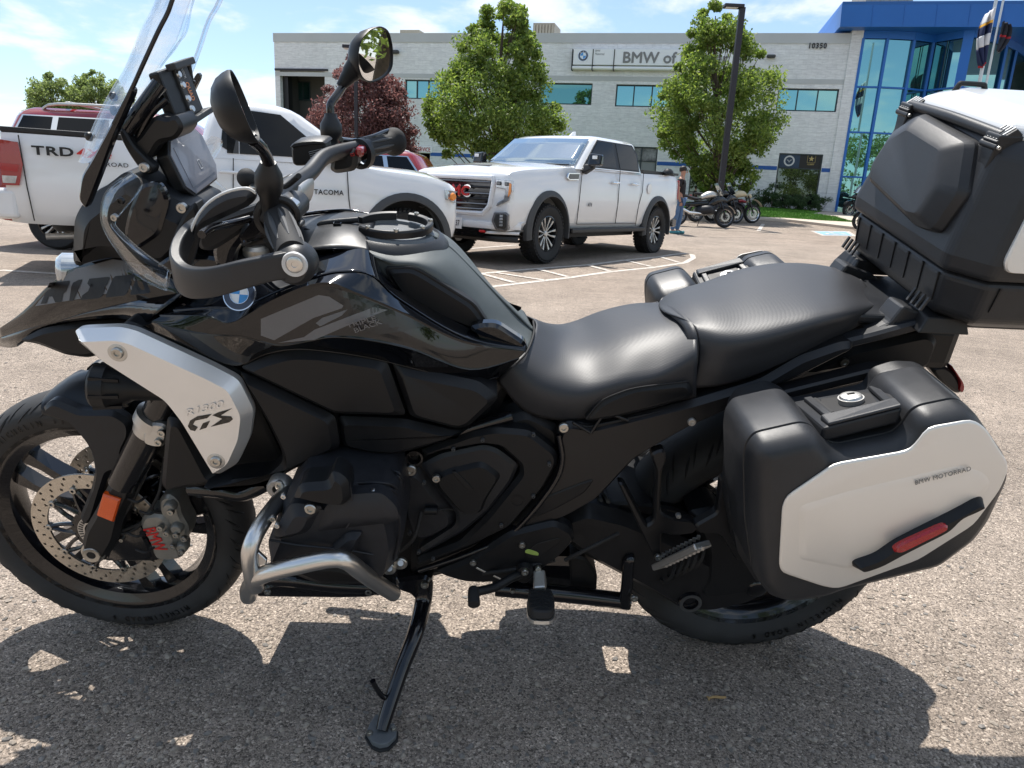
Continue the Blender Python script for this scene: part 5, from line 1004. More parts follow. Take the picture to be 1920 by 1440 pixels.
def project(name, pts, target, m, off=.0012, div=2, parent=None):
    # lays a flat sticker outline onto a body panel (follows its curve)
    tg = target if isinstance(target, (list, tuple)) else [target]
    from mathutils.bvhtree import BVHTree
    trees = [BVHTree.FromPolygons([v.co.copy() for v in o.data.vertices], [tuple(p.vertices) for p in o.data.polygons]) for o in tg]
    bm = bmesh.new(); vs = [bm.verts.new((p[0], p[1], 0)) for p in pts]; bm.faces.new(vs); bmesh.ops.triangulate(bm, faces=bm.faces)
    for _ in range(div): bmesh.ops.subdivide_edges(bm, edges=[e for e in bm.edges if e.calc_length() > 12], cuts=1); bmesh.ops.triangulate(bm, faces=bm.faces)
    o_ = BI @ CAM; ok = True
    for v in bm.verts:
        d = (BI.to_3x3() @ ray(v.co.x, v.co.y)).normalized(); hits = [t.ray_cast(o_, d) for t in trees]; hits = [h for h in hits if h[0] is not None]
        if hits: h = min(hits, key=lambda h: h[3]); v.co = h[0]-d*off
        else: v.co = P(v.co.x, v.co.y, .22)
    me = bpy.data.meshes.new(name); bm.to_mesh(me); bm.free(); me.materials.append(MATS[m]); o = bpy.data.objects.new(name, me); SC.collection.objects.link(o); o.parent = parent or tg[0]
    return o

# ---------------------------------------------------------------- wheels
def mc_wheel(c, ax, r, w, rimr, nsp, disc_side, lab):
    ax = Vector(ax).normalized(); h = w/2; up = Vector((0, 0, 1)); fr = up.cross(ax).normalized(); up = ax.cross(fr)
    t = MB(); prof = []
    for k in range(13):
        a = math.pi*k/12; prof.append((r-h*.55+h*.55*math.sin(a) if k not in (0, 12) else r-h*.58, -h*math.cos(a)*1.0))
    prof = [(rimr-.006, -h*.72), (rimr+.006, -h*.84), (rimr+.02, -h*.98)]+prof+[(rimr+.02, h*.98), (rimr+.006, h*.84), (rimr-.006, h*.72)]
    t.lathe(prof, c, ax, 96, x=fr); wh = t.build(lab, 'tyre_rubber', BIKE, smooth=50)
    # tread sipes: raised blocks between grooves read as chevrons
    tb = MB()
    for k in range(34):
        for sgn in (-1, 1):
            for q, (a0, l0) in enumerate(((0.0, .30), (.55, .26))):
                pts = []
                for i in range(6):
                    f = i/5; ph = sgn*(.16+q*.22+f*(.52-.1*q)); ang = 2*math.pi*(k+a0*1.0+(f-.5)*.75)/34; rr = r-h*.55+h*.55*math.cos(ph*math.pi/2*1.15)-.0012
                    pts.append(c+(fr*math.cos(ang)+up*math.sin(ang))*rr+ax*h*math.sin(ph*math.pi/2*1.15))
                tb.tube(pts, [.0004, .0026, .0032, .003, .0022, .0004], 5)
    tb.build('tread_groove', 'deep_black', wh, smooth=0, kind='stuff')
    rb = MB(); rb.lathe([(rimr-.030, -h*.5), (rimr-.012, -h*.66), (rimr+.002, -h*.80), (rimr+.007, -h*.80), (rimr-.004, -h*.6), (rimr-.014, 0), (rimr-.004, h*.6), (rimr+.007, h*.80), (rimr+.002, h*.80), (rimr-.012, h*.66), (rimr-.030, h*.5), (rimr-.040, 0)], c, ax, 96, x=fr, closed=True); rb.build('rim', 'gloss_black_rough', wh, smooth=40)
    hb = MB(); hb.lathe([(0, -.055), (.038, -.055), (.042, -.03), (.036, 0), (.042, .03), (.038, .055), (0, .055)], c, ax, 32, x=fr); hb.build('hub', 'gloss_black_rough', wh, smooth=40)
    for k in range(nsp):
        a = 2*math.pi*k/nsp+.38; sg = 1 if k % 2 else -1; a2 = a+sg*.17
        f = lambda rr, an, v_: c+(fr*math.cos(an)+up*math.sin(an))*rr+ax*v_
        s_ = MB(); w0, w1 = .13/.04*.013, .018
        r0, r1 = .030, rimr-.026; d0 = .012/r0*.9; d1 = .0095/r1; d2 = .017/r1
        rows = []
        for t_ in (0, .25, .5, .75, .93, 1.0):
            rr = r0+(r1-r0)*t_; an = a+(a2-a)*t_; wd = (.013*(1-t_)+.0085*t_)*(1 if t_ < .9 else 1.7)/rr; dp = .024*(1-t_)+.016*t_; yo = -.01*(1-t_)
            rows.append([f(rr, an-wd, -dp), f(rr, an-wd*.5, -dp-.004), f(rr, an+wd*.5, -dp-.004), f(rr, an+wd, -dp), f(rr, an+wd, dp), f(rr, an-wd, dp)])
        s_.grid(rows, close=True); s_.build('spoke', 'gloss_black_rough', wh, smooth=35)
    return wh, fr, up
def brake_disc(parent, c, ax, fr, up, r, off, holes=True, ri=.118):
    ax = Vector(ax).normalized(); c = c+ax*off; th = .0025
    ring = MB(); n = 54
    # real drilled ring: three rows of holes made as gaps in a fine polar grid
    m_r = 15; m_a = 216; hs = {}
    for k in range(48):
        for j, rr in enumerate((.22, .5, .80)):
            hs[(k, j)] = (2*math.pi*(k+(.33*j if k % 2 else .33*j))/48, ri+(r-ri)*rr)
    holes_ = [v for kk, v in hs.items() if (kk[0]+kk[1]) % 2 == 0]; H = np.array([(rr*math.cos(a), rr*math.sin(a)) for a, rr in holes_]); R0_ = .0042
    NA, NR = 432, 16; V = []; F = []
    for i in range(NA):
        a = 2*math.pi*i/NA
        for j in range(NR+1):
            rr = ri+(r-ri)*j/NR; x, y = rr*math.cos(a), rr*math.sin(a); d = H-np.array([x, y]); dd = np.hypot(d[:, 0], d[:, 1]); k = dd.argmin()
            if dd[k] < R0_*1.35 and dd[k] > R0_*.55: q = H[k]-d[k]/dd[k]*R0_; x, y = q
            V.append((x, y, dd[k] <= R0_*.55))
    key = lambda i, j: (i % NA)*(NR+1)+j
    for i in range(NA):
        for j in range(NR):
            q = [key(i, j), key(i+1, j), key(i+1, j+1), key(i, j+1)]; cxm = sum(V[k][0] for k in q)/4; cym = sum(V[k][1] for k in q)/4
            if np.hypot(H[:, 0]-cxm, H[:, 1]-cym).min() < R0_*.80: continue
            F.append(q)
    for sgn in (-1, 1):
        ring.add([c+fr*x+up*y+ax*th*sgn for x, y, _ in V], [tuple(q) for q in F])
    # rims of the ring
    ring.lathe([(r, -th), (r, th)], c, ax, 96, x=fr); ring.lathe([(ri, -th), (ri, th)], c, ax, 96, x=fr)
    d = ring.build('brake_disc', 'disc_steel', parent, smooth=0)
    cb = MB(); cb.lathe([(.040, -.004), (.062, -.004), (.062, .004), (.040, .004)], c, ax, 48, x=fr, closed=True)
    for k in range(10):
        a = 2*math.pi*k/10; 
        for sg in (-1, 1):
            p = [c+(fr*math.cos(a+sg*x)+up*math.sin(a+sg*x))*rr for rr, x in ((.058, .22), (.085, .12), (.113, .02))]; cb.tube(p, [.006, .005, .006], 6, smooth=3)
    cb.build('disc_carrier', 'gloss_black_rough', d, smooth=40)
    for k in range(10):
        a = 2*math.pi*k/10; bb = MB(); q = c+(fr*math.cos(a)+up*math.sin(a))*.116; bb.lathe([(.0035, .0075), (.0075, .007), (.009, .004), (.009, -.006)], q, ax, 16); bb.build('disc_button', 'bolt_steel', d, smooth=40)
    return d
STEER = R(4); FA = Vector((-.776, 0, .335)); fax = Vector((-math.sin(STEER), -math.cos(STEER), 0))   # axle pointing to the camera side
RA = Vector((.766, 0, .333))
fw, ffr, fup = mc_wheel(FA, fax, .328, .122, .260, 10, 1, 'front_wheel')
rw, rfr, rup = mc_wheel(RA, (0, -1, 0), .337, .172, .245, 10, 1, 'rear_wheel')
dl = brake_disc(fw, FA, fax, ffr, fup, .155, .070); dr = brake_disc(fw, FA, fax, ffr, fup, .155, -.070)
mb = MB(); mb.lathe([(.030, .076), (.030, .079), (.046, .079), (.046, .076)], FA, fax, 40, closed=True); sr = mb.build('sensor_ring', 'alloy', fw)
for k in range(36):
    a = 2*math.pi*k/36; q = FA+fax*.0795+(ffr*math.cos(a)+fup*math.sin(a))*.039
    if k == 0: sl_ = MB()
    sl_.box(q, (.010, .0022, .001), Matrix((ffr*math.cos(a)+fup*math.sin(a), -ffr*math.sin(a)+fup*math.cos(a), fax)).transposed())
sl_.build('sensor_slot', 'deep_black', fw, smooth=0)
mb = MB(); mb.lathe([(.0, .058), (.12, .058), (.13, .03), (.13, -.03), (0, -.03)], RA, (0, 1, 0), 48); mb.build('brake_disc', 'disc_steel', rw)
# sidewall lettering, built letter by letter round the tyre
def ring_text(s_, c, ax, fr, up, r, a0, step, h_, parent, off, m='tyre_letter', flip=False):
    # a: angle measured in the wheel plane; letters follow the tyre
    for i, ch in enumerate(s_):
        if ch == ' ': continue
        a = a0+step*i*(1 if not flip else 1); d = fr*math.cos(a)+up*math.sin(a); tt = fr*-math.sin(a)+up*math.cos(a); X = tt if not flip else tt; X = tt*(-1); Y = d
        text('sidewall_letter', ch, m, parent, c+ax*off+d*r, X, Y, h_, .0007, .01)
def ang(px, py, s): q = P(px, py, s)-FA; return math.atan2(q.dot(fup), q.dot(ffr))
ring_text('MICHELIN', FA, fax, ffr, fup, .284, ang(35, 868, .06), -.058, .015, fw, .0618)
ring_text('120/70', FA, fax, ffr, fup, .284, ang(112, 815, .06), -.058, .012, fw, .0618)
ring_text('MICHELIN', FA, fax, ffr, fup, .284, ang(352, 1130, .06), -.055, .015, fw, .0618); ring_text('ROAD 6', FA, fax, ffr, fup, .284, ang(275, 1158, .06), -.055, .015, fw, .0618)
ra_ = lambda px, py: math.atan2((P(px, py, .085)-RA).dot(rup), (P(px, py, .085)-RA).dot(rfr))
ring_text('MICHELIN', RA, Vector((0, -1, 0)), rfr, rup, .276, ra_(1560, 1118), -.06, .017, rw, .0872); ring_text('ROAD 6', RA, Vector((0, -1, 0)), rfr, rup, .276, ra_(1468, 1163), -.06, .017, rw, .0872)

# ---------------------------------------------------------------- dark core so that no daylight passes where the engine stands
def lbox(name, u0, u1, v0, v1, w0, w1, m, bevel=.01, parent=None, rot=None): mb = MB(); mb.box(((u0+u1)/2, (v0+v1)/2, (w0+w1)/2), (u1-u0, v1-v0, w1-w0), rot); return mb.build(name, m, parent or BIKE, smooth=0, bevel=bevel)
core = [(560, 850), (700, 845), (790, 850), (930, 830), (1040, 830), (1045, 960), (900, 1060), (800, 1085), (745, 1085), (700, 1060), (610, 1050), (560, 960)]
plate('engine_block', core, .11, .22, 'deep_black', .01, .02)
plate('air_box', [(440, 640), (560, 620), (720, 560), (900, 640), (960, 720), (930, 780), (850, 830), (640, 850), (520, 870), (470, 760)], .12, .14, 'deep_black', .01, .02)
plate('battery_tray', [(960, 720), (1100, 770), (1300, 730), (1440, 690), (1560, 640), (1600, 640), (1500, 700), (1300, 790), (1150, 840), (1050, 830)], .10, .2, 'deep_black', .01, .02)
# ---------------------------------------------------------------- fork, fender
ftop = P(318, 738, .12); fbot = P(232, 905, .12)
for sg in (1, -1):
    a, b = Vector(ftop), Vector(fbot); a.y *= sg; b.y *= sg; d = (b-a).normalized()
    mb = MB(); mb.tube([a-d*.12, a+d*.05], .034, 20); o = mb.build('fork_tube', 'gloss_black_rough', BIKE)
    mb = MB(); mb.lathe([(.034, 0), (.043, .004), (.043, .026), (.038, .030), (.034, .052)], a+d*.055, d, 28); mb.build('fork_clamp', 'alloy', BIKE)
    mb = MB(); mb.tube([a+d*.05, b], [.034, .032], 20); mb.build('fork_tube', 'gloss_black_rough', BIKE)
cb = plate('clamp_lug', [(283, 792), (310, 795), (315, 812), (308, 837), (290, 838), (270, 832), (268, 815)], .158, .03, 'alloy', .004, .004); 
bolt(303, 812, .165, .0085, parent=cb); bolt(297, 829, .165, .0085, parent=cb)
lf = plate('fork_lower', [(236, 880), (262, 890), (250, 930), (235, 960), (228, 985), (222, 1010), (205, 1040), (188, 1056), (165, 1056), (152, 1042), (152, 1025), (160, 990), (180, 955), (205, 905)], .135, .06, 'matte_black', .012, .012, mirror=True)
plate('fork_brace', [(160, 1000), (230, 1000), (300, 1030), (310, 1045), (290, 1052), (180, 1050)], .11, .025, 'matte_black', .004, .006, mirror=True)
c_ = P(172, 1040, .145); disc('axle_cap', c_, (0, -1, 0), [(0, 0), (.009, 0), (.010, .003), (.0185, .004), (.020, .001), (.021, -.004), (.026, -.006), (.027, -.02)], 'bolt_steel')
rf = plate('fork_reflector', [(193, 926), (226, 937), (213, 979), (181, 966)], .152, .012, 'amber', .003, .003, rnd=0)
for a_, b_ in (((255, 905), (215, 985)), ((262, 912), (222, 990)), ((300, 918), (285, 955))): pipe('brake_line', [(a_[0]+8, a_[1]-60, .10), (a_[0], a_[1], .125), (b_[0], b_[1], .125), (b_[0]+20, b_[1]+8, .12), (275, 975, .115)], .0035, 'rubber', sm=5)
# front fender: crown over the tyre plus the long side blade
fen = []
for px, py, pxs, pys, px3, py3 in ((88, 742, 78, 760, 80, 775), (120, 724, 102, 765, 105, 782), (170, 716, 140, 772, 148, 797), (225, 720, 185, 775, 170, 812), (262, 735, 225, 780, 192, 820)):
    a = P(px, py, .03); b = P(pxs, pys, .082); c = P(px3, py3, .088); am = Vector((a.x, -a.y, a.z)); fen.append([Vector((c.x, -c.y, c.z)), Vector((b.x, -b.y, b.z)), am, a, b, c])
patch('front_fender', fen, 'satin_grey', 3, 3, local=True, solid=.006)
plate('fender_blade', [(78, 764), (100, 748), (150, 770), (215, 770), (245, 790), (248, 815), (233, 845), (236, 875), (225, 880), (205, 885), (192, 925), (178, 970), (166, 984), (153, 980), (150, 968), (172, 912), (178, 880), (170, 845), (158, 825), (130, 792), (90, 778)], .100, .02, 'satin_grey', .008, .008, mirror=True)
# calipers
for sg in (1, -1):
    pts = [(268, 965), (300, 960), (318, 975), (332, 1010), (345, 1045), (318, 1052), (290, 1048), (282, 1020), (262, 985)]
    q = [P(x, y, .125) for x, y in pts]
    if sg < 0: q = [Vector((p.x, -p.y, p.z)) for p in q]
    q = smooth_loop(q, 2); ins_ = inset(q, .008); mb = MB(); mb.grid([[p+Vector((0, sg*.05, 0)) for p in q], [p+Vector((0, sg*.004, 0)) for p in q], [p-Vector((0, sg*.006, 0)) for p in ins_]], close=True); n = len(q); mb.f.append(tuple(range(n))); mb.f.append(tuple(range(2*n, 3*n))); cal = mb.build('brake_caliper', 'caliper', BIKE, smooth=30)
    if sg > 0:
        CAL = cal
        plate('caliper_bridge', [(298, 935), (315, 925), (335, 940), (340, 965), (355, 990), (350, 1015), (335, 1030), (322, 1000), (310, 975), (300, 960)], .118, .05, 'caliper', .006, .006, parent=cal)
        for x, y in ((300, 990), (312, 1000), (330, 1003), (323, 1025), (340, 1035), (320, 960), (345, 1010)): bolt(x, y, .140, .0075, parent=cal)
        for x, y in ((335, 985), (345, 1020), (322, 945)): disc('piston_housing', P(x, y, .12), (0, -1, 0), [(0, .018), (.010, .018), (.013, .014), (.014, 0)], 'caliper', cal, 20)
        tpx('caliper_lettering', 'BMW', 'red_letter', (279, 990), (303, 1032), .1325, 19, .0006, .01, parent=cal)
plate('far_caliper_mount', [(250, 960), (330, 930), (390, 925), (400, 960), (340, 975), (270, 990)], .06, .02, 'gloss_black_rough', .004, .006)
plate('caliper_bracket', [(215, 985), (262, 985), (292, 1046), (270, 1052), (195, 1052), (205, 1020)], .112, .018, 'gloss_black_rough', .004, .006); bolt(210, 1017, .12, .006); bolt(228, 1012, .12, .005)
# fog lamp
fl_ = P(176, 723, .16); fa_ = (P(300, 728, .15)-fl_).normalized(); mb = MB(); mb.lathe([(0, .004), (.036, .004), (.040, 0), (.0445, .006), (.045, .03), (.040, .036), (.036, .055), (.026, .075), (.024, .13)], fl_, fa_, 30); FL = mb.build('fog_lamp', 'matte_black', BIKE)
for k in range(8): a = 2*math.pi*k/8; e1 = fa_.orthogonal().normalized(); e2 = fa_.cross(e1); mb = MB(); mb.bar(fl_+fa_*.006+(e1*math.cos(a)+e2*math.sin(a))*.045, fl_+fa_*.058+(e1*math.cos(a)+e2*math.sin(a))*.040, .006, .006); mb.build('cooling_fin', 'matte_black', FL, smooth=0)
disc('lamp_lens', fl_-fa_*.003, -fa_, [(0, .004), (.03, .002), (.035, 0)], 'lamp_glass', FL)
# ---------------------------------------------------------------- beak
r0 = [(-6, 618, 0), (43, 583, 0), (102, 526, 0), (140, 501, 0), (212, 482, 0), (243, 487, 0), (320, 508, 0)]
r1 = [(-6, 620, .02), (43, 585, .05), (102, 528, .07), (140, 503, .08), (212, 484, .10), (243, 490, .11), (320, 511, .13)]
r2 = [(-2, 634, .03), (50, 617, .075), (110, 601, .10), (165, 585, .125), (230, 570, .15), (262, 563, .165), (345, 548, .19)]
r3 = [(-4, 648, .02), (34, 649, .05), (78, 613, .08), (143, 600, .11), (205, 596, .135), (240, 599, .155), (268, 611, .185)]
bk = patch('beak', [r0, r1, r2], 'gloss_black', 1, 4, solid=.002); mir(bk); b3 = patch('beak_lower', [r2, r3], 'gloss_black', 1, 4, mirror=True)
plate('beak_underside', [(34, 640), (78, 616), (150, 603), (233, 600), (262, 613), (230, 640), (178, 668), (163, 671), (123, 666), (70, 645)], .09, .18, 'matte_black', .006, .01, mirror=False)
project('beak_decal', [(72, 566), (104, 530), (141, 505), (212, 486), (243, 491), (300, 506), (300, 536), (225, 546), (150, 560), (66, 574)], bk, 'decal_grey', .0022, 3)
plate('fairing_bridge', [(290, 500), (320, 508), (335, 560), (262, 608), (330, 628), (400, 610), (440, 570), (480, 505), (400, 480), (320, 478)], .150, .30, 'gloss_black', .004, .006)
def slant_text(name, s_, m, a, b, s, hpx, shear, bold, parent=None): return tpx(name, s_, m, a, b, s, hpx, .0005, bold, shear, 1.0, parent)
def glyphs(name, letters, target, m, off=.0022):
    for g in letters: project(name, g, target, m, off, 1)
LT = lambda x, y, w, h, sk, pts: [(x+a*w+(1-b)*h*sk, y+b*h-(a*w)*.16) for a, b in pts]
def lettering(seq, target, m, x, y, h, sk, adv, slope):
    # blocky racing numerals drawn as polygons; x advances, y follows the slope
    SH = {'R': [[(0, 1), (0, 0), (.95, 0), (1, .12), (1, .5), (.9, .62), (.6, .62), (1.0, 1), (.7, 1), (.42, .68), (.26, .68), (.26, 1)]], '1': [[(.0, .12), (.35, 0), (.62, 0), (.62, 1), (.3, 1), (.3, .22), (0, .3)]],
          '3': [[(0, 0), (.92, 0), (1, .1), (1, .42), (.92, .5), (1, .58), (1, .9), (.92, 1), (0, 1), (0, .78), (.7, .78), (.7, .6), (.2, .6), (.2, .40), (.7, .40), (.7, .22), (0, .22)]],
          '0': [[(.08, 0), (.92, 0), (1, .1), (1, .9), (.92, 1), (.5, 1), (.5, .78), (.72, .78), (.72, .22), (.28, .22), (.28, .78), (.5, .78), (.5, 1), (.08, 1), (0, .9), (0, .1)]]}
    for ch in seq:
        w_ = adv*(.55 if ch == '1' else .86)
        for pl_ in SH[ch]:
            pts = [(x+a*w_+(1-b)*h*sk, y+b*h-(x+a*w_-X0)*slope) for a, b in pl_]; project('model_lettering', pts, target, 'deep_black', .0034, 2, bk)
        x += adv*(.62 if ch == '1' else 1.0)
X0 = 66; lettering('R1300', bk, 'gloss_black', 76, 531, 40, .42, 46, .10)
# headlamp glimpse below the cowl
disc('headlamp', P(119, 507, .05), (-1, -.4, .1), [(0, .014), (.025, .010), (.034, 0), (.034, -.03)], 'lamp_glass')
# ---------------------------------------------------------------- tank side (gloss)
A_ = [(347, 567, .185), (400, 552, .18), (455, 538, .175), (520, 508, .155), (590, 482, .135), (640, 473, .13), (691, 470, .12), (742, 535, .125), (880, 613, .135), (985, 645, .155)]
B_ = [(325, 580, .205), (395, 574, .215), (450, 573, .218), (520, 543, .212), (590, 516, .205), (640, 506, .195), (694, 512, .19), (752, 560, .19), (872, 630, .18), (985, 652, .165)]
C_2 = [(300, 594, .218), (385, 595, .235), (436, 607, .243), (507, 571, .243), (575, 543, .240), (620, 537, .236), (664, 551, .235), (757, 590, .228), (868, 643, .208), (983, 659, .17)]
D_ = [(285, 602, .222), (370, 622, .24), (450, 630, .247), (517, 643, .252), (575, 634, .256), (620, 627, .256), (682, 632, .254), (772, 652, .242), (880, 690, .218), (972, 671, .175)]
E_ = [(266, 612, .205), (350, 647, .218), (436, 684, .225), (498, 664, .228), (545, 655, .232), (600, 657, .232), (690, 670, .230), (790, 694, .222), (880, 716, .20), (935, 706, .168)]
F_ = [(266, 614, .15), (350, 652, .15), (436, 690, .15), (498, 668, .15), (545, 660, .15), (600, 662, .15), (690, 674, .15), (790, 698, .15), (880, 718, .14), (935, 708, .13)]
dup = lambda r_, dy, ds=0: [(x, y+dy, s+ds) for x, y, s in r_]
TK = patch('tank_side_panel', [A_, B_, dup(B_, 5, .004), dup(C_2, -4, -.003), C_2, D_, dup(D_, 4, -.001), E_], 'gloss_black', 5, 6, solid=0); tk2 = mir(TK)
for v_ in tk2.data.vertices: v_.co.y *= 1-.75*max(0, min(1, (v_.co.x+.05)/.22))
patch('tank_side_return', [E_, F_], 'gloss_black', 1, 6, solid=.002)
project('tank_inlay', [(431, 610), (507, 571), (575, 543), (620, 538), (662, 551), (750, 587), (800, 612), (752, 622), (690, 630), (602, 629), (520, 644), (450, 626)], TK, 'gloss_black_rough', .0006, 3)
project('tank_decal', [(489, 598), (597, 553), (617, 556), (644, 573), (641, 578), (588, 596), (584, 578), (577, 577), (538, 592), (514, 638), (489, 629)], TK, 'decal_light', .0016, 3)
project('tank_decal', [(520, 643), (570, 632), (590, 618), (700, 576), (727, 581), (648, 612), (590, 637)], TK, 'decal_light', .0016, 3)
project('tank_decal', [(592, 606), (604, 596), (652, 580), (640, 592), (600, 612)], TK, 'decal_grey', .0016, 2)
for k in range(3): project('decal_window', [(694+k*6, 577.5-k*1.5), (698+k*6, 576-k*1.5), (699+k*6, 587-k*2), (695+k*6, 589-k*2)], TK, 'gloss_black', .002, 0)
tq = P(680, 604, .262)
tpx('tank_lettering', 'TRIPLE', 'decal_light', (650, 611), (705, 596), .2640, 9); tpx('tank_lettering', 'BLACK', 'decal_light', (664, 620), (714, 603), .2640, 9)
rn = (P(452, 530, .21)-P(452, 556, .235)); roundel(BIKE, P(452, 553, .232)+Vector((0, -.004, .002)), (-.1, -.83, .5), (0, 0, 1), .0275, .005)
plate('rear_tank_fin', [(878, 613), (903, 606), (932, 606), (984, 640), (990, 655), (978, 668), (955, 672), (905, 645)], .158, .02, 'gloss_black', .006, .006)
# matte strip under the gloss, then the radiator shroud panels
plate('lower_trim_strip', [(240, 600), (268, 612), (350, 649), (440, 690), (475, 708), (462, 722), (430, 706), (330, 662), (222, 614)], .205, .05, 'matte_black', .004, .004, mirror=True)
plate('side_shroud', [(447, 690), (500, 668), (545, 656), (600, 657), (724, 676), (762, 781), (628, 777), (478, 706)], .228, .07, 'matte_black', .012, .014, mirror=True)
plate('side_shroud', [(446, 697), (478, 709), (628, 781), (637, 841), (600, 857), (545, 884), (520, 900), (480, 912), (400, 918), (376, 916), (440, 900), (500, 895), (530, 868), (527, 845), (500, 790), (470, 740)], .222, .06, 'matte_black', .012, .012, mirror=True)
plate('side_shroud', [(733, 678), (790, 694), (898, 716), (937, 746), (910, 772), (880, 800), (856, 805), (768, 782)], .222, .07, 'matte_black', .012, .014, mirror=True)
plate('side_shroud', [(632, 781), (757, 786), (855, 809), (885, 803), (800, 838), (742, 853), (690, 850), (641, 838)], .205, .07, 'matte_black', .010, .012, mirror=True)
plate('radiator', [(380, 690), (470, 730), (532, 862), (500, 897), (420, 912), (330, 915), (300, 800)], .14, .28, 'deep_black', .004, .01)
plate('fork_side_shroud', [(313, 780), (345, 790), (396, 888), (420, 900), (366, 910), (312, 923), (302, 910), (306, 862)], .185, .04, 'matte_black', .010, .012, mirror=True)
pipe('oil_hose', [(360, 915, .12), (410, 918, .14), (455, 925, .14), (500, 905, .14)], .018, 'gloss_black_rough')
# silver winglet with the model name
GSP = plate('silver_side_panel', [(137, 622), (150, 618), (222, 615), (252, 622), (395, 688), (445, 714), (474, 772), (467, 822), (444, 872), (408, 893), (393, 886), (334, 788), (306, 752), (186, 676), (142, 634)], .245, .022, 'silver_panel', .018, .016, mirror=True)
fc = .2632
def flatpoly(name, pts, s, m, parent, th=.0008):
    q = [P(x, y, s) for x, y in pts]; mb = MB(); mb.prism([p-Vector((0, th, 0)) for p in q], q); return mb.build(name, m, parent, smooth=0)
G1 = [(1300, 1100), (1280, 1118), (1210, 1142), (1300, 1142), (1310, 1160), (1290, 1182), (1185, 1205), (1210, 1180), (1265, 1163), (1180, 1158), (1190, 1130), (1225, 1118)]
flatpoly('model_lettering', [(x/3, 400+y/3) for x, y in [(1192, 1128), (1110, 1141), (1070, 1165), (1057, 1196), (1072, 1218), (1098, 1224), (1113, 1203), (1085, 1188), (1100, 1165), (1165, 1152)]], fc, 'gloss_black', GSP)
flatpoly('model_lettering', [(x/3, 400+y/3) for x, y in [(1142, 1180), (1182, 1166), (1162, 1205), (1122, 1218)]], fc, 'gloss_black', GSP)
flatpoly('model_lettering', [(x/3, 400+y/3) for x, y in [(1305, 1097), (1225, 1120), (1195, 1135), (1250, 1155), (1186, 1200), (1290, 1175), (1310, 1158), (1300, 1142), (1240, 1138)]], fc, 'gloss_black', GSP)
tpx('embossed_lettering', 'R1300', 'silver_panel', (342, 776), (417, 757), .2642, 11, .001, .02, .4, parent=GSP)
for x, y in ((220, 662), (405, 865)):
    disc('bolt_recess', P(x, y, .2636), (0, -1, 0), [(0, .0002), (.0155, .0002), (.0175, -.001)], 'alloy', GSP); bolt(x, y, .266, .0105, parent=GSP)
# ---------------------------------------------------------------- tank top, cap, front deck
t0 = [(700, 440, -.03), (800, 432, -.02), (838, 455, -.01), (872, 487, -.01), (932, 548, -.01), (975, 590, -.01), (999, 615, -.01)]
t1 = [(695, 458, .06), (780, 462, .065), (825, 478, .065), (858, 503, .065), (910, 562, .06), (955, 612, .055), (997, 640, .05)]
t2 = [(690, 474, .112), (735, 487, .118), (786, 493, .118), (822, 514, .118), (878, 572, .112), (925, 612, .10), (990, 655, .10)]
t3 = [(692, 476, .112), (737, 500, .122), (770, 508, .122), (800, 530, .122), (855, 580, .12), (900, 622, .12), (985, 660, .11)]
t4 = [(720, 515, .118), (745, 535, .118), (770, 550, .118), (800, 565, .118), (850, 595, .12), (890, 618, .122), (975, 665, .115)]
TC = patch('tank_cover', [t0, t1, t2, t3, t4], 'tank_grey', 5, 6); mir(TC)
plate('knee_pad', [(724, 506), (769, 504), (788, 512), (886, 573), (911, 608), (885, 618), (820, 592), (756, 556), (737, 530)], .132, .02, 'matte_black', .004, .006)
plate('knee_pad_shadow_gap', [(719, 501), (771, 499), (792, 507), (891, 569), (917, 609), (890, 620), (820, 594), (752, 556), (733, 530)], .129, .02, 'deep_black', .001, .002)  # slightly larger black plate; its rim draws the shadow gap round the pad
cc = P(738, 432, .0); cax = (P(738, 380, 0)-cc).normalized(); cax = Vector((.06, 0, 1)).normalized()
disc('filler_surround', cc-cax*.012, cax, [(.085, .006), (.092, .012), (.100, .008), (.112, -.006), (.118, -.03)], 'plastic_grey', n=48)
cap = disc('fuel_cap', cc-cax*.010, cax, [(0, .004), (.05, .006), (.066, .006), (.068, .012), (.080, .012), (.087, .006), (.087, -.01)], 'deck_grey', n=48)
for a0, a1 in ((-2.5, 1.25), (1.6, 2.9)):
    mb = MB(); rows = []
    for k in range(25):
        a = a0+(a1-a0)*k/24; d = Vector((math.cos(a), math.sin(a), 0)); r1_ = .078; r2_ = .066; c0 = cc+cax*.004
        rows.append([c0+d*r2_, c0+d*r2_+cax*.014, c0+d*(r1_-.003)+cax*.016, c0+d*r1_+cax*.012, c0+d*r1_])
    mb.grid(rows, close=True); mb.f += [tuple(range(5)), tuple(range(24*5, 25*5))]; mb.build('tank_bag_ring', 'truck_black', BIKE, smooth=30, bevel=.001)
for k in range(5): a = -2.2+k*.8; d = Vector((math.cos(a), math.sin(a), 0)); bolt(0, 0, 0, .005, loc=cc+cax*.019+d*.072, ax=cax, parent=cap)
dk = [[(560, 410, -.14), (600, 404, -.14), (650, 398, -.14), (704, 404, -.13)], [(556, 425, -.04), (600, 416, -.05), (650, 412, -.05), (705, 415, -.06)], [(562, 447, .04), (612, 430, .04), (660, 432, .05), (690, 440, .05)], [(570, 470, .13), (620, 466, .13), (660, 468, .12), (692, 472, .12)]]
DK = patch('front_deck', dk, 'satin_grey', 4, 4)
project('deck_mesh', [(567, 411), (628, 401), (607, 417), (577, 424)], DK, 'deck_grey', .002, 2); project('deck_mesh', [(632, 402), (690, 408), (680, 413), (622, 416)], DK, 'deck_grey', .002, 2)
project('deck_mesh', [(570, 448), (662, 463), (660, 466), (597, 466), (572, 460)], DK, 'deck_grey', .002, 2)
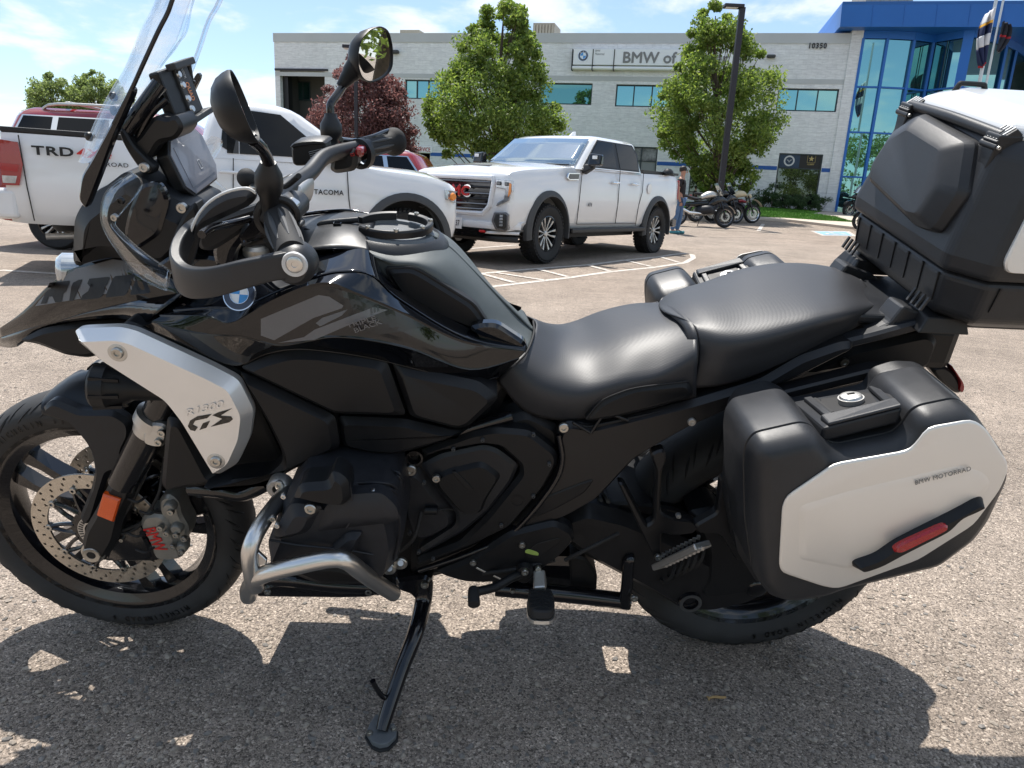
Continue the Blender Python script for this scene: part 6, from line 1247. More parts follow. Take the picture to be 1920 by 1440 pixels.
pipe('deck_edge', [(556, 404, -.145), (600, 398, -.145), (648, 395, -.145), (675, 399, -.14), (704, 406, -.13)], .004, 'gloss_black')
pipe('deck_ridge', [(598, 424, .0), (610, 418, .0), (672, 412, 0)], .006, 'plastic_grey'); pipe('deck_ridge', [(574, 432, .0), (600, 440, .03), (668, 450, .05), (676, 463, .08)], .006, 'plastic_grey'); lbox('deck_button', -.215, -.200, -.03, -.018, 1.062, 1.068, 'gloss_black', .001)
# ---------------------------------------------------------------- seats
def seat(rows, name, m='seat_leather'):
    Lr = [[P(*p) for p in r_] for r_ in rows]; far = [[Vector((p.x, -p.y, p.z)) for p in r_] for r_ in Lr[2:]][::-1]
    return patch(name, far[:-1]+Lr, m, 5, 6, local=True, solid=.003)
rs0 = [(1000, 599, -.05), (1040, 612, -.10), (1082, 611, -.13), (1130, 586, -.155), (1190, 571, -.165), (1240, 571, -.165)]
rs1 = [(1002, 625, .03), (1045, 652, .04), (1100, 652, .05), (1170, 632, .06), (1240, 612, .06), (1296, 600, .06)]
rs2 = [(984, 660, .11), (1035, 695, .135), (1100, 708, .15), (1170, 698, .165), (1240, 686, .17), (1307, 650, .17)]
rs3 = [(958, 685, .14), (1005, 730, .165), (1070, 748, .18), (1150, 738, .187), (1230, 722, .187), (1306, 700, .185)]
rs4 = [(933, 713, .135), (983, 769, .15), (1058, 788, .165), (1130, 777, .172), (1220, 760, .172), (1305, 745, .172)]
RS_ = seat([rs0, rs1, rs2, rs3, rs4], 'rider_seat')
ps0 = [(1236, 571, -.13), (1262, 549, -.15), (1330, 528, -.16), (1400, 504, -.16), (1480, 494, -.155), (1560, 502, -.13), (1612, 524, -.07)]
ps1 = [(1245, 585, -.0), (1300, 572, .03), (1370, 560, .03), (1440, 548, .03), (1520, 540, .03), (1590, 545, .03), (1636, 560, .0)]
ps2 = [(1302, 612, .13), (1345, 625, .165), (1400, 625, .18), (1470, 610, .18), (1540, 592, .17), (1600, 580, .14), (1640, 573, .07)]
ps3 = [(1310, 672, .165), (1350, 685, .185), (1410, 672, .19), (1480, 648, .185), (1545, 622, .17), (1600, 602, .14), (1638, 586, .07)]
ps4 = [(1296, 728, .165), (1350, 722, .175), (1410, 705, .178), (1480, 674, .172), (1540, 645, .155), (1600, 615, .125), (1634, 598, .05)]
PS_ = seat([ps0, ps1, ps2, ps3, ps4], 'pillion_seat')
patch('pillion_seat_front', [[(1236, 571, -.13), (1262, 575, .0), (1302, 612, .13), (1310, 672, .165), (1296, 728, .165)], [(1234, 580, -.13), (1254, 590, .0), (1285, 620, .12), (1292, 672, .15), (1290, 728, .15)]], 'seat_leather', 2, 5)
plate('seat_side_cover', [(1095, 787), (1122, 757), (1150, 742), (1190, 727), (1290, 716), (1303, 742), (1240, 762), (1160, 782), (1110, 790)], .192, .03, 'matte_black', .004, .008, mirror=True)
pipe('seat_piping', [(1100, 785, .193), (1125, 754, .195), (1160, 737, .196), (1200, 726, .196), (1290, 715, .193)], .0015, 'rubber')
pipe('seat_piping', [(1000, 602, -.02), (1001, 625, .04), (988, 660, .118), (968, 682, .142)], .0022, 'rubber')
# ---------------------------------------------------------------- frame and side covers
plate('subframe', [(1044, 812), (1062, 789), (1110, 797), (1200, 775), (1300, 750), (1425, 712), (1500, 668), (1575, 642), (1600, 640), (1600, 655), (1500, 705), (1440, 728), (1385, 760), (1290, 802), (1240, 830), (1190, 860), (1120, 935), (1062, 968), (990, 992), (956, 990), (1020, 918), (1049, 868)], .178, .06, 'frame_black', .010, .010, mirror=True)
plate('subframe_pocket', [(1074, 790), (1100, 800), (1180, 783), (1250, 768), (1240, 775), (1140, 812), (1066, 830)], .181, .01, 'deep_black', .001, .002)
for a_, b_ in (((1074, 792), (1108, 812)), ((1108, 812), (1128, 782)), ((1150, 778), (1178, 788))): pipe('frame_rib', [(*a_, .190), (*b_, .190)], .0032, 'frame_black', sm=1)
plate('knee_guard', [(992, 968), (1020, 932), (1090, 905), (1116, 897), (1095, 925), (1040, 955), (1005, 970)], .1895, .004, 'matte_black', .0015, .003); bolt(1057, 802, .196, .0105); bolt(1297, 791, .19, .0085, 'alloy', name='seat_lock')
plate('main_frame', [(640, 858), (780, 840), (900, 795), (990, 770), (1050, 800), (1050, 870), (1020, 915), (960, 990), (880, 1030), (800, 1062), (770, 1075), (770, 1040), (800, 900), (760, 880), (650, 885)], .150, .05, 'deep_black', .01, .012, mirror=True)
pipe('frame_tube', [(640, 870, .165), (740, 842, .175), (850, 812, .175), (960, 780, .165)], .011, 'gloss_black_rough'); pipe('frame_tube', [(785, 1070, .19), (880, 1038, .19), (960, 1000, .19), (1030, 920, .19), (1054, 868, .19), (1048, 815, .185)], .006, 'gloss_black_rough')
plate('frame_cover', [(787, 845), (885, 810), (930, 802), (992, 807), (1043, 846), (1046, 866), (1021, 912), (957, 987), (887, 1021), (781, 1062), (780, 1046), (862, 1016), (915, 963), (976, 887), (974, 868), (938, 836), (905, 832), (826, 846), (802, 856)], .188, .03, 'matte_black', .008, .008, mirror=True)
SCV = plate('side_cover', [(787, 872), (826, 851), (908, 834), (933, 841), (973, 872), (960, 902), (918, 957), (868, 998), (790, 1040), (785, 1030), (855, 985), (855, 961), (812, 906)], .182, .03, 'satin_grey', .004, .008, mirror=True)
plate('vent_pod', [(812, 893), (834, 878), (905, 861), (944, 889), (915, 935), (905, 962), (872, 966), (855, 955), (818, 912)], .186, .02, 'matte_black', .010, .010, parent=SCV)
plate('vent_slot', [(846, 885), (856, 884), (891, 920), (876, 918)], .1975, .01, 'deep_black', .0008, .001, parent=SCV)
bolt(818, 897, .2005, .009, parent=SCV); bolt(770, 882, .175, .013, parent=SCV); disc('cover_grommet', P(970, 939, .1965), (0, -1, 0), [(0, -.004), (.011, -.004), (.012, .0005), (.0135, .0005)], 'deep_black', SCV)
disc('frame_eye', P(777, 858, .17), (0, -1, 0), [(.0, -.01), (.012, -.01), (.014, .004), (.018, .004), (.019, -.01)], 'gloss_black_rough')
plate('clutch_housing', [(752, 880), (785, 875), (812, 908), (855, 962), (855, 984), (820, 1005), (790, 1015), (765, 1000), (752, 960)], .165, .08, 'engine_black', .012, .016); pipe('sensor_plug', [(797, 957, .185), (820, 957, .185)], .009, 'matte_black', sm=1); pipe('sensor_lead', [(820, 957, .185), (840, 954, .18), (860, 958, .17)], .002, 'rubber')
plate('peg_plate', [(815, 1073), (880, 1046), (957, 996), (1040, 976), (1073, 993), (1079, 1010), (1050, 1042), (1012, 1070), (985, 1098), (960, 1085), (910, 1092), (870, 1090)], .195, .03, 'matte_black', .008, .008, mirror=True)
plate('peg_plate_window', [(1004, 1020), (1047, 1008), (1052, 1014), (1010, 1046), (988, 1046), (985, 1038)], .2045, .004, 'deep_black', .0005, .001); plate('spec_sticker', [(984, 1033), (990, 1029), (1010, 1036), (1010, 1042), (1001, 1041), (985, 1037)], .2055, .001, 'green_label', .0004, .0005)
for x, y in ((979, 1022), (887, 1055)): bolt(x, y, .205, .0075)
for a_, b_ in (((893, 1063), (915, 1074)), ((925, 1078), (938, 1084))): pipe('linkage_rod', [(*a_, .20), (*b_, .20)], .004, 'alloy', sm=1)
# small fittings seen above the cylinder
for x, y, w_, h_ in ((660, 860, 16, 22), (700, 868, 14, 16), (672, 878, 10, 10)): plate('injector', [(x-w_/2, y-h_/2), (x+w_/2, y-h_/2), (x+w_/2, y+h_/2), (x-w_/2, y+h_/2)], .16, .03, 'gloss_black_rough', .003, .004)
plate('bracket_clip', [(654, 856), (669, 853), (669, 866), (656, 869)], .17, .01, 'alloy', .002, .002, rnd=1)
pipe('intake_hose', [(600, 862, .17), (597, 880, .18), (590, 890, .19)], .024, 'engine_black'); pipe('hose_clip', [(583, 886, .20), (597, 891, .21), (612, 888, .20)], .004, 'steel'); disc('throttle_cap', P(722, 862, .16), (0, -1, 0), [(0, .012), (.022, .012), (.028, .004), (.028, -.02)], 'gloss_black_rough')
for k in range(5): pipe('wiring_loom', [(640+k*9, 850, .16), (645+k*7, 875+k*2, .18), (665+k*10, 893, .17), (700+k*10, 900-k*3, .15)], .0035, 'rubber')
# ---------------------------------------------------------------- cylinder head
def head_piece(name, pts, s, th, m, rise, ins, **k): return plate(name, pts, s, th, m, rise, ins, **k)
CH_ = head_piece('cylinder_head', [(500, 1040), (499, 1022), (512, 990), (527, 948), (560, 905), (640, 912), (715, 918), (742, 930), (752, 972), (757, 1006), (742, 1064), (716, 1070), (665, 1046), (565, 1048), (505, 1050)], .325, .16, 'engine_black', .045, .022, mirror=True)
head_piece('valve_cover', [(590, 1000), (610, 950), (640, 930), (715, 925), (742, 950), (750, 975), (725, 984), (650, 992)], .372, .03, 'engine_black', .008, .020, parent=CH_)
head_piece('valve_cover', [(512, 1000), (545, 945), (606, 952), (580, 1000), (545, 1010), (514, 1014)], .372, .03, 'engine_black', .012, .016, parent=CH_)
head_piece('coil_cover', [(549, 936), (562, 907), (614, 904), (622, 885), (636, 888), (653, 902), (656, 937), (641, 950), (600, 945), (562, 936)], .385, .05, 'matte_black', .010, .010, parent=CH_)
head_piece('cover_rib', [(614, 1034), (650, 1000), (677, 999), (679, 1006), (664, 1037)], .378, .02, 'engine_black', .010, .008, parent=CH_)
for k in range(4):
    yy = 905+k*10; pipe('cooling_fin', [(655, yy+2, .30+.01*k), (700, yy, .32+.01*k), (735, yy+4, .31+.01*k), (745, yy+20, .29+.01*k)], .0035, 'engine_black', CH_, sm=5)
bolt(582, 954, .392, .0105, parent=CH_); bolt(512, 972, .36, .006, parent=CH_)
for x, y in ((730, 1066), (751, 1056)): bolt(x, y, .30, .014, parent=CH_); pipe('stud', [(x-4, y+6, .30), (x, y, .315)], .006, 'bolt_steel', CH_, sm=1)
plate('exhaust_header_cover', [(560, 1050), (640, 1052), (700, 1075), (710, 1098), (600, 1098), (540, 1075), (500, 1058)], .24, .12, 'deep_black', .01, .02)
# ---------------------------------------------------------------- crash bar, skid plate
pipe('crash_bar', [(536, 920, .26), (520, 942, .30), (492, 980, .365), (475, 1012, .40), (468, 1040, .41), (474, 1085, .40), (480, 1100, .38)], .0150, 'steel', n=18, mirror=True)
pipe('crash_bar', [(466, 1118, .33), (466, 1105, .36), (480, 1085, .40), (510, 1072, .415), (560, 1060, .42), (620, 1048, .42), (650, 1052, .415), (680, 1074, .39), (710, 1095, .35), (738, 1113, .31)], .0160, 'steel', n=18, mirror=True)
plate('crash_bar_gusset', [(467, 1024), (474, 1026), (500, 1050), (499, 1058), (488, 1060), (481, 1068), (474, 1062)], .408, .006, 'steel', .001, .001, rnd=0)
disc('crash_bar_clamp', P(525, 912, .25), (0, -1, 0), [(.010, .0), (.012, .012), (.021, .013), (.024, .008), (.024, -.012)], 'alloy', n=28); bolt(524, 908, .262, .009)
plate('skid_plate', [(479, 1119), (496, 1098), (520, 1093), (560, 1098), (640, 1108), (730, 1104), (752, 1097), (752, 1108), (720, 1112), (690, 1120), (640, 1121)], .125, .25, 'gloss_black_rough', .004, .006, bevel=.004)
for x, y in ((502, 1110), (691, 1110)): bolt(x, y, .13, .0085)
pipe('exhaust_header', [(505, 1090, .10), (540, 1085, .12), (620, 1095, .12), (720, 1100, .11)], .020, 'gloss_black_rough')
# ---------------------------------------------------------------- swing arm, final drive, stands, pegs
plate('swing_arm', [(1030, 975), (1048, 962), (1100, 945), (1168, 960), (1232, 985), (1300, 1020), (1370, 1060), (1440, 1085), (1450, 1105), (1400, 1130), (1330, 1145), (1278, 1143), (1200, 1098), (1100, 1045), (1050, 1008)], .125, .10, 'frame_black', .02, .022)
plate('final_drive', [(1290, 960), (1340, 950), (1400, 1010), (1450, 1080), (1430, 1108), (1380, 1112), (1330, 1120), (1300, 1110), (1318, 1080), (1320, 1030)], .135, .08, 'matte_black', .015, .015)
for k in range(5): c0 = P(1252+k*13, 1062-k*6, .14); mb = MB(); mb.lathe([(.035, -.004), (.042-.002*k, 0), (.035, .004)], c0, (1, 0, -.35), 24, closed=True); mb.build('rubber_boot', 'rubber', BIKE)
disc('pivot_cap', P(1294, 1129, .150), (0, -1, 0), [(0, -.004), (.017, -.004), (.019, .004), (.026, .004), (.028, -.004), (.030, -.01)], 'gloss_black_rough', n=32); mb = MB(); mb.lathe([(.0185, .0045), (.0185, .0062), (.0265, .0062), (.0265, .0045)], P(1294, 1129, .150), (0, -1, 0), 36, closed=True); mb.build('pivot_ring', 'trim_grey', BIKE)
disc('drive_filler_cap', P(1420, 1105, .150), (0, -1, 0), [(0, .004), (.018, .004), (.024, 0), (.028, -.006)], 'gloss_black', n=28)
plate('rear_hugger', [(1050, 950), (1180, 940), (1260, 950), (1300, 965), (1290, 975), (1170, 960), (1060, 965)], .10, .2, 'matte_black', .004, .006)
pipe('torque_arm', [(1080, 955, .10), (1150, 968, .10), (1190, 978, .10)], .022, 'frame_black')
# pillion peg hanger
plate('pillion_peg_hanger', [(1218, 850), (1246, 840), (1250, 862), (1240, 885), (1238, 960), (1262, 972), (1300, 975), (1310, 985), (1302, 1000), (1262, 1004), (1240, 998), (1240, 1046), (1228, 1052), (1218, 1030), (1165, 920), (1158, 905), (1170, 905), (1212, 985), (1226, 975), (1230, 880)], .185, .02, 'frame_black', .004, .004, mirror=True)
bolt(1234, 1045, .200, .008); bolt(1272, 967, .19, .006, 'alloy'); bolt(1339, 985, .19, .008, 'alloy')
plate('case_mount', [(1300, 985), (1345, 960), (1352, 900), (1362, 895), (1366, 960), (1375, 1010), (1398, 1050), (1380, 1050), (1352, 1005), (1340, 1000), (1310, 1000)], .20, .02, 'frame_black', .004, .004, mirror=True)
pa, pb = P(1236, 1061, .205), P(1318, 1022, .31); pd = (pb-pa).normalized(); 
mb = MB(); mb.bar(pa, pb, .040, .014, up=(0, 0, 1)); pg = mb.build('pillion_peg', 'alloy', BIKE, smooth=0, bevel=.003); mir(pg)
for k in range(10):
    q = pa.lerp(pb, .12+.09*k)+Vector((0, 0, .010))
    mb = MB(); mb.box(q+Vector((.0, -.016, 0)), (.006, .005, .009)); mb.box(q+Vector((0, .016, 0)), (.006, .005, .009)); mb.build('peg_tooth', 'alloy', pg, smooth=0)
mb = MB(); mb.bar(pa.lerp(pb, .15)+Vector((0, 0, .008)), pb.lerp(pa, .05)+Vector((0, 0, .008)), .026, .008); mb.build('peg_rubber', 'rubber', pg, smooth=0, bevel=.002)
# rider peg: bracket and rubber block reaching out towards the camera
q0, q1, q2 = P(1012, 1078, .21), P(1013, 1112, .255), P(1016, 1150, .345)
mb = MB(); mb.bar(q0, q1, .040, .026, up=(1, 0, .2)); rp = mb.build('rider_peg', 'alloy', BIKE, smooth=0, bevel=.004); mir(rp)
mb = MB(); ax_ = (q2-q1).normalized(); sd = Vector((1, 0, 0)); nn_ = sd.cross(ax_).normalized(); n_ = 20; out = []
for k in range(n_):
    a = 2*math.pi*k/n_; x = math.cos(a); y = math.sin(a); sx_2 = (abs(x)**.55)*(1 if x > 0 else -1)*.0275; sy_2 = (abs(y)**.65)*(1 if y > 0 else -1)*.058; out.append((sx_2, sy_2))
c0 = (q1+q2)/2
mb.prism([c0+sd*a+ax_*b-nn_*.010 for a, b in out], [c0+sd*a+ax_*b+nn_*.010 for a, b in out]); pr_ = mb.build('peg_rubber', 'rubber', rp, smooth=30, bevel=.004)
sgn_ = -1 if nn_.z < 0 else 1
for k in range(5):
    for sx3 in (-1, 1):
        mb = MB(); b0 = c0+ax_*(-.036+k*.018)+nn_*sgn_*.0105; mb.bar(b0+sd*sx3*.003, b0+sd*sx3*.022+ax_*.012, .006, .004, up=tuple(nn_)); mb.build('peg_tread', 'rubber', pr_, smooth=0)
mb = MB(); mb.prism([c0+sd*a*1.06+ax_*b*1.04-nn_*sgn_*.018 for a, b in out], [c0+sd*a*1.06+ax_*b*1.04-nn_*sgn_*.011 for a, b in out]); mb.build('peg_base', 'alloy', rp, smooth=30)
# gear lever
pipe('gear_lever', [(984, 1074, .215), (962, 1082, .235), (930, 1100, .26), (900, 1108, .28), (886, 1112, .285)], .0095, 'matte_black', sm=5); disc('lever_pivot', P(984, 1073, .225), (0, -1, 0), [(0, .004), (.008, .004), (.016, .002), (.019, -.01)], 'matte_black'); bolt(984, 1073, .232, .008)
pipe('gear_toe_peg', [(888, 1106, .285), (888, 1118, .305), (889, 1134, .325)], [.0115, .0125, .0125], 'rubber', sm=2); bolt(1009, 1066, .215, .007)
# centre stand folded up
pipe('centre_stand', [(930, 1102, .13), (1000, 1108, .14), (1100, 1118, .14), (1180, 1128, .14)], .020, 'gloss_black_rough', sm=4, mirror=True); pipe('centre_stand_foot', [(1170, 1135, .15), (1176, 1090, .15), (1178, 1052, .15), (1186, 1048, .15)], .014, 'gloss_black_rough', sm=3, mirror=True); bolt(961, 1108, .165, .006); bolt(1189, 1122, .17, .009)
plate('stand_bracket', [(1066, 1038), (1098, 1045), (1120, 1075), (1118, 1115), (1068, 1112)], .10, .2, 'deep_black', .004, .006)
# silencer on the far side
mb = MB(); mb.lathe([(.0, -.30), (.05, -.30), (.07, -.24), (.075, -.05), (.065, .12), (.04, .22), (.03, .30), (0, .30)], (.42, .24, .36), (1, 0, .12), 32); mb.build('silencer', 'chrome_dark', BIKE)
lbox('collector_box', .12, .36, -.10, .20, .20, .32, 'gloss_black_rough', .03)
# side stand
G_ = lambda px, py, dz=0: WL_(G(px, py)+Vector((0, 0, dz)))
s0_ = P(796, 1092, .15); foot = G_(716, 1385, .02)
pth = [s0_, P(793, 1130, .17), s0_.lerp(foot, .36)+Vector((.012, 0, 0)), s0_.lerp(foot, .62)+Vector((.004, 0, 0)), foot.lerp(s0_, .10), foot]
pipe('side_stand', pth, [.021, .020, .0185, .017, .015, .013], 'gloss_black_rough', local=True, n=14)
plate('side_stand_bracket', [(740, 1085), (800, 1078), (812, 1090), (810, 1115), (798, 1130), (782, 1128), (768, 1112), (745, 1105)], .165, .04, 'gloss_black_rough', .006, .006); bolt(796, 1097, .176, .009)
tk = s0_.lerp(foot, .80); pipe('stand_tang', [tk, P(738, 1310, .0) if False else tk+Vector((-.018, -.004, .012)), tk+Vector((-.032, -.006, .045)), tk+Vector((-.036, -.006, .060))], [.006, .006, .0055, .006], 'gloss_black_rough', local=True)
fpts = [(687, 1384), (694, 1366), (703, 1352), (712, 1349), (718, 1362), (726, 1372), (738, 1366), (744, 1376), (743, 1390), (728, 1405), (712, 1408), (698, 1402)]
mb = MB(); A = [G_(x, y, .016) for x, y in fpts]; B = [G_(x, y, .003) for x, y in fpts]; mb.prism(A, B); sf = mb.build('stand_foot', 'deck_grey', BIKE, smooth=0, bevel=.002)
mb = MB(); mb.prism([G_(x+(x-716)*.12, y+(y-1385)*.12+2, .006) for x, y in fpts], [G_(x+(x-716)*.12, y+(y-1385)*.12+2, .0005) for x, y in fpts]); mb.build('foot_rubber', 'rubber', sf, smooth=0, bevel=.002)
for x, y in ((693, 1388), (738, 1380), (714, 1352)): bolt(0, 0, 0, .006, loc=G_(x, y, .018), ax=tuple(BI.to_3x3() @ ZZ), parent=sf)

# casting seams, small fasteners and hoses round the engine
for pts in ([(505, 1012, .37), (560, 1022, .378), (640, 1030, .378), (700, 1040, .37)], [(655, 905, .37), (662, 960, .375), (650, 990, .378)], [(742, 935, .34), (750, 990, .34), (738, 1050, .335)]): pipe('casting_seam', pts, .0022, 'engine_black', CH_, n=6)
for x, y, s_ in ((520, 985, .372), (532, 930, .36), (640, 1052, .34), (560, 1044, .345), (700, 1060, .335), (745, 950, .33), (700, 922, .36)): bolt(x, y, s_, .0052, 'steel', CH_)
for x, y in ((785, 1035), (812, 1048), (768, 1000), (762, 930), (795, 905), (850, 842), (905, 825), (1000, 815), (1030, 870), (1000, 930), (940, 985)): bolt(x, y, .199, .0042, 'trim_grey')
for k in range(6): pipe('cylinder_fin', [(690, 884+k*7, .18), (735, 882+k*7, .25), (752, 892+k*7, .26), (758, 915+k*7, .22)], .0028, 'engine_black')
for a_, b_, c_ in (((575, 880), (640, 895), (720, 870)), ((610, 862), (680, 880), (760, 905)), ((740, 1040), (775, 1010), (790, 960)), ((560, 1075), (620, 1082), (700, 1078)), ((905, 1075), (960, 1068), (1040, 1050)), ((1060, 1050), (1100, 1030), (1160, 1000))): pipe('hose', [(*a_, .20), (*b_, .215), (*c_, .19)], .0045, 'rubber', n=8)
for k in range(4): pipe('shock_coil', [(1090+k*14, 925, .07), (1098+k*14, 940, .10), (1092+k*14, 955, .08)], .006, 'trim_grey', n=6)
for k, (x, y) in enumerate(((240, 935), (262, 958), (240, 1000), (255, 1030))): pipe('sensor_wire', [(x, y, .14), (x+18, y+6, .15), (x+34, y-4, .13)], .0028, 'rubber', n=6)
# ---------------------------------------------------------------- windscreen and cockpit
W_ = [[(360, -110, .11), (328, -110, .05), (352, -110, -.05), (404, -110, -.12)], [(323, 0, .13), (293, 0, .07), (315, -4, -.04), (363, 0, -.14)], [(296, 60, .14), (263, 62, .075), (285, 50, -.04), (337, 78, -.145)], [(267, 123, .15), (235, 127, .08), (258, 112, -.04), (300, 127, -.15)], [(213, 233, .155), (187, 213, .09), (208, 200, -.03), (262, 190, -.15)], [(172, 305, .15), (149, 304, .10), (170, 285, -.02), (212, 262, -.14)]]
patch('windscreen', W_, 'clear_glass', 5, 5, solid=.0035)
pipe('windscreen_edge', [(360, -110, .111), (323, 0, .131), (313, 27, .134), (296, 60, .141), (267, 123, .151), (247, 167, .154), (213, 233, .156)], .0035, 'gloss_black_rough')
pipe('windscreen_far_edge', [(404, -110, -.12), (363, 0, -.14), (350, 58, -.145), (333, 82, -.148), (300, 127, -.15)], .0018, 'clear_edge')
patch('wind_wing', [[(455, -100, -.2), (417, 0, -.21), (395, 40, -.215), (378, 90, -.215), (360, 137, -.21)], [(445, -100, -.19), (408, 0, -.20), (388, 38, -.205), (371, 88, -.205), (356, 134, -.20)]], 'clear_edge', 1, 4, solid=.003)
plate('screen_holder', [(245, 160), (254, 170), (213, 262), (188, 330), (165, 388), (158, 389), (147, 373), (153, 330), (172, 300), (205, 238)], .155, .012, 'gloss_black_rough', .003, .003, mirror=True)
for x, y, s in ((212, 181, .10), (166, 256, .10), (244, 184, .14), (227, 207, .13), (213, 208, .11)): disc('screen_grommet', P(x, y, s), (-.4, -1, 0), [(0, .004), (.004, .004), (.007, .002), (.008, -.002)], 'truck_black')
cowl = [(133, 490), (134, 455), (136, 412), (150, 385), (176, 365), (205, 343), (232, 322), (256, 330), (292, 352), (335, 380), (364, 392), (376, 420), (372, 462), (345, 490), (322, 512), (270, 497), (212, 484), (165, 493), (140, 502)]
plate('front_cowl', cowl, .125, .15, 'matte_black', .022, .030)
plate('cowl_panel', [(262, 345), (300, 340), (318, 375), (300, 440), (255, 470), (232, 440), (240, 400)], .150, .01, 'gloss_black_rough', .003, .006)
plate('cowl_panel', [(345, 400), (368, 375), (376, 420), (372, 460), (330, 478), (325, 440)], .165, .03, 'matte_black', .004, .006)
for i in range(7): tpx('warning_print', 'WARNING TEXT LINE'[:17-i % 3], 'print_grey', (329+i*.6, 472-i*6.4), (350+i*1.5, 450-i*3.4-2), .171, 2.6, .0003) if False else None
for i in range(6):
    a = P(331+i*1.2, 466-i*7, .1705); b = P(352+i*1.2, 459-i*7, .1705); mb = MB(); mb.bar(a, b, .0006, .0018, up=(0, 1, 0)); mb.build('warning_print', 'print_grey', BIKE, smooth=0)
# clear hand level deflector
dz = [[(247, 322, .19), (262, 333, .20), (264, 352, .20), (236, 388, .21), (216, 414, .215), (224, 432, .22), (268, 472, .225), (316, 506, .23)],
      [(230, 334, .20), (222, 352, .215), (215, 370, .22), (203, 395, .225), (203, 418, .23), (222, 446, .235), (262, 488, .24), (313, 525, .24)],
      [(228, 335, .19), (206, 352, .20), (194, 372, .205), (190, 398, .21), (193, 424, .215), (214, 462, .22), (258, 516, .225), (312, 545, .23)]]
patch('clear_deflector', dz, 'clear_glass', 4, 5, solid=.003, mirror=True)
pipe('deflector_edge', [(312, 545, .231), (258, 516, .226), (214, 462, .221), (193, 424, .216), (190, 398, .211), (194, 372, .206), (206, 352, .201), (228, 335, .191), (247, 322, .19)], .0016, 'clear_edge'); pipe('deflector_edge', [(262, 333, .20), (264, 352, .20), (236, 388, .21), (216, 414, .215), (224, 432, .22), (268, 472, .225), (316, 506, .23), (318, 515, .23), (312, 545, .231)], .0014, 'clear_edge')
bolt(226, 377, .222, .006, 'truck_black'); bolt(215, 408, .222, .006)
# brackets behind the screen
pipe('screen_bracket', [(236, 246, .10), (262, 210, .10), (300, 158, .08)], .0135, 'gloss_black_rough', sm=3); pipe('screen_bracket', [(255, 268, .09), (280, 215, .09), (312, 186, .08)], .007, 'gloss_black_rough', sm=3); pipe('screen_bracket', [(236, 246, -.10), (262, 206, -.10), (300, 158, -.08)], .012, 'gloss_black_rough', sm=3)
plate('mount_arm', [(222, 243), (232, 240), (250, 272), (275, 298), (290, 312), (288, 325), (276, 328), (258, 312), (240, 285), (228, 262)], .115, .02, 'matte_black', .003, .003, mirror=True)
plate('mount_arm', [(262, 255), (290, 215), (312, 222), (332, 214), (346, 240), (330, 262), (300, 266), (280, 300), (262, 300), (240, 272)], .10, .07, 'truck_black', .004, .006)
pipe('cross_tube', [(272, 300, .10), (292, 290, -.02), (300, 288, -.08)], .012, 'steel', sm=2)
bolt(270, 314, .122, .0085, 'alloy'); bolt(341, 390, .16, .0095); disc('ignition_lock', P(322, 234, .075), (.1, -1, .1), [(0, .004), (.0045, .004), (.0048, .006), (.0085, .007), (.010, .005), (.013, .003), (.013, -.02)], 'disc_steel'); 
mb = MB(); mb.bar(P(321, 228, .0825), P(324, 240, .0825), .002, .003, up=(0, 1, 0)); mb.build('key_slot', 'deep_black', BIKE, smooth=0)
# instrument screen
def slab4(name, a, b, c, d, th, m, parent=None, bevel=.004, back=None):
    n = (b-a).cross(d-a).normalized(); n = n if back is None else n*back; mb = MB(); mb.prism([a, b, c, d], [p+n*th for p in (a, b, c, d)]); return mb.build(name, m, parent or BIKE, smooth=0, bevel=bevel), n
ta, tb_, tc_ = P(304, 268, .085), P(358, 376, .085), P(416, 330, -.085); td_ = ta+tc_-tb_
mid_n = (tb_-ta).cross(td_-ta).normalized(); mid_n = mid_n if mid_n.x < 0 else -mid_n       # pointing forward
def chamfer4(a, b, c, d, f): return [a.lerp(b, f), a.lerp(b, 1-f), b.lerp(c, f*.7), b.lerp(c, 1-f*.7), c.lerp(d, f), c.lerp(d, 1-f), d.lerp(a, f*.7), d.lerp(a, 1-f*.7)]
o8 = chamfer4(ta, tb_, tc_, td_, .2); mb = MB(); cen = sum(o8, Vector())/8
mb.grid([[cen+(p-cen)*.82+mid_n*.032 for p in o8], [p+mid_n*.022 for p in o8], [p for p in o8]], close=True); mb.f.append(tuple(range(8))); mb.f.append(tuple(range(16, 24))); TFT = mb.build('display', 'truck_black', BIKE, smooth=0, bevel=.003)
mb = MB(); s8 = [cen+(p-cen)*.93 for p in o8]; mb.prism([p-mid_n*.0022 for p in s8], [p+mid_n*.001 for p in s8]); mb.build('display_glass', 'screen', TFT, smooth=0, bevel=.001)
mb = MB(); q8 = [cen+(p-cen)*f for f in (.70,) for p in (ta, tb_, tc_, td_)]; mb.prism([p-mid_n*.0030 for p in q8], [p-mid_n*.0022 for p in q8]); mat('screen_dull', (.23, .23, .26), .28, coat=.4); mb.build('display_area', 'screen_dull', TFT, smooth=0)
mb = MB(); e1 = (tb_-ta).normalized(); e2 = (td_-ta).normalized()
for a_, b_ in (((-.008, -.005), (.008, -.005)), ((.008, -.005), (.008, .005)), ((.008, .005), (-.008, .005)), ((-.008, .005), (-.008, -.005))): mb.bar(cen-mid_n*.0034+e1*(a_[0]+.01)+e2*(a_[1]+.01), cen-mid_n*.0034+e1*(b_[0]+.01)+e2*(b_[1]+.01), .0012, .0006, up=tuple(mid_n))
mb.build('display_symbol', 'print_white', TFT, smooth=0)
plate('display_stalk', [(360, 374), (372, 378), (378, 400), (370, 418), (352, 410), (350, 392)], .05, .10, 'truck_black', .003, .004)
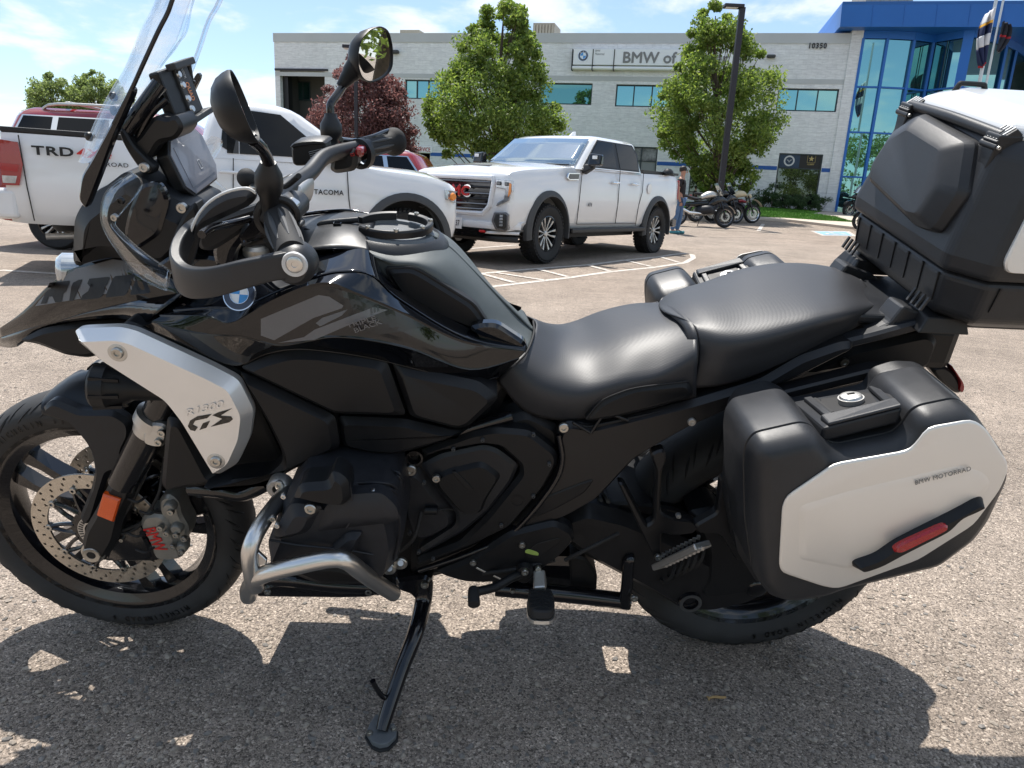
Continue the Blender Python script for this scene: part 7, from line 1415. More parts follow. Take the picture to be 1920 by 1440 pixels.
# phone cradle above it
pa_, pb_, pc_, pd_ = P(296, 134, .055), P(338, 238, .055), P(384, 208, -.04), P(349, 116, -.04); pn = (pb_-pa_).cross(pd_-pa_).normalized(); pn = pn if pn.x < 0 else -pn
mb = MB(); mb.prism([p for p in (pa_, pb_, pc_, pd_)], [p+pn*.022 for p in (pa_, pb_, pc_, pd_)]); PHC = mb.build('phone_cradle', 'truck_black', BIKE, smooth=0, bevel=.004)
pl8 = lambda f, g: pa_.lerp(pb_, f).lerp(pd_.lerp(pc_, f), g)
mb = MB(); mb.prism([pl8(f, g)-pn*.005 for f, g in ((.06, .45), (.94, .45), (.94, .85), (.06, .85))], [pl8(f, g)+pn*.002 for f, g in ((.06, .45), (.94, .45), (.94, .85), (.06, .85))]); mb.build('cradle_plate', 'trim_grey', PHC, smooth=0, bevel=.002)
for f in (.0, 1.0):
    a, b = pl8(f, .3), pl8(f, 1.02); mb = MB(); mb.bar(a-pn*.008, b-pn*.008, .010 if f else .012, .020, up=tuple(pn)); mb.build('cradle_clip', 'trim_grey', PHC, smooth=0, bevel=.002)
for f in (.16, .36, .62, .82): mb = MB(); mb.lathe([(0, .003), (.005, .003), (.007, 0)], pl8(f, .52)-pn*.005, -pn, 16); mb.build('cradle_screw', 'steel', PHC)
text('cradle_lettering', 'QUAD', 'amber_lens', PHC, pl8(.52, .65)-pn*.0056, (pb_-pa_), (pd_-pa_), .011, .0004, .02); text('cradle_lettering', 'LOCK', 'print_white', PHC, pl8(.18, .68)-pn*.0056, (pb_-pa_), (pd_-pa_), .006, .0004, .01)
for bq in (('pipe', [(352, 112, -.05), (358, 150, -.05)]), ('pipe', [(362, 150, -.05), (358, 162, -.05)])): pipe('cradle_arm', bq[1], .005, 'truck_black', PHC, sm=1)
# ---------------------------------------------------------------- bars, grips, switches
pipe('handlebar', [(518, 402, .33), (500, 395, .24), (512, 380, .16), (540, 352, .06), (556, 342, .0), (580, 325, -.08), (606, 296, -.18), (640, 284, -.25), (690, 274, -.34)], .0165, 'truck_black', n=18)
plate('top_clamp', [(498, 372), (505, 350), (528, 345), (562, 348), (568, 362), (566, 385), (560, 402), (535, 408), (505, 402)], .05, .10, 'alloy', .008, .010); disc('clamp_emblem', P(553, 351, .0), (.2, -.3, 1), [(0, .002), (.012, .002), (.014, 0)], 'chrome')
plate('fork_bridge', [(400, 470), (440, 455), (480, 460), (520, 470), (535, 495), (520, 520), (440, 525), (402, 505)], .06, .18, 'alloy', .008, .012); disc('fork_cap', P(480, 466, .09), (0, 0, 1), [(0, .006), (.016, .006), (.020, .002), (.024, 0), (.026, -.03)], 'disc_steel')
plate('steering_cover', [(372, 420), (455, 395), (505, 400), (540, 450), (545, 490), (500, 500), (460, 470), (410, 478), (372, 470)], .08, .14, 'deep_black', .01, .012)
def cyl(name, a, b, prof, m, parent=None, n=28):
    d = (b-a); L_ = d.length; d.normalize(); mb = MB(); mb.lathe([(r_, t_*L_) for r_, t_ in prof], a, d, n); return mb.build(name, m, parent or BIKE, smooth=40), a, d, L_
ga, gb = P(518, 402, .325), P(548, 478, .462)
lg, _, gd, gl = cyl('left_grip', ga, gb, [(.0, 0), (.030, 0), (.031, .05), (.026, .07), (.0225, .09), (.0215, .14), (.0205, .5), (.0215, .92), (.021, 1), (0, 1)], 'rubber')
mb = MB(); mb.lathe([(.026, 0), (.034, .003), (.034, .010), (.029, .013), (.026, .013)], ga+gd*.002, gd, 30); mb.build('grip_flange', 'truck_black', lg)
e1 = gd.orthogonal().normalized(); e2 = gd.cross(e1)
for k in range(8):
    a = 2*math.pi*k/8; d = e1*math.cos(a)+e2*math.sin(a); mb = MB(); mb.tube([ga+gd*gl*.2+d*.0205, ga+gd*gl*.5+d*.021, ga+gd*gl*.85+d*.0205], [.0015, .0042, .0015], 6, smooth=3); mb.build('grip_pad', 'trim_grey', lg)
ha, hb = P(676, 279, -.33), P(738, 266, -.455)
rg, _, gd2, gl2 = cyl('right_grip', ha, hb, [(0, 0), (.026, 0), (.026, .04), (.0215, .08), (.0205, .5), (.021, .8), (.028, .9), (.033, .95), (.034, 1.0), (.033, 1.06), (0, 1.06)], 'rubber')
e1 = gd2.orthogonal().normalized(); e2 = gd2.cross(e1)
for k in range(8):
    a = 2*math.pi*k/8; d = e1*math.cos(a)+e2*math.sin(a); mb = MB(); mb.tube([ha+gd2*gl2*.15+d*.0205, ha+gd2*gl2*.5+d*.021, ha+gd2*gl2*.78+d*.0205], [.0015, .0038, .0015], 6, smooth=3); mb.build('grip_pad', 'trim_grey', rg)
pipe('brake_lever', [(640, 262, -.27), (668, 264, -.33), (700, 256, -.38), (728, 246, -.45), (742, 252, -.47)], .006, 'gloss_black_rough', n=8)
plate('switch_housing', [(617, 276), (664, 278), (672, 290), (668, 320), (630, 326), (618, 318), (622, 300)], -.26, .06, 'truck_black', .010, .010); plate('switch', [(667, 275), (680, 278), (683, 290), (676, 296), (666, 290)], -.245, .04, 'red_lens', .004, .004); tpx('switch_print', 'SOS', 'red_letter', (657, 291), (665, 289), -.249, 6)
disc('switch_ring', P(678, 288, -.31), (ha-hb).normalized()*-1, [(.024, -.012), (.034, -.010), (.034, .006), (.026, .010)], 'truck_black')
plate('left_switch_housing', [(490, 398), (520, 375), (548, 378), (562, 395), (560, 418), (545, 410), (520, 402), (503, 420), (492, 415)], .315, .07, 'truck_black', .010, .010)
lsw = SC.objects[-1] if False else None
plate('switch', [(503, 375), (508, 371), (518, 372), (520, 378), (512, 382), (504, 381)], .325, .02, 'red_lens', .006, .003); plate('switch', [(507, 383), (518, 380), (522, 385), (518, 390), (508, 389)], .328, .02, 'sign_grey', .004, .003); plate('switch', [(535, 378), (542, 374), (556, 383), (558, 390), (548, 392)], .325, .02, 'steel', .004, .004)
for x, y in ((498, 412), (512, 403), (530, 401), (545, 408), (562, 422)): plate('switch', [(x-4, y-5), (x+4, y-5), (x+5, y+3), (x-3, y+4)], .335, .02, 'trim_grey', .004, .002)
for k, (a_, b_) in enumerate((((500, 440), (450, 452)), ((498, 450), (430, 440)), ((560, 330), (520, 345)), ((480, 400), (420, 405)))): pipe('cable', [(*a_, .28), ((a_[0]+b_[0])/2-5, (a_[1]+b_[1])/2+12, .2), (*b_, .10)], .0045, 'rubber')
for k in range(5): pipe('cable', [(600-k*4, 318+k*4, -.2), (575-k*3, 328+k*3, -.15), (545, 330+k*4, -.05), (520, 345+k*5, .02)], .004, 'rubber')
plate('lever_bracket', [(470, 405), (500, 392), (510, 420), (490, 445), (455, 460), (445, 440)], .30, .05, 'gloss_black_rough', .006, .006)
# fluid reservoir
rs = [(546, 274), (556, 268), (600, 264), (611, 268), (612, 300), (600, 308), (556, 312), (548, 306)]
RV = plate('fluid_reservoir', rs, -.235, .06, 'truck_black', .004, .004, bevel=.002); plate('reservoir_lid', [(544, 272), (556, 265), (601, 262), (612, 267), (611, 272), (600, 270), (557, 275), (546, 279)], -.230, .07, 'plastic_grey', .003, .002, rnd=1)
for i in range(4): 
    a, b = P(579+i, 285+i*3.6, -.229), P(604-i*2, 279+i*3.8, -.229); mb = MB(); mb.bar(a, b, .0006, .0018, up=(0, 1, 0)); mb.build('reservoir_print', 'print_white', RV, smooth=0)
# mirrors
def mirror_head(c, n, roll, w, h_, dep, name, parent):
    n = Vector(n).normalized(); up = Vector((0, 0, 1)); up = (up-n*up.dot(n)).normalized(); rt = up.cross(n); u2 = up*math.cos(roll)+rt*math.sin(roll); r2_ = rt*math.cos(roll)-up*math.sin(roll); up, rt = u2, r2_
    prof = [(-.10, 1.0), (.45, .98), (.86, .72), (1.0, .22), (.97, -.35), (.80, -.80), (.35, -1.0), (-.35, -.98), (-.80, -.70), (-.95, -.25), (-.90, .25), (-.62, .75)]
    P_, _ = cr_path([Vector((a, b, 0)) for a, b in prof]+[Vector((*prof[0], 0))], [0]*13, 4); P_ = P_[:-1]; f = lambda p, s, z: c+rt*p.x*w/2*s+up*p.y*h_/2*s+n*z
    mb = MB(); rings = []
    for s, z in ((.05, -dep), (.4, -dep*.93), (.68, -dep*.75), (.88, -dep*.48), (.97, -dep*.2), (1.0, 0), (.985, .003), (.95, .003), (.935, -.002)): rings.append([f(p, s, z) for p in P_])
    mb.grid(rings, close=True); mb.f.append(tuple(range(len(P_)))); o = mb.build(name, 'matte_black', parent, smooth=50)
    mb = MB(); mb.add([f(p, .94, -.0015) for p in P_], [tuple(range(len(P_)))]); mb.build('mirror_glass', 'mirror_glass', o, smooth=0); return o, up, rt, n
ml = P(455, 200, .45); mo, _, _, nL = mirror_head(ml, (.92, .24, .30), R(6), .120, .088, .036, 'mirror', BIKE)
mrr = P(702, 103, -.45); mo2, _, _, nR = mirror_head(mrr, (.86, -.48, -.02), R(-12), .142, .114, .056, 'mirror', BIKE)
pipe('mirror_stem', [(474, 262, .42), (488, 275, .40), (498, 290, .375), (504, 308, .355)], .0085, 'gloss_black_rough', mo)
cyl('mirror_boot', P(503, 304, .355), P(506, 408, .335), [(0, 0), (.011, 0), (.0125, .05), (.019, .20), (.0205, .32), (.0195, .48), (.014, .62), (.0135, .85), (.018, .95), (.018, 1)], 'truck_black')
pipe('mirror_stem', [(644, 160, -.42), (632, 178, -.395), (620, 196, -.375), (620, 215, -.37)], .0095, 'gloss_black_rough', mo2)
cyl('mirror_neck', P(676, 115, -.435), P(637, 164, -.415), [(0, -.1), (.036, -.1), (.024, .25), (.021, .5), (.0185, .55), (.016, .72), (.0105, .98), (0, 1)], 'matte_black')
cyl('mirror_boot', P(620, 214, -.37), P(622, 282, -.345), [(0, 0), (.014, 0), (.015, .08), (.0245, .28), (.0255, .42), (.024, .60), (.016, .72), (.0155, .95), (.018, 1)], 'truck_black')
mb = MB(); c = P(463, 334, .24); mb.lathe([(.0155*math.sin(math.pi*k/16), -.0155*math.cos(math.pi*k/16)) for k in range(17)], c, (0, 0, 1), 28); mb.build('mount_ball', 'rubber', BIKE); pipe('ball_stem', [(463, 340, .24), (478, 352, .25), (490, 352, .27)], .006, 'steel', sm=2)
# hand guard: sturdy loop from the bar end forward and back to the clamp, with a shield
def sweep(name, pts, w, h_, m, parent=None, sm=7, up=(0, 0, 1)):
    Q, hh_ = cr_path([P(*p[:3]) for p in pts], [p[3] for p in pts], sm); rows = []
    for i, p in enumerate(Q):
        t_ = (Q[min(i+1, len(Q)-1)]-Q[max(i-1, 0)]).normalized(); u_ = Vector(up); u_ = (u_-t_*u_.dot(t_)).normalized(); s_ = t_.cross(u_); H = hh_[i]/2; w2 = w/2; row = []
        for a_, b_ in ((-1, -.8), (-.75, -1), (.75, -1), (1, -.8), (1, .8), (.75, 1), (-.75, 1), (-1, .8)): row.append(p+s_*a_*w2+u_*b_*H)
        rows.append(row)
    mb = MB(); mb.grid(rows, close=True); mb.f += [tuple(range(8)), tuple(range((len(Q)-1)*8, len(Q)*8))]; return mb.build(name, m, parent or BIKE, smooth=40, bevel=.0025)
HG = sweep('hand_guard', [(553, 495, .468, .042), (515, 500, .482, .036), (460, 513, .488, .037), (400, 528, .480, .040), (355, 528, .455, .045), (334, 508, .425, .046), (336, 472, .385, .036), (352, 438, .35, .024), (372, 415, .33, .014)], .016, 0, 'plastic_grey')
mir(HG) if False else None
disc('hand_guard_boss', P(553, 495, .462), (0, -1, .0), [(0, .021), (.020, .021), (.026, .012), (.029, .004), (.029, -.018), (0, -.018)], 'plastic_grey', HG, 36); disc('bar_end', P(553, 495, .4835), (0, -1, .0), [(.0, .003), (.010, .003), (.0115, .0045), (.0165, .0045), (.0175, .001)], 'print_white', HG, 32); disc('bar_end_screw', P(553, 495, .4875), (0, -1, 0), [(0, .0028), (.0035, .0028), (.004, .004), (.0095, .004), (.011, .0028), (.011, 0)], 'steel', HG, 24)
plate('hand_guard_shield', [(330, 492), (345, 455), (366, 408), (392, 380), (425, 362), (462, 355), (482, 366), (470, 385), (420, 408), (385, 424), (372, 450), (358, 500), (340, 510)], .345, .010, 'satin_grey', .006, .008)
pipe('shield_edge', [(338, 508, .352), (342, 480, .352), (356, 438, .352), (372, 402, .352), (396, 376, .352), (428, 359, .352), (462, 353, .352), (480, 362, .352)], .0022, 'white_plastic')
plate('shield_liner', [(372, 424), (420, 404), (470, 388), (500, 378), (505, 395), (468, 425), (440, 445), (400, 470), (372, 468)], .29, .02, 'deep_black', .004, .006); plate('lever_guard', [(405, 440), (470, 405), (480, 420), (440, 470), (432, 505), (405, 500), (398, 470)], .26, .03, 'gloss_black_rough', .006, .008)
pipe('clutch_lever', [(468, 410, .30), (430, 420, .33), (395, 428, .38), (378, 440, .42)], .006, 'gloss_black_rough', n=8)
# ---------------------------------------------------------------- rack
rail = [(1440, 712), (1500, 674), (1562, 642), (1640, 623), (1700, 606), (1752, 594), (1800, 594), (1812, 600), (1795, 609), (1745, 612), (1697, 627), (1640, 641), (1580, 655), (1512, 700), (1450, 728)]
RK = plate('rack_rail', rail, .165, .028, 'satin_grey', .005, .005); fr_ = [P(x, y, .165) for x, y in rail]; 
mr2_ = mir(RK)
for sg in (1, -1):
    q = [P(x, y, .125) for x, y in [(1617, 613), (1655, 595), (1681, 563), (1737, 583), (1750, 596), (1700, 607), (1650, 622)]]
    if sg < 0: q = [Vector((p.x, -p.y, p.z)) for p in q]
    mb = MB(); mb.grid([[p+Vector((0, sg*.03, 0)) for p in q], [p-Vector((0, sg*.03, 0)) for p in q]], close=True); mb.f += [tuple(range(7)), tuple(range(7, 14))]; mb.build('rack_foot', 'plastic_grey', BIKE, smooth=0, bevel=.006)
lbox('rack_plate', .80, 1.30, -.13, .13, .945, .965, 'satin_grey', .006)
lbox('tail_unit', .72, 1.05, -.11, .11, .84, .94, 'matte_black', .02)
plate('tail_cover', [(1700, 640), (1755, 622), (1758, 660), (1740, 690), (1700, 690), (1640, 660)], .10, .2, 'truck_black', .006, .008)
TLm = plate('tail_light_housing', [(1742, 690), (1772, 686), (1790, 700), (1806, 735), (1792, 738), (1760, 712)], .10, .03, 'truck_black', .004, .005); plate('tail_light', [(1781, 684), (1787, 686), (1808, 718), (1808, 730), (1802, 738), (1796, 730), (1800, 716)], .105, .03, 'red_lens', .003, .002)
# ---------------------------------------------------------------- top case, built in the motorcycle's own axes
TB = empty('top_case', (0, 0, 0), parent=BIKE)
def ring8(u0, u1, v, w_, c, f=None):
    # octagonal plan outline: front u0, rear u1, half width v, corner chamfer c
    cf = f or c
    return [Vector((u0, -v+cf[1], w_)) if False else Vector((u0, -(v-cf), w_)), Vector((u0+cf*.9, -v, w_)), Vector((u1-c, -v, w_)), Vector((u1, -(v-c), w_)), Vector((u1, v-c, w_)), Vector((u1-c, v, w_)), Vector((u0+cf*.9, v, w_)), Vector((u0, v-cf, w_))]
def case_shell(name, levels, m, parent, bev=.012, cap=True):
    mb = MB(); mb.grid(levels, close=True); n = 8
    if cap: mb.f += [tuple(range(n)), tuple(range((len(levels)-1)*n, len(levels)*n))]
    return mb.build(name, m, parent, smooth=0, bevel=bev, seg=4)
def skew(l): return [Vector((p.x+(0.0 if p.y < 0 else 0.0), p.y, p.z)) for p in l]
low = case_shell('lower_shell', [ring8(.965, 1.33, .185, .978, .05), ring8(.925, 1.37, .225, 1.005, .05), ring8(.915, 1.385, .235, 1.085, .055)], 'plastic_grey', TB, .014)
upc = case_shell('upper_shell', [ring8(.905, 1.40, .243, 1.088, .058), ring8(.903, 1.405, .247, 1.12, .06), ring8(.935, 1.39, .222, 1.295, .06), ring8(.950, 1.38, .208, 1.318, .06)], 'plastic_grey', TB, .012)
lid = case_shell('lid', [ring8(.950, 1.38, .212, 1.312, .06), ring8(.960, 1.37, .205, 1.338, .06), ring8(1.01, 1.33, .155, 1.358, .05)], 'lid_white', TB, .010)
mb = MB(); 
for v_ in (-1, 1): pass
pipe('lid_edge_roll', [(.946, -.155, 1.318), (.942, 0, 1.322), (.946, .155, 1.318)], .010, 'plastic_grey', TB, local=True)
# backrest pad on the front face
pad = [(-.115, 1.30), (.075, 1.315), (.135, 1.27), (.155, 1.20), (.140, 1.165), (-.10, 1.135), (-.150, 1.145), (-.165, 1.22)]
mb = MB(); n = len(pad); Z0 = lambda y, z, d: Vector((.912-d, y, z)); cy_, cz_ = sum(p[0] for p in pad)/n, sum(p[1] for p in pad)/n
pq = smooth_loop([Vector((0, y, z)) for y, z in pad], 3); cq = Vector((0, cy_, cz_))
mb.grid([[Vector((.93, p.y, p.z)) for p in pq], [Vector((.902, p.y, p.z)) for p in pq], [Vector((.888, (cq+(p-cq)*.95).y, (cq+(p-cq)*.95).z)) for p in pq], [Vector((.872, (cq+(p-cq)*.78).y, (cq+(p-cq)*.78).z)) for p in pq], [Vector((.868, (cq+(p-cq)*.70).y, (cq+(p-cq)*.70).z)) for p in pq]], close=True); mb.f.append(tuple(range(4*len(pq), 5*len(pq)))); mb.v = [(x_+max(0, z_-1.14)*.17, y_, z_) for x_, y_, z_ in mb.v]; mb.build('backrest_pad', 'plastic_grey', TB, smooth=20, bevel=.004)
K_ = .66
for v_ in (-.150, .150):
    U = lambda u, y, z: Vector((.936+(u-.893)*K_, v_+(y-v_)*K_, 1.322+(z-1.335)*K_))
    mb = MB(); q = [(v_-.032, 1.335), (v_+.032, 1.335), (v_+.020, 1.225), (v_-.012, 1.17)]
    mb.prism([U(.885, a, b) for a, b in q], [U(.95, a, b) for a, b in q]); lt = mb.build('latch', 'plastic_grey', TB, smooth=0, bevel=.003)
    mb = MB(); mb.prism([U(.880, v_-.030, 1.318), U(.880, v_+.030, 1.318), U(.925, v_+.030, 1.352), U(.925, v_-.030, 1.352)], [U(.895, v_-.030, 1.300), U(.895, v_+.030, 1.300), U(.945, v_+.030, 1.338), U(.945, v_-.030, 1.338)]); mb.build('latch_lever', 'plastic_grey', lt, smooth=0, bevel=.0015)
    for k in range(4): y = v_-.020+k*.0125; mb = MB(); mb.bar(U(.885, y, 1.3235), U(.924, y, 1.3535), .0028, .002); mb.build('grip_rib', 'print_white', lt, smooth=0)
    mb = MB(); mb.tube([U(.888, v_-.034, 1.305), U(.888, v_+.034, 1.305)], .006, 14); mb.build('hinge_pin', 'plastic_grey', lt); bolt(0, 0, 0, .0035, 'alloy', loc=U(.888, v_-.0345, 1.305), parent=lt)
for k in range(7): y = .165-k*.055; mb = MB(); mb.prism([Vector((.9165, y, 1.078)), Vector((.9165, y-.004, 1.078)), Vector((.9235, y-.0005, 1.022))], [Vector((.9135, y, 1.078)), Vector((.9135, y-.004, 1.078)), Vector((.921, y-.0005, 1.022))]); mb.build('shell_groove', 'deep_black', low, smooth=0)
for k in range(4): x = .99+k*.085; mb = MB(); mb.prism([Vector((x, -.2365, 1.076)), Vector((x+.004, -.2365, 1.076)), Vector((x+.001, -.2305, 1.028))], [Vector((x, -.234, 1.076)), Vector((x+.004, -.234, 1.076)), Vector((x+.001, -.2275, 1.028))]); mb.build('shell_groove', 'deep_black', low, smooth=0)
q = [(.985, 1.225), (1.02, 1.262), (1.30, 1.262), (1.35, 1.22), (1.35, 1.14), (1.31, 1.112), (.975, 1.112), (.966, 1.13)]; pq = smooth_loop([Vector((a, 0, b)) for a, b in q], 3)
mb = MB(); cq = Vector((1.17, 0, 1.19)); hwid = lambda z: .2475+(.222-.2475)*(z-1.12)/.175
mb.grid([[Vector((p.x, -hwid(p.z)+.004, p.z)) for p in pq], [Vector((p.x, -hwid(p.z)-.003, p.z)) for p in pq], [Vector(((cq+(p-cq)*.985).x, -hwid(p.z)-.0055, (cq+(p-cq)*.985).z)) for p in pq]], close=True); mb.f.append(tuple(range(2*len(pq), 3*len(pq)))); mb.build('silver_side_panel', 'silver_case', TB, smooth=40)
mir(SC.objects[mb and 'silver_side_panel.001' if False else [o.name for o in SC.objects if o.parent == TB and o.name.startswith('silver_side_panel')][0]])
def lid_handle(u_, v_, ln=.066, ax='u'):
    d = Vector((1, 0, 0)) if ax == 'u' else Vector((0, 1, 0)); z = 1.352; c = Vector((u_, v_, z)); mb = MB()
    mb.tube([c-d*ln/2-Vector((0, 0, .008)), c-d*ln*.40+Vector((0, 0, .010)), c-d*ln*.3+Vector((0, 0, .013)), c+d*ln*.3+Vector((0, 0, .013)), c+d*ln*.40+Vector((0, 0, .010)), c+d*ln/2-Vector((0, 0, .008))], [.006, .0055, .005, .005, .0055, .006], 10, smooth=3); return mb.build('tie_down_loop', 'truck_black', TB)
lid_handle(1.055, .150); lid_handle(1.27, .150); lid_handle(1.055, -.145); lid_handle(1.27, -.145)
for v_ in (-.15, .15):       # feet that clamp to the rack
    mb = MB(); mb.prism([Vector((.90, v_-.045, .965)), Vector((.90, v_+.045, .965)), Vector((1.0, v_+.045, .965)), Vector((1.0, v_-.045, .965))], [Vector((.915, v_-.035, .995)), Vector((.915, v_+.035, .995)), Vector((.99, v_+.035, .995)), Vector((.99, v_-.035, .995))]); ft = mb.build('clamp_foot', 'truck_black', TB, smooth=0, bevel=.003)
    for k in range(4): mb = MB(); mb.bar((.900, v_-.026+k*.016, 1.004), (.912, v_-.022+k*.016, 1.028), .004, .006); mb.build('clamp_rib', 'trim_grey', ft, smooth=0)
# ---------------------------------------------------------------- side cases
def side_case(mirror_it):
    SCm = empty('side_case', (0, 0, 0), parent=BIKE)
    out = [(1404, 880), (1408, 850), (1424, 828), (1512, 808), (1532, 812), (1560, 842), (1585, 850), (1640, 838), (1688, 828), (1706, 812), (1722, 788), (1740, 776), (1808, 762), (1830, 772), (1884, 850), (1892, 872), (1890, 892), (1854, 970), (1826, 1008), (1757, 1060), (1576, 1104), (1545, 1116), (1481, 1126), (1443, 1119), (1420, 1090), (1406, 990)]
    q = [P(x, y, .452) for x, y in out]; f = lambda s, v_: [Vector((p.x, -v_, p.z)) for p in smooth_loop(inset(q, s), 3)]
    mb = MB(); mb.grid([f(.012, .285), f(.0, .305), f(0, .420), f(.0035, .4215), f(.0035, .4245), f(0, .426), f(.002, .450), f(.012, .466), f(.026, .474)], close=True); n = len(f(0, 0)); mb.f += [tuple(range(n)), tuple(range(8*n, 9*n))]; sh = mb.build('case_shell', 'plastic_grey', SCm, smooth=38)
    sp = [(1467, 950), (1476, 930), (1564, 870), (1700, 846), (1716, 834), (1740, 802), (1822, 787), (1846, 800), (1889, 866), (1889, 886), (1874, 920), (1826, 984), (1722, 1050), (1572, 1104), (1545, 1100), (1467, 1074), (1461, 1060)]
    q2 = [P(x, y, .478) for x, y in sp]; g = lambda s, v_: [Vector((p.x, -v_, p.z)) for p in smooth_loop(inset(q2, s), 2)]
    mb = MB(); n = len(g(0, 0)); mb.grid([g(0, .4755), g(0, .4775), g(.0025, .4795), g(.004, .4800)], close=True); mb.f.append(tuple(range(3*n, 4*n))); pn_ = mb.build('silver_panel', 'silver_case', SCm, smooth=30)
    plate('panel_field', [(1490, 945), (1590, 915), (1800, 865), (1850, 880), (1868, 905), (1810, 975), (1715, 1030), (1590, 1072), (1490, 1052)], .4795, .004, 'silver_case', .0035, .016, parent=SCm)
    hb = plate('case_bumper', [(1597, 1052), (1640, 1038), (1672, 1015), (1700, 1000), (1790, 955), (1832, 932), (1846, 936), (1847, 946), (1826, 957), (1800, 968), (1777, 992), (1690, 1036), (1650, 1058), (1612, 1071), (1599, 1064)], .486, .012, 'matte_black', .014, .008, parent=SCm)
    plate('case_reflector', [(1675, 1028), (1690, 1018), (1768, 983), (1778, 986), (1778, 992), (1765, 1000), (1690, 1037), (1677, 1036)], .503, .006, 'red_reflector', .003, .003, parent=hb)
    if not mirror_it: tpx('case_lettering', 'BMW MOTORRAD', 'sign_grey', (1716, 905), (1820, 878), .4842, 8.5, .0006, .0, spacing=1.08, parent=SCm)
    # latch recess on the top
    a, b, c, d = P(1486, 752, .30), P(1655, 723, .30), P(1694, 764, .425), P(1545, 802, .425)
    lp = lambda f, g_, up=0: a.lerp(b, f).lerp(d.lerp(c, f), g_)+Vector((0, -.0, up))
    mb = MB(); mb.prism([lp(0, 0), lp(1, 0), lp(1, 1), lp(0, 1)], [lp(0, 0, -.03), lp(1, 0, -.03), lp(1, 1, -.03), lp(0, 1, -.03)]); ct = mb.build('latch_plate', 'satin_grey', SCm, smooth=0, bevel=.005)
    mb = MB(); mb.prism([lp(*t_, .0015) for t_ in ((.28, .12), (.72, .12), (.80, .25), (.78, .72), (.26, .76), (.24, .25))], [lp(*t_, -.004) for t_ in ((.28, .12), (.72, .12), (.80, .25), (.78, .72), (.26, .76), (.24, .25))]); mb.build('latch_recess', 'deep_black', ct, smooth=0)
    for g0 in (.10, .82):
        mb = MB(); mb.prism([lp(g0, .05, .007), lp(g0+.085, .05, .007), lp(g0+.10, .72, .007), lp(g0+.01, .72, .007)], [lp(g0, .05, .001), lp(g0+.085, .05, .001), lp(g0+.10, .72, .001), lp(g0+.01, .72, .001)]); mb.build('latch_strap', 'plastic_grey', ct, smooth=0, bevel=.0015)
        mb = MB(); mb.prism([lp(g0+.10, .08, .004), lp(g0+.13, .08, .004), lp(g0+.15, .66, .004), lp(g0+.11, .66, .004)], [lp(g0+.10, .08, .0005), lp(g0+.13, .08, .0005), lp(g0+.15, .66, .0005), lp(g0+.11, .66, .0005)]); mb.build('strap_shadow_gap', 'deep_black', ct, smooth=0)
    mb = MB(); mb.prism([lp(.05, .74, .010), lp(.95, .74, .010), lp(.98, .97, .006), lp(.06, .97, .006)], [lp(.05, .74, .0), lp(.95, .74, .0), lp(.98, .99, .0), lp(.06, .99, .0)]); mb.build('carry_handle', 'plastic_grey', ct, smooth=0, bevel=.003)
    kn = lp(.53, .42, .004); nrm = (b-a).cross(d-a).normalized(); nrm = nrm if nrm.z > 0 else -nrm
    mb = MB(); mb.lathe([(0, .012), (.012, .012), (.017, .010), (.019, .006), (.021, .006), (.021, -.004)], kn, nrm, 30); k_ = mb.build('lock_knob', 'alloy', ct); mb = MB(); e_ = (b-a).normalized(); mb.box(kn+nrm*.0128, (.012, .003, .002), Matrix((e_, nrm.cross(e_), nrm)).transposed()); mb.build('key_slot', 'deep_black', k_, smooth=0)
    # raised shoulders either side of the recess on the inner half of the lid
    for pts in ([(1376, 764), (1392, 748), (1450, 731), (1470, 737), (1486, 752), (1500, 782), (1440, 812), (1382, 800)], [(1655, 722), (1662, 706), (1700, 694), (1742, 697), (1786, 736), (1760, 760), (1700, 770)]):
        q = [P(x, y, .27) for x, y in pts]
    plate('inner_shell', [(1378, 775), (1394, 752), (1452, 735), (1482, 748), (1500, 770), (1640, 742), (1656, 712), (1700, 698), (1745, 700), (1800, 745), (1850, 820), (1868, 860), (1860, 900), (1800, 990), (1700, 1050), (1500, 1100), (1420, 1095), (1385, 1040), (1366, 940)], .262, .05, 'plastic_grey', .02, .02, parent=SCm)
    return SCm
sc1 = side_case(False)
# the far side case: same case mirrored across the motorcycle
def mirror_tree(src, parent):
    if src.type == 'EMPTY':
        o = bpy.data.objects.new(src.name.split('.')[0], None); SC.collection.objects.link(o); o.parent = parent
    else:
        o = mir(src, parent)
    for ch in [x for x in bpy.data.objects if x.parent == src and x != o]: mirror_tree(ch, o)
    return o
src_kids = [x for x in bpy.data.objects if x.parent == sc1 and 'lettering' not in x.name]
fc_ = bpy.data.objects.new('side_case', None); SC.collection.objects.link(fc_); fc_.parent = BIKE
for k_ in src_kids: mirror_tree(k_, fc_)
fc_.location = (0, .0, -.018)
plate('case_rack', [(1440, 740), (1640, 690), (1700, 690), (1710, 700), (1640, 710), (1470, 750), (1420, 800), (1380, 900), (1372, 900), (1400, 800)], .20, .03, 'frame_black', .004, .004, mirror=True)
plate('rear_panel', [(1600, 650), (1740, 620), (1760, 640), (1740, 690), (1700, 700), (1600, 690), (1540, 700), (1500, 700)], .12, .24, 'matte_black', .01, .012)
bolt(1583, 679, .135, .009)

# the top case sits a little rolled towards the camera on its rack
TB.rotation_euler = (R(3), 0, 0); pv = Vector((0, 0, 1.03)); TB.location = pv-Matrix.Rotation(R(3), 3, 'X') @ pv
# keep to thing > part > sub-part
for o in list(bpy.data.objects):
    def depth(x):
        n = 1
        while x.parent: x = x.parent; n += 1
        return n
    while depth(o) > 3: o.parent = o.parent.parent
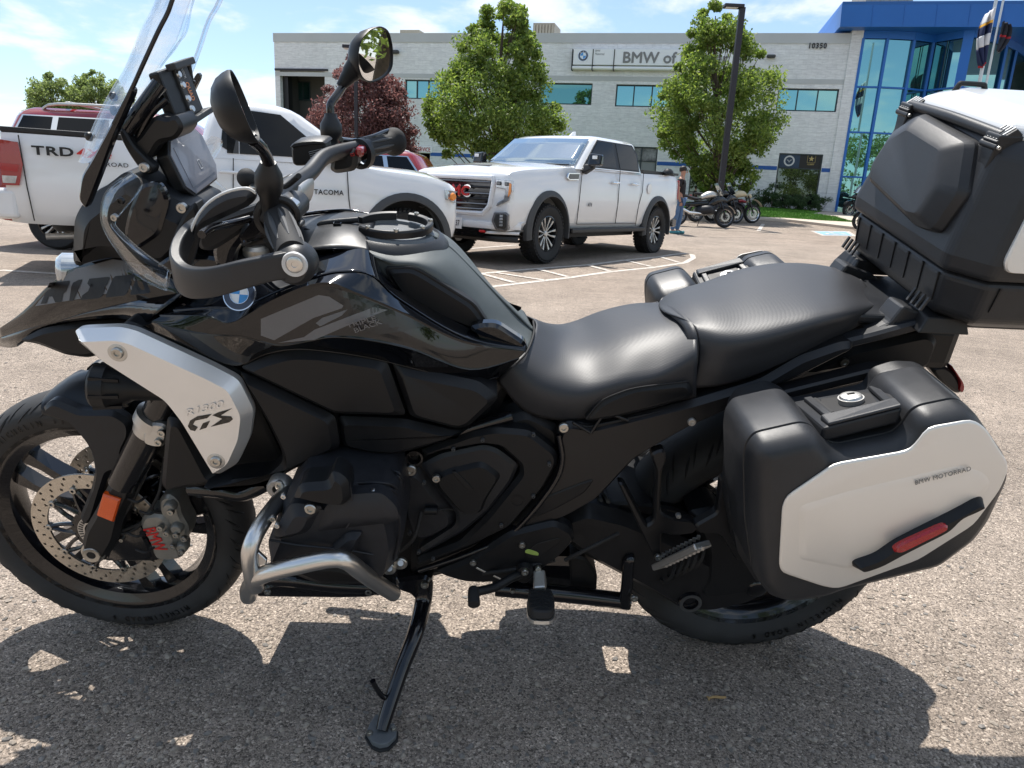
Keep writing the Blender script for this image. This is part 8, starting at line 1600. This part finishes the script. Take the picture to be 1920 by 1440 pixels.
# ================================================================== parked motorcycles by the kerb
def small_bike(P_front, P_rear, H, label, body, accent, screen=True, cases=False, group='motorcycles parked by the showroom kerb', classic=False):
    d = Vector(P_front)-Vector(P_rear); d.z = 0; wb = d.length; az = math.atan2(d.y, d.x); c = (Vector(P_front)+Vector(P_rear))/2
    r = empty('parked_motorcycle', (c.x, c.y, gz(c.y)), (R(0), 0, az), label, 'motorcycle', group); h = wb/2; r.rotation_euler = (R(-7), 0, az)
    for x, rr in ((h, .325), (-h, .315)):
        mb = MB(); mb.lathe([(rr-.085, -.05), (rr-.03, -.065), (rr-.008, -.035), (rr, 0), (rr-.008, .035), (rr-.03, .065), (rr-.085, .05)], (x, 0, rr), (0, 1, 0), 36); w = mb.build('wheel', 'rubber', r, smooth=50)
        mb = MB(); mb.lathe([(rr-.10, -.04), (rr-.085, -.05), (rr-.085, .05), (rr-.10, .04)], (x, 0, rr), (0, 1, 0), 36, closed=True); mb.build('rim', 'chrome' if classic else 'chrome_dark', w, smooth=40)
        for k in range(16 if classic else 10): a = 2*math.pi*k/(16 if classic else 10); mb = MB(); mb.bar((x, .02*(-1)**k, rr), (x+math.cos(a)*(rr-.09), 0, rr+math.sin(a)*(rr-.09)), .004 if classic else .018, .004 if classic else .02, up=(0, 1, 0)); mb.build('spoke', 'alloy' if classic else 'truck_black', w, smooth=0)
        for s in (-1, 1): mb = MB(); mb.lathe([(.09, -.002), (.14, -.002), (.14, .002), (.09, .002)], (x, s*.06, rr), (0, 1, 0), 28, closed=True); mb.build('brake_disc', 'disc_steel', w)
    for s in (-1, 1): mb = MB(); mb.tube([(h, s*.09, .33), (h-.12, s*.09, .62), (h-.24, s*.09, .93)], .026, 10); mb.build('fork_tube', 'gloss_black_rough', r)
    def lo(name, secs, m, n=12, sq=.8):
        rows = []
        for x, z, hw, hh_ in secs:
            rows.append([Vector((x, (abs(math.cos(a))**sq)*(1 if math.cos(a) > 0 else -1)*hw, z+(abs(math.sin(a))**sq)*(1 if math.sin(a) > 0 else -1)*hh_)) for a in (2*math.pi*k/n for k in range(n))])
        rows = cr_surf(rows, 3, 1); mb = MB(); n_ = n; mb.grid(rows, close=True); mb.f += [tuple(range(n_)), tuple(range((len(rows)-1)*n_, len(rows)*n_))]; return mb.build(name, m, r, smooth=50)
    lo('tank', [(h-.28, .95, .06, .05), (h-.42, .98, .16, .10), (h-.62, .96, .19, .12), (h-.82, .88, .11, .08)], body)
    lo('engine', [(h-.36, .52, .12, .12), (h-.55, .52, .34, .16), (h-.75, .50, .30, .16), (h-.95, .46, .12, .14)], 'engine_black')
    lo('frame', [(h-.45, .72, .10, .10), (h-.75, .70, .10, .10), (-h+.25, .66, .08, .06), (-h-.05, .70, .06, .05)], 'gloss_black_rough')
    lo('seat', [(h-.80, .86, .09, .03), (h-1.0, .84, .15, .045), (h-1.2, .88, .15, .05), (-h+.18, .92, .13, .05), (-h-.08, .95, .07, .03)], 'seat_leather')
    if not classic: lo('front_fairing', [(h+.05, .82, .03, .03), (h-.12, .86, .10, .09), (h-.28, .84, .17, .15), (h-.48, .74, .20, .14), (h-.60, .66, .14, .08)], 'gloss_black')
    else:
        lo('side_panel', [(h-.34, .72, .14, .05), (h-.5, .74, .17, .06), (h-.62, .72, .14, .05)], 'suv_red'); mb = MB(); mb.lathe([(0, .04), (.06, .03), (.085, 0), (.075, -.05), (.04, -.10), (0, -.11)], (h-.12, 0, .92), (1, 0, 0), 20); mb.build('headlight', 'cream', r)
    rows = []
    for k in range(9): a = R(20+k*15); rows.append([Vector((h+.36*math.cos(a)*1.0, y, .33+.36*math.sin(a)+(.12 if classic else 0))) for y in (-.07, -.04, .04, .07)])
    mb = MB(); mb.grid(rows); mb.build('mudguard', accent, r, smooth=60, solid=.006)
    if screen: 
        rows = [[Vector((h-.10-.22*t_-.04*abs(y)/.15, y*(1-.25*t_), .98+.36*t_*H)) for y in (-.17, -.1, 0, .1, .17)] for t_ in (0, .33, .66, 1)]; mb = MB(); mb.grid(rows); mb.build('windscreen', 'screen_glass', r, smooth=60, solid=.004)
    mb = MB(); mb.tube([(h-.42, -.42, 1.06), (h-.32, -.30, 1.08), (h-.27, 0, 1.04), (h-.32, .30, 1.08), (h-.42, .42, 1.06)], .016, 8, smooth=4); mb.build('handlebar', 'truck_black', r)
    for s in (-1, 1):
        mb = MB(); mb.tube([(h-.33, s*.30, 1.08), (h-.30, s*.33, 1.22), (h-.34, s*.36, 1.27)], .007, 6); st = mb.build('mirror', 'truck_black', r); mb = MB(); mb.lathe([(0, -.03), (.04, -.025), (.06, 0), (.055, .006), (0, .006)], (h-.36, s*.37, 1.30), (-1, 0, 0), 16); mb.build('mirror_head', 'truck_black', st)
        mb = MB(); mb.bar((-h+.35, s*.1, .62), (-h, s*.10, .32), .03, .05); mb.build('swing_arm', 'gloss_black_rough', r, smooth=0, bevel=.008)
        if cases: mb = MB(); mb.box((-h-.02, s*.31, .66), (.46, .2, .36)); mb.build('side_case', 'plastic_grey', r, smooth=0, bevel=.05, seg=3)
    if cases: mb = MB(); mb.box((-h-.15, 0, 1.10), (.40, .42, .28)); mb.build('top_case', 'badge_navy', r, smooth=0, bevel=.06, seg=3)
    mb = MB(); mb.tube([(h-.62, -.14, .38), (-h+.3, -.20, .40), (-h+.05, -.22, .50), (-h-.25, -.23, .56)], [.03, .05, .055, .045], 14); mb.build('silencer', 'chrome', r)
    mb = MB(); mb.tube([(.02, .12, .32), (.0, .30, .0)], .012, 6); mb.build('side_stand', 'truck_black', r)
    mb = MB(); mb.box((-h-.22, 0, .86), (.04, .12, .06)); mb.build('tail_light', 'red_lens', r, smooth=0, bevel=.01)
    return r
def two(a, L_, az): p = G(*a); return p, p-Vector((math.cos(az), math.sin(az), 0))*L_
a, b = two((1357, 427), 1.52, R(6)); small_bike(a, b, 1.0, 'silver and black touring motorcycle with tall windscreen parked beside the standing man', 'alloy', 'gloss_black', True)
a, b = two((1378, 419), 1.52, R(16)); small_bike(a, b, 1.0, 'black motorcycle mostly hidden behind the silver touring motorcycle', 'gloss_black', 'gloss_black_rough', True)
a, b = two((1409, 418.5), 1.55, R(14)); small_bike(a, b, .3, 'cream and red classic motorcycle with cream front mudguard by the kerb', 'cream', 'cream', False, classic=True)
a, b = two((1612, 432), 1.5, R(178)); small_bike(a, b, .6, 'dark motorcycle by the kerb whose wheel peeps out left of the top case', 'gloss_black', 'gloss_black', False)
a, b = two((1588, 407), -1.5, R(20)); small_bike(a, b, 1.0, 'black touring motorcycle with cases standing in for a reflection and a bike behind at the glass entrance', 'badge_navy', 'gloss_black', True, True)  # solid bike standing in for a reflection in the glass and a bike behind
# ================================================================== the man standing behind the pickup
pm = G(1267, 438); MAN = empty('person', tuple(pm), (0, 0, R(-20)), 'man in black t-shirt, blue jeans and teal shoes walking behind the pickup', 'person')
def skin_fig(name, pts, edges, rad, m, parent, sub=2, root=0):
    me = bpy.data.meshes.new(name); me.from_pydata(pts, edges, []); o = bpy.data.objects.new(name, me); SC.collection.objects.link(o); o.parent = parent
    md = o.modifiers.new('k', 'SKIN'); md.use_smooth_shade = True
    for v, r_ in zip(me.skin_vertices[0].data, rad): v.radius = (r_, r_) if not isinstance(r_, tuple) else r_
    me.skin_vertices[0].data[root].use_root = True; s = o.modifiers.new('u', 'SUBSURF'); s.levels = sub; s.render_levels = sub; me.materials.append(MATS[m]); return o
# faces +X; left = +Y
J = [(0, 0, .93), (.0, 0, 1.10), (.01, 0, 1.28), (0, 0, 1.42), (.02, 0, 1.50), (.035, 0, 1.58), (.03, 0, 1.68),
     (0, .17, 1.40), (-.03, .215, 1.14), (.06, .21, .90), (.08, .20, .83), (0, -.17, 1.40), (-.03, -.215, 1.14), (.04, -.21, .90), (.06, -.20, .83),
     (.02, .095, .88), (.05, .10, .48), (.0, .10, .09), (.12, .11, .05), (-.02, -.095, .88), (-.03, -.10, .48), (-.10, -.10, .09), (.02, -.11, .05)]
E_s = [(0, 1), (1, 2), (2, 3), (3, 4), (4, 5), (5, 6), (3, 7), (7, 8), (8, 9), (9, 10), (3, 11), (11, 12), (12, 13), (13, 14), (0, 15), (15, 16), (16, 17), (17, 18), (0, 19), (19, 20), (20, 21), (21, 22)]
rad = [(.14, .12), (.125, .15), (.12, .17), (.10, .15), .052, (.085, .075), (.095, .075), .06, .045, .032, .034, .06, .045, .032, .034, .085, .055, .038, .035, .085, .055, .038, .035]
skin_fig('body', J, E_s, rad, 'skin', MAN)
skin_fig('t_shirt', [J[0][:2]+(.90,), J[1], J[2], J[3], (0, .18, 1.40), (-.025, .21, 1.20), (0, -.18, 1.40), (-.025, -.21, 1.20)], [(0, 1), (1, 2), (2, 3), (3, 4), (4, 5), (3, 6), (6, 7)], [(.16, .15), (.155, .165), (.145, .19), (.11, .16), .080, .068, .080, .068], 'cloth_black', MAN)
skin_fig('jeans', [(0, 0, .93), (.02, .095, .86), (.05, .10, .48), (.0, .10, .08), (-.02, -.095, .86), (-.03, -.10, .48), (-.10, -.10, .08)], [(0, 1), (1, 2), (2, 3), (0, 4), (4, 5), (5, 6)], [(.15, .14), .105, .078, .068, .105, .078, .068], 'denim', MAN)
for y, x in ((.105, .05), (-.105, -.05)): mb = MB(); mb.box((x+.03, y, .04), (.27, .10, .08)); mb.build('shoe', 'shoe_teal', MAN, smooth=0, bevel=.03, seg=3)
mb = MB(); mb.lathe([(0, .10), (.05, .092), (.085, .06), (.10, .01), (.098, -.03), (.07, -.045)], (.018, 0, 1.665), (-.25, 0, 1), 20); mb.build('hair', 'hair', MAN)
mb = MB(); mb.box((.125, 0, 1.645), (.015, .14, .03)); mb.build('sunglasses', 'dark_glass', MAN, smooth=0, bevel=.006)
mb = MB(); mb.box((.132, 0, 1.605), (.035, .03, .04)); mb.build('nose', 'skin', MAN, smooth=0, bevel=.01)
for s in (-1, 1):
    for k in range(4): mb = MB(); mb.tube([(.055+k*.018, s*.20, .81), (.06+k*.018, s*.198, .765-(.008 if k in (0, 3) else 0)), (.052+k*.018, s*.19, .735)], .009, 6); mb.build('finger', 'skin', MAN)
    mb = MB(); mb.tube([(.075, s*.175, .83), (.105, s*.165, .79), (.11, s*.165, .765)], .011, 6); mb.build('thumb', 'skin', MAN)
mb = MB()
for k, (z, w_) in enumerate(((1.38, .17), (1.32, .20), (1.25, .16), (1.18, .19), (1.11, .12))): mb.box((-.166+abs(k-2)*.004, .01*(-1)**k, z), (.012, w_, .035))
mb.build('shirt_print', 'suv_red', MAN, smooth=0)
# fallen catkin twig on the asphalt
tw = G(1345, 1312); o = MB().tube([(-.022, -.002, .004), (-.008, .002, .006), (.008, .001, .006), (.020, .004, .005)], [.0022, .0032, .0032, .0024], 8, smooth=3).tube([(-.022, -.009, .003), (-.021, -.002, .006), (-.024, .006, .004)], [.001, .003, .001], 6).build('twig', mat('dry_twig', (.42, .27, .12), .8, nscale=300, nvar=.3), None); o.location = tw; tag(o, 'small dry brown twig lying on the shaded asphalt below the rear wheel', 'twig')
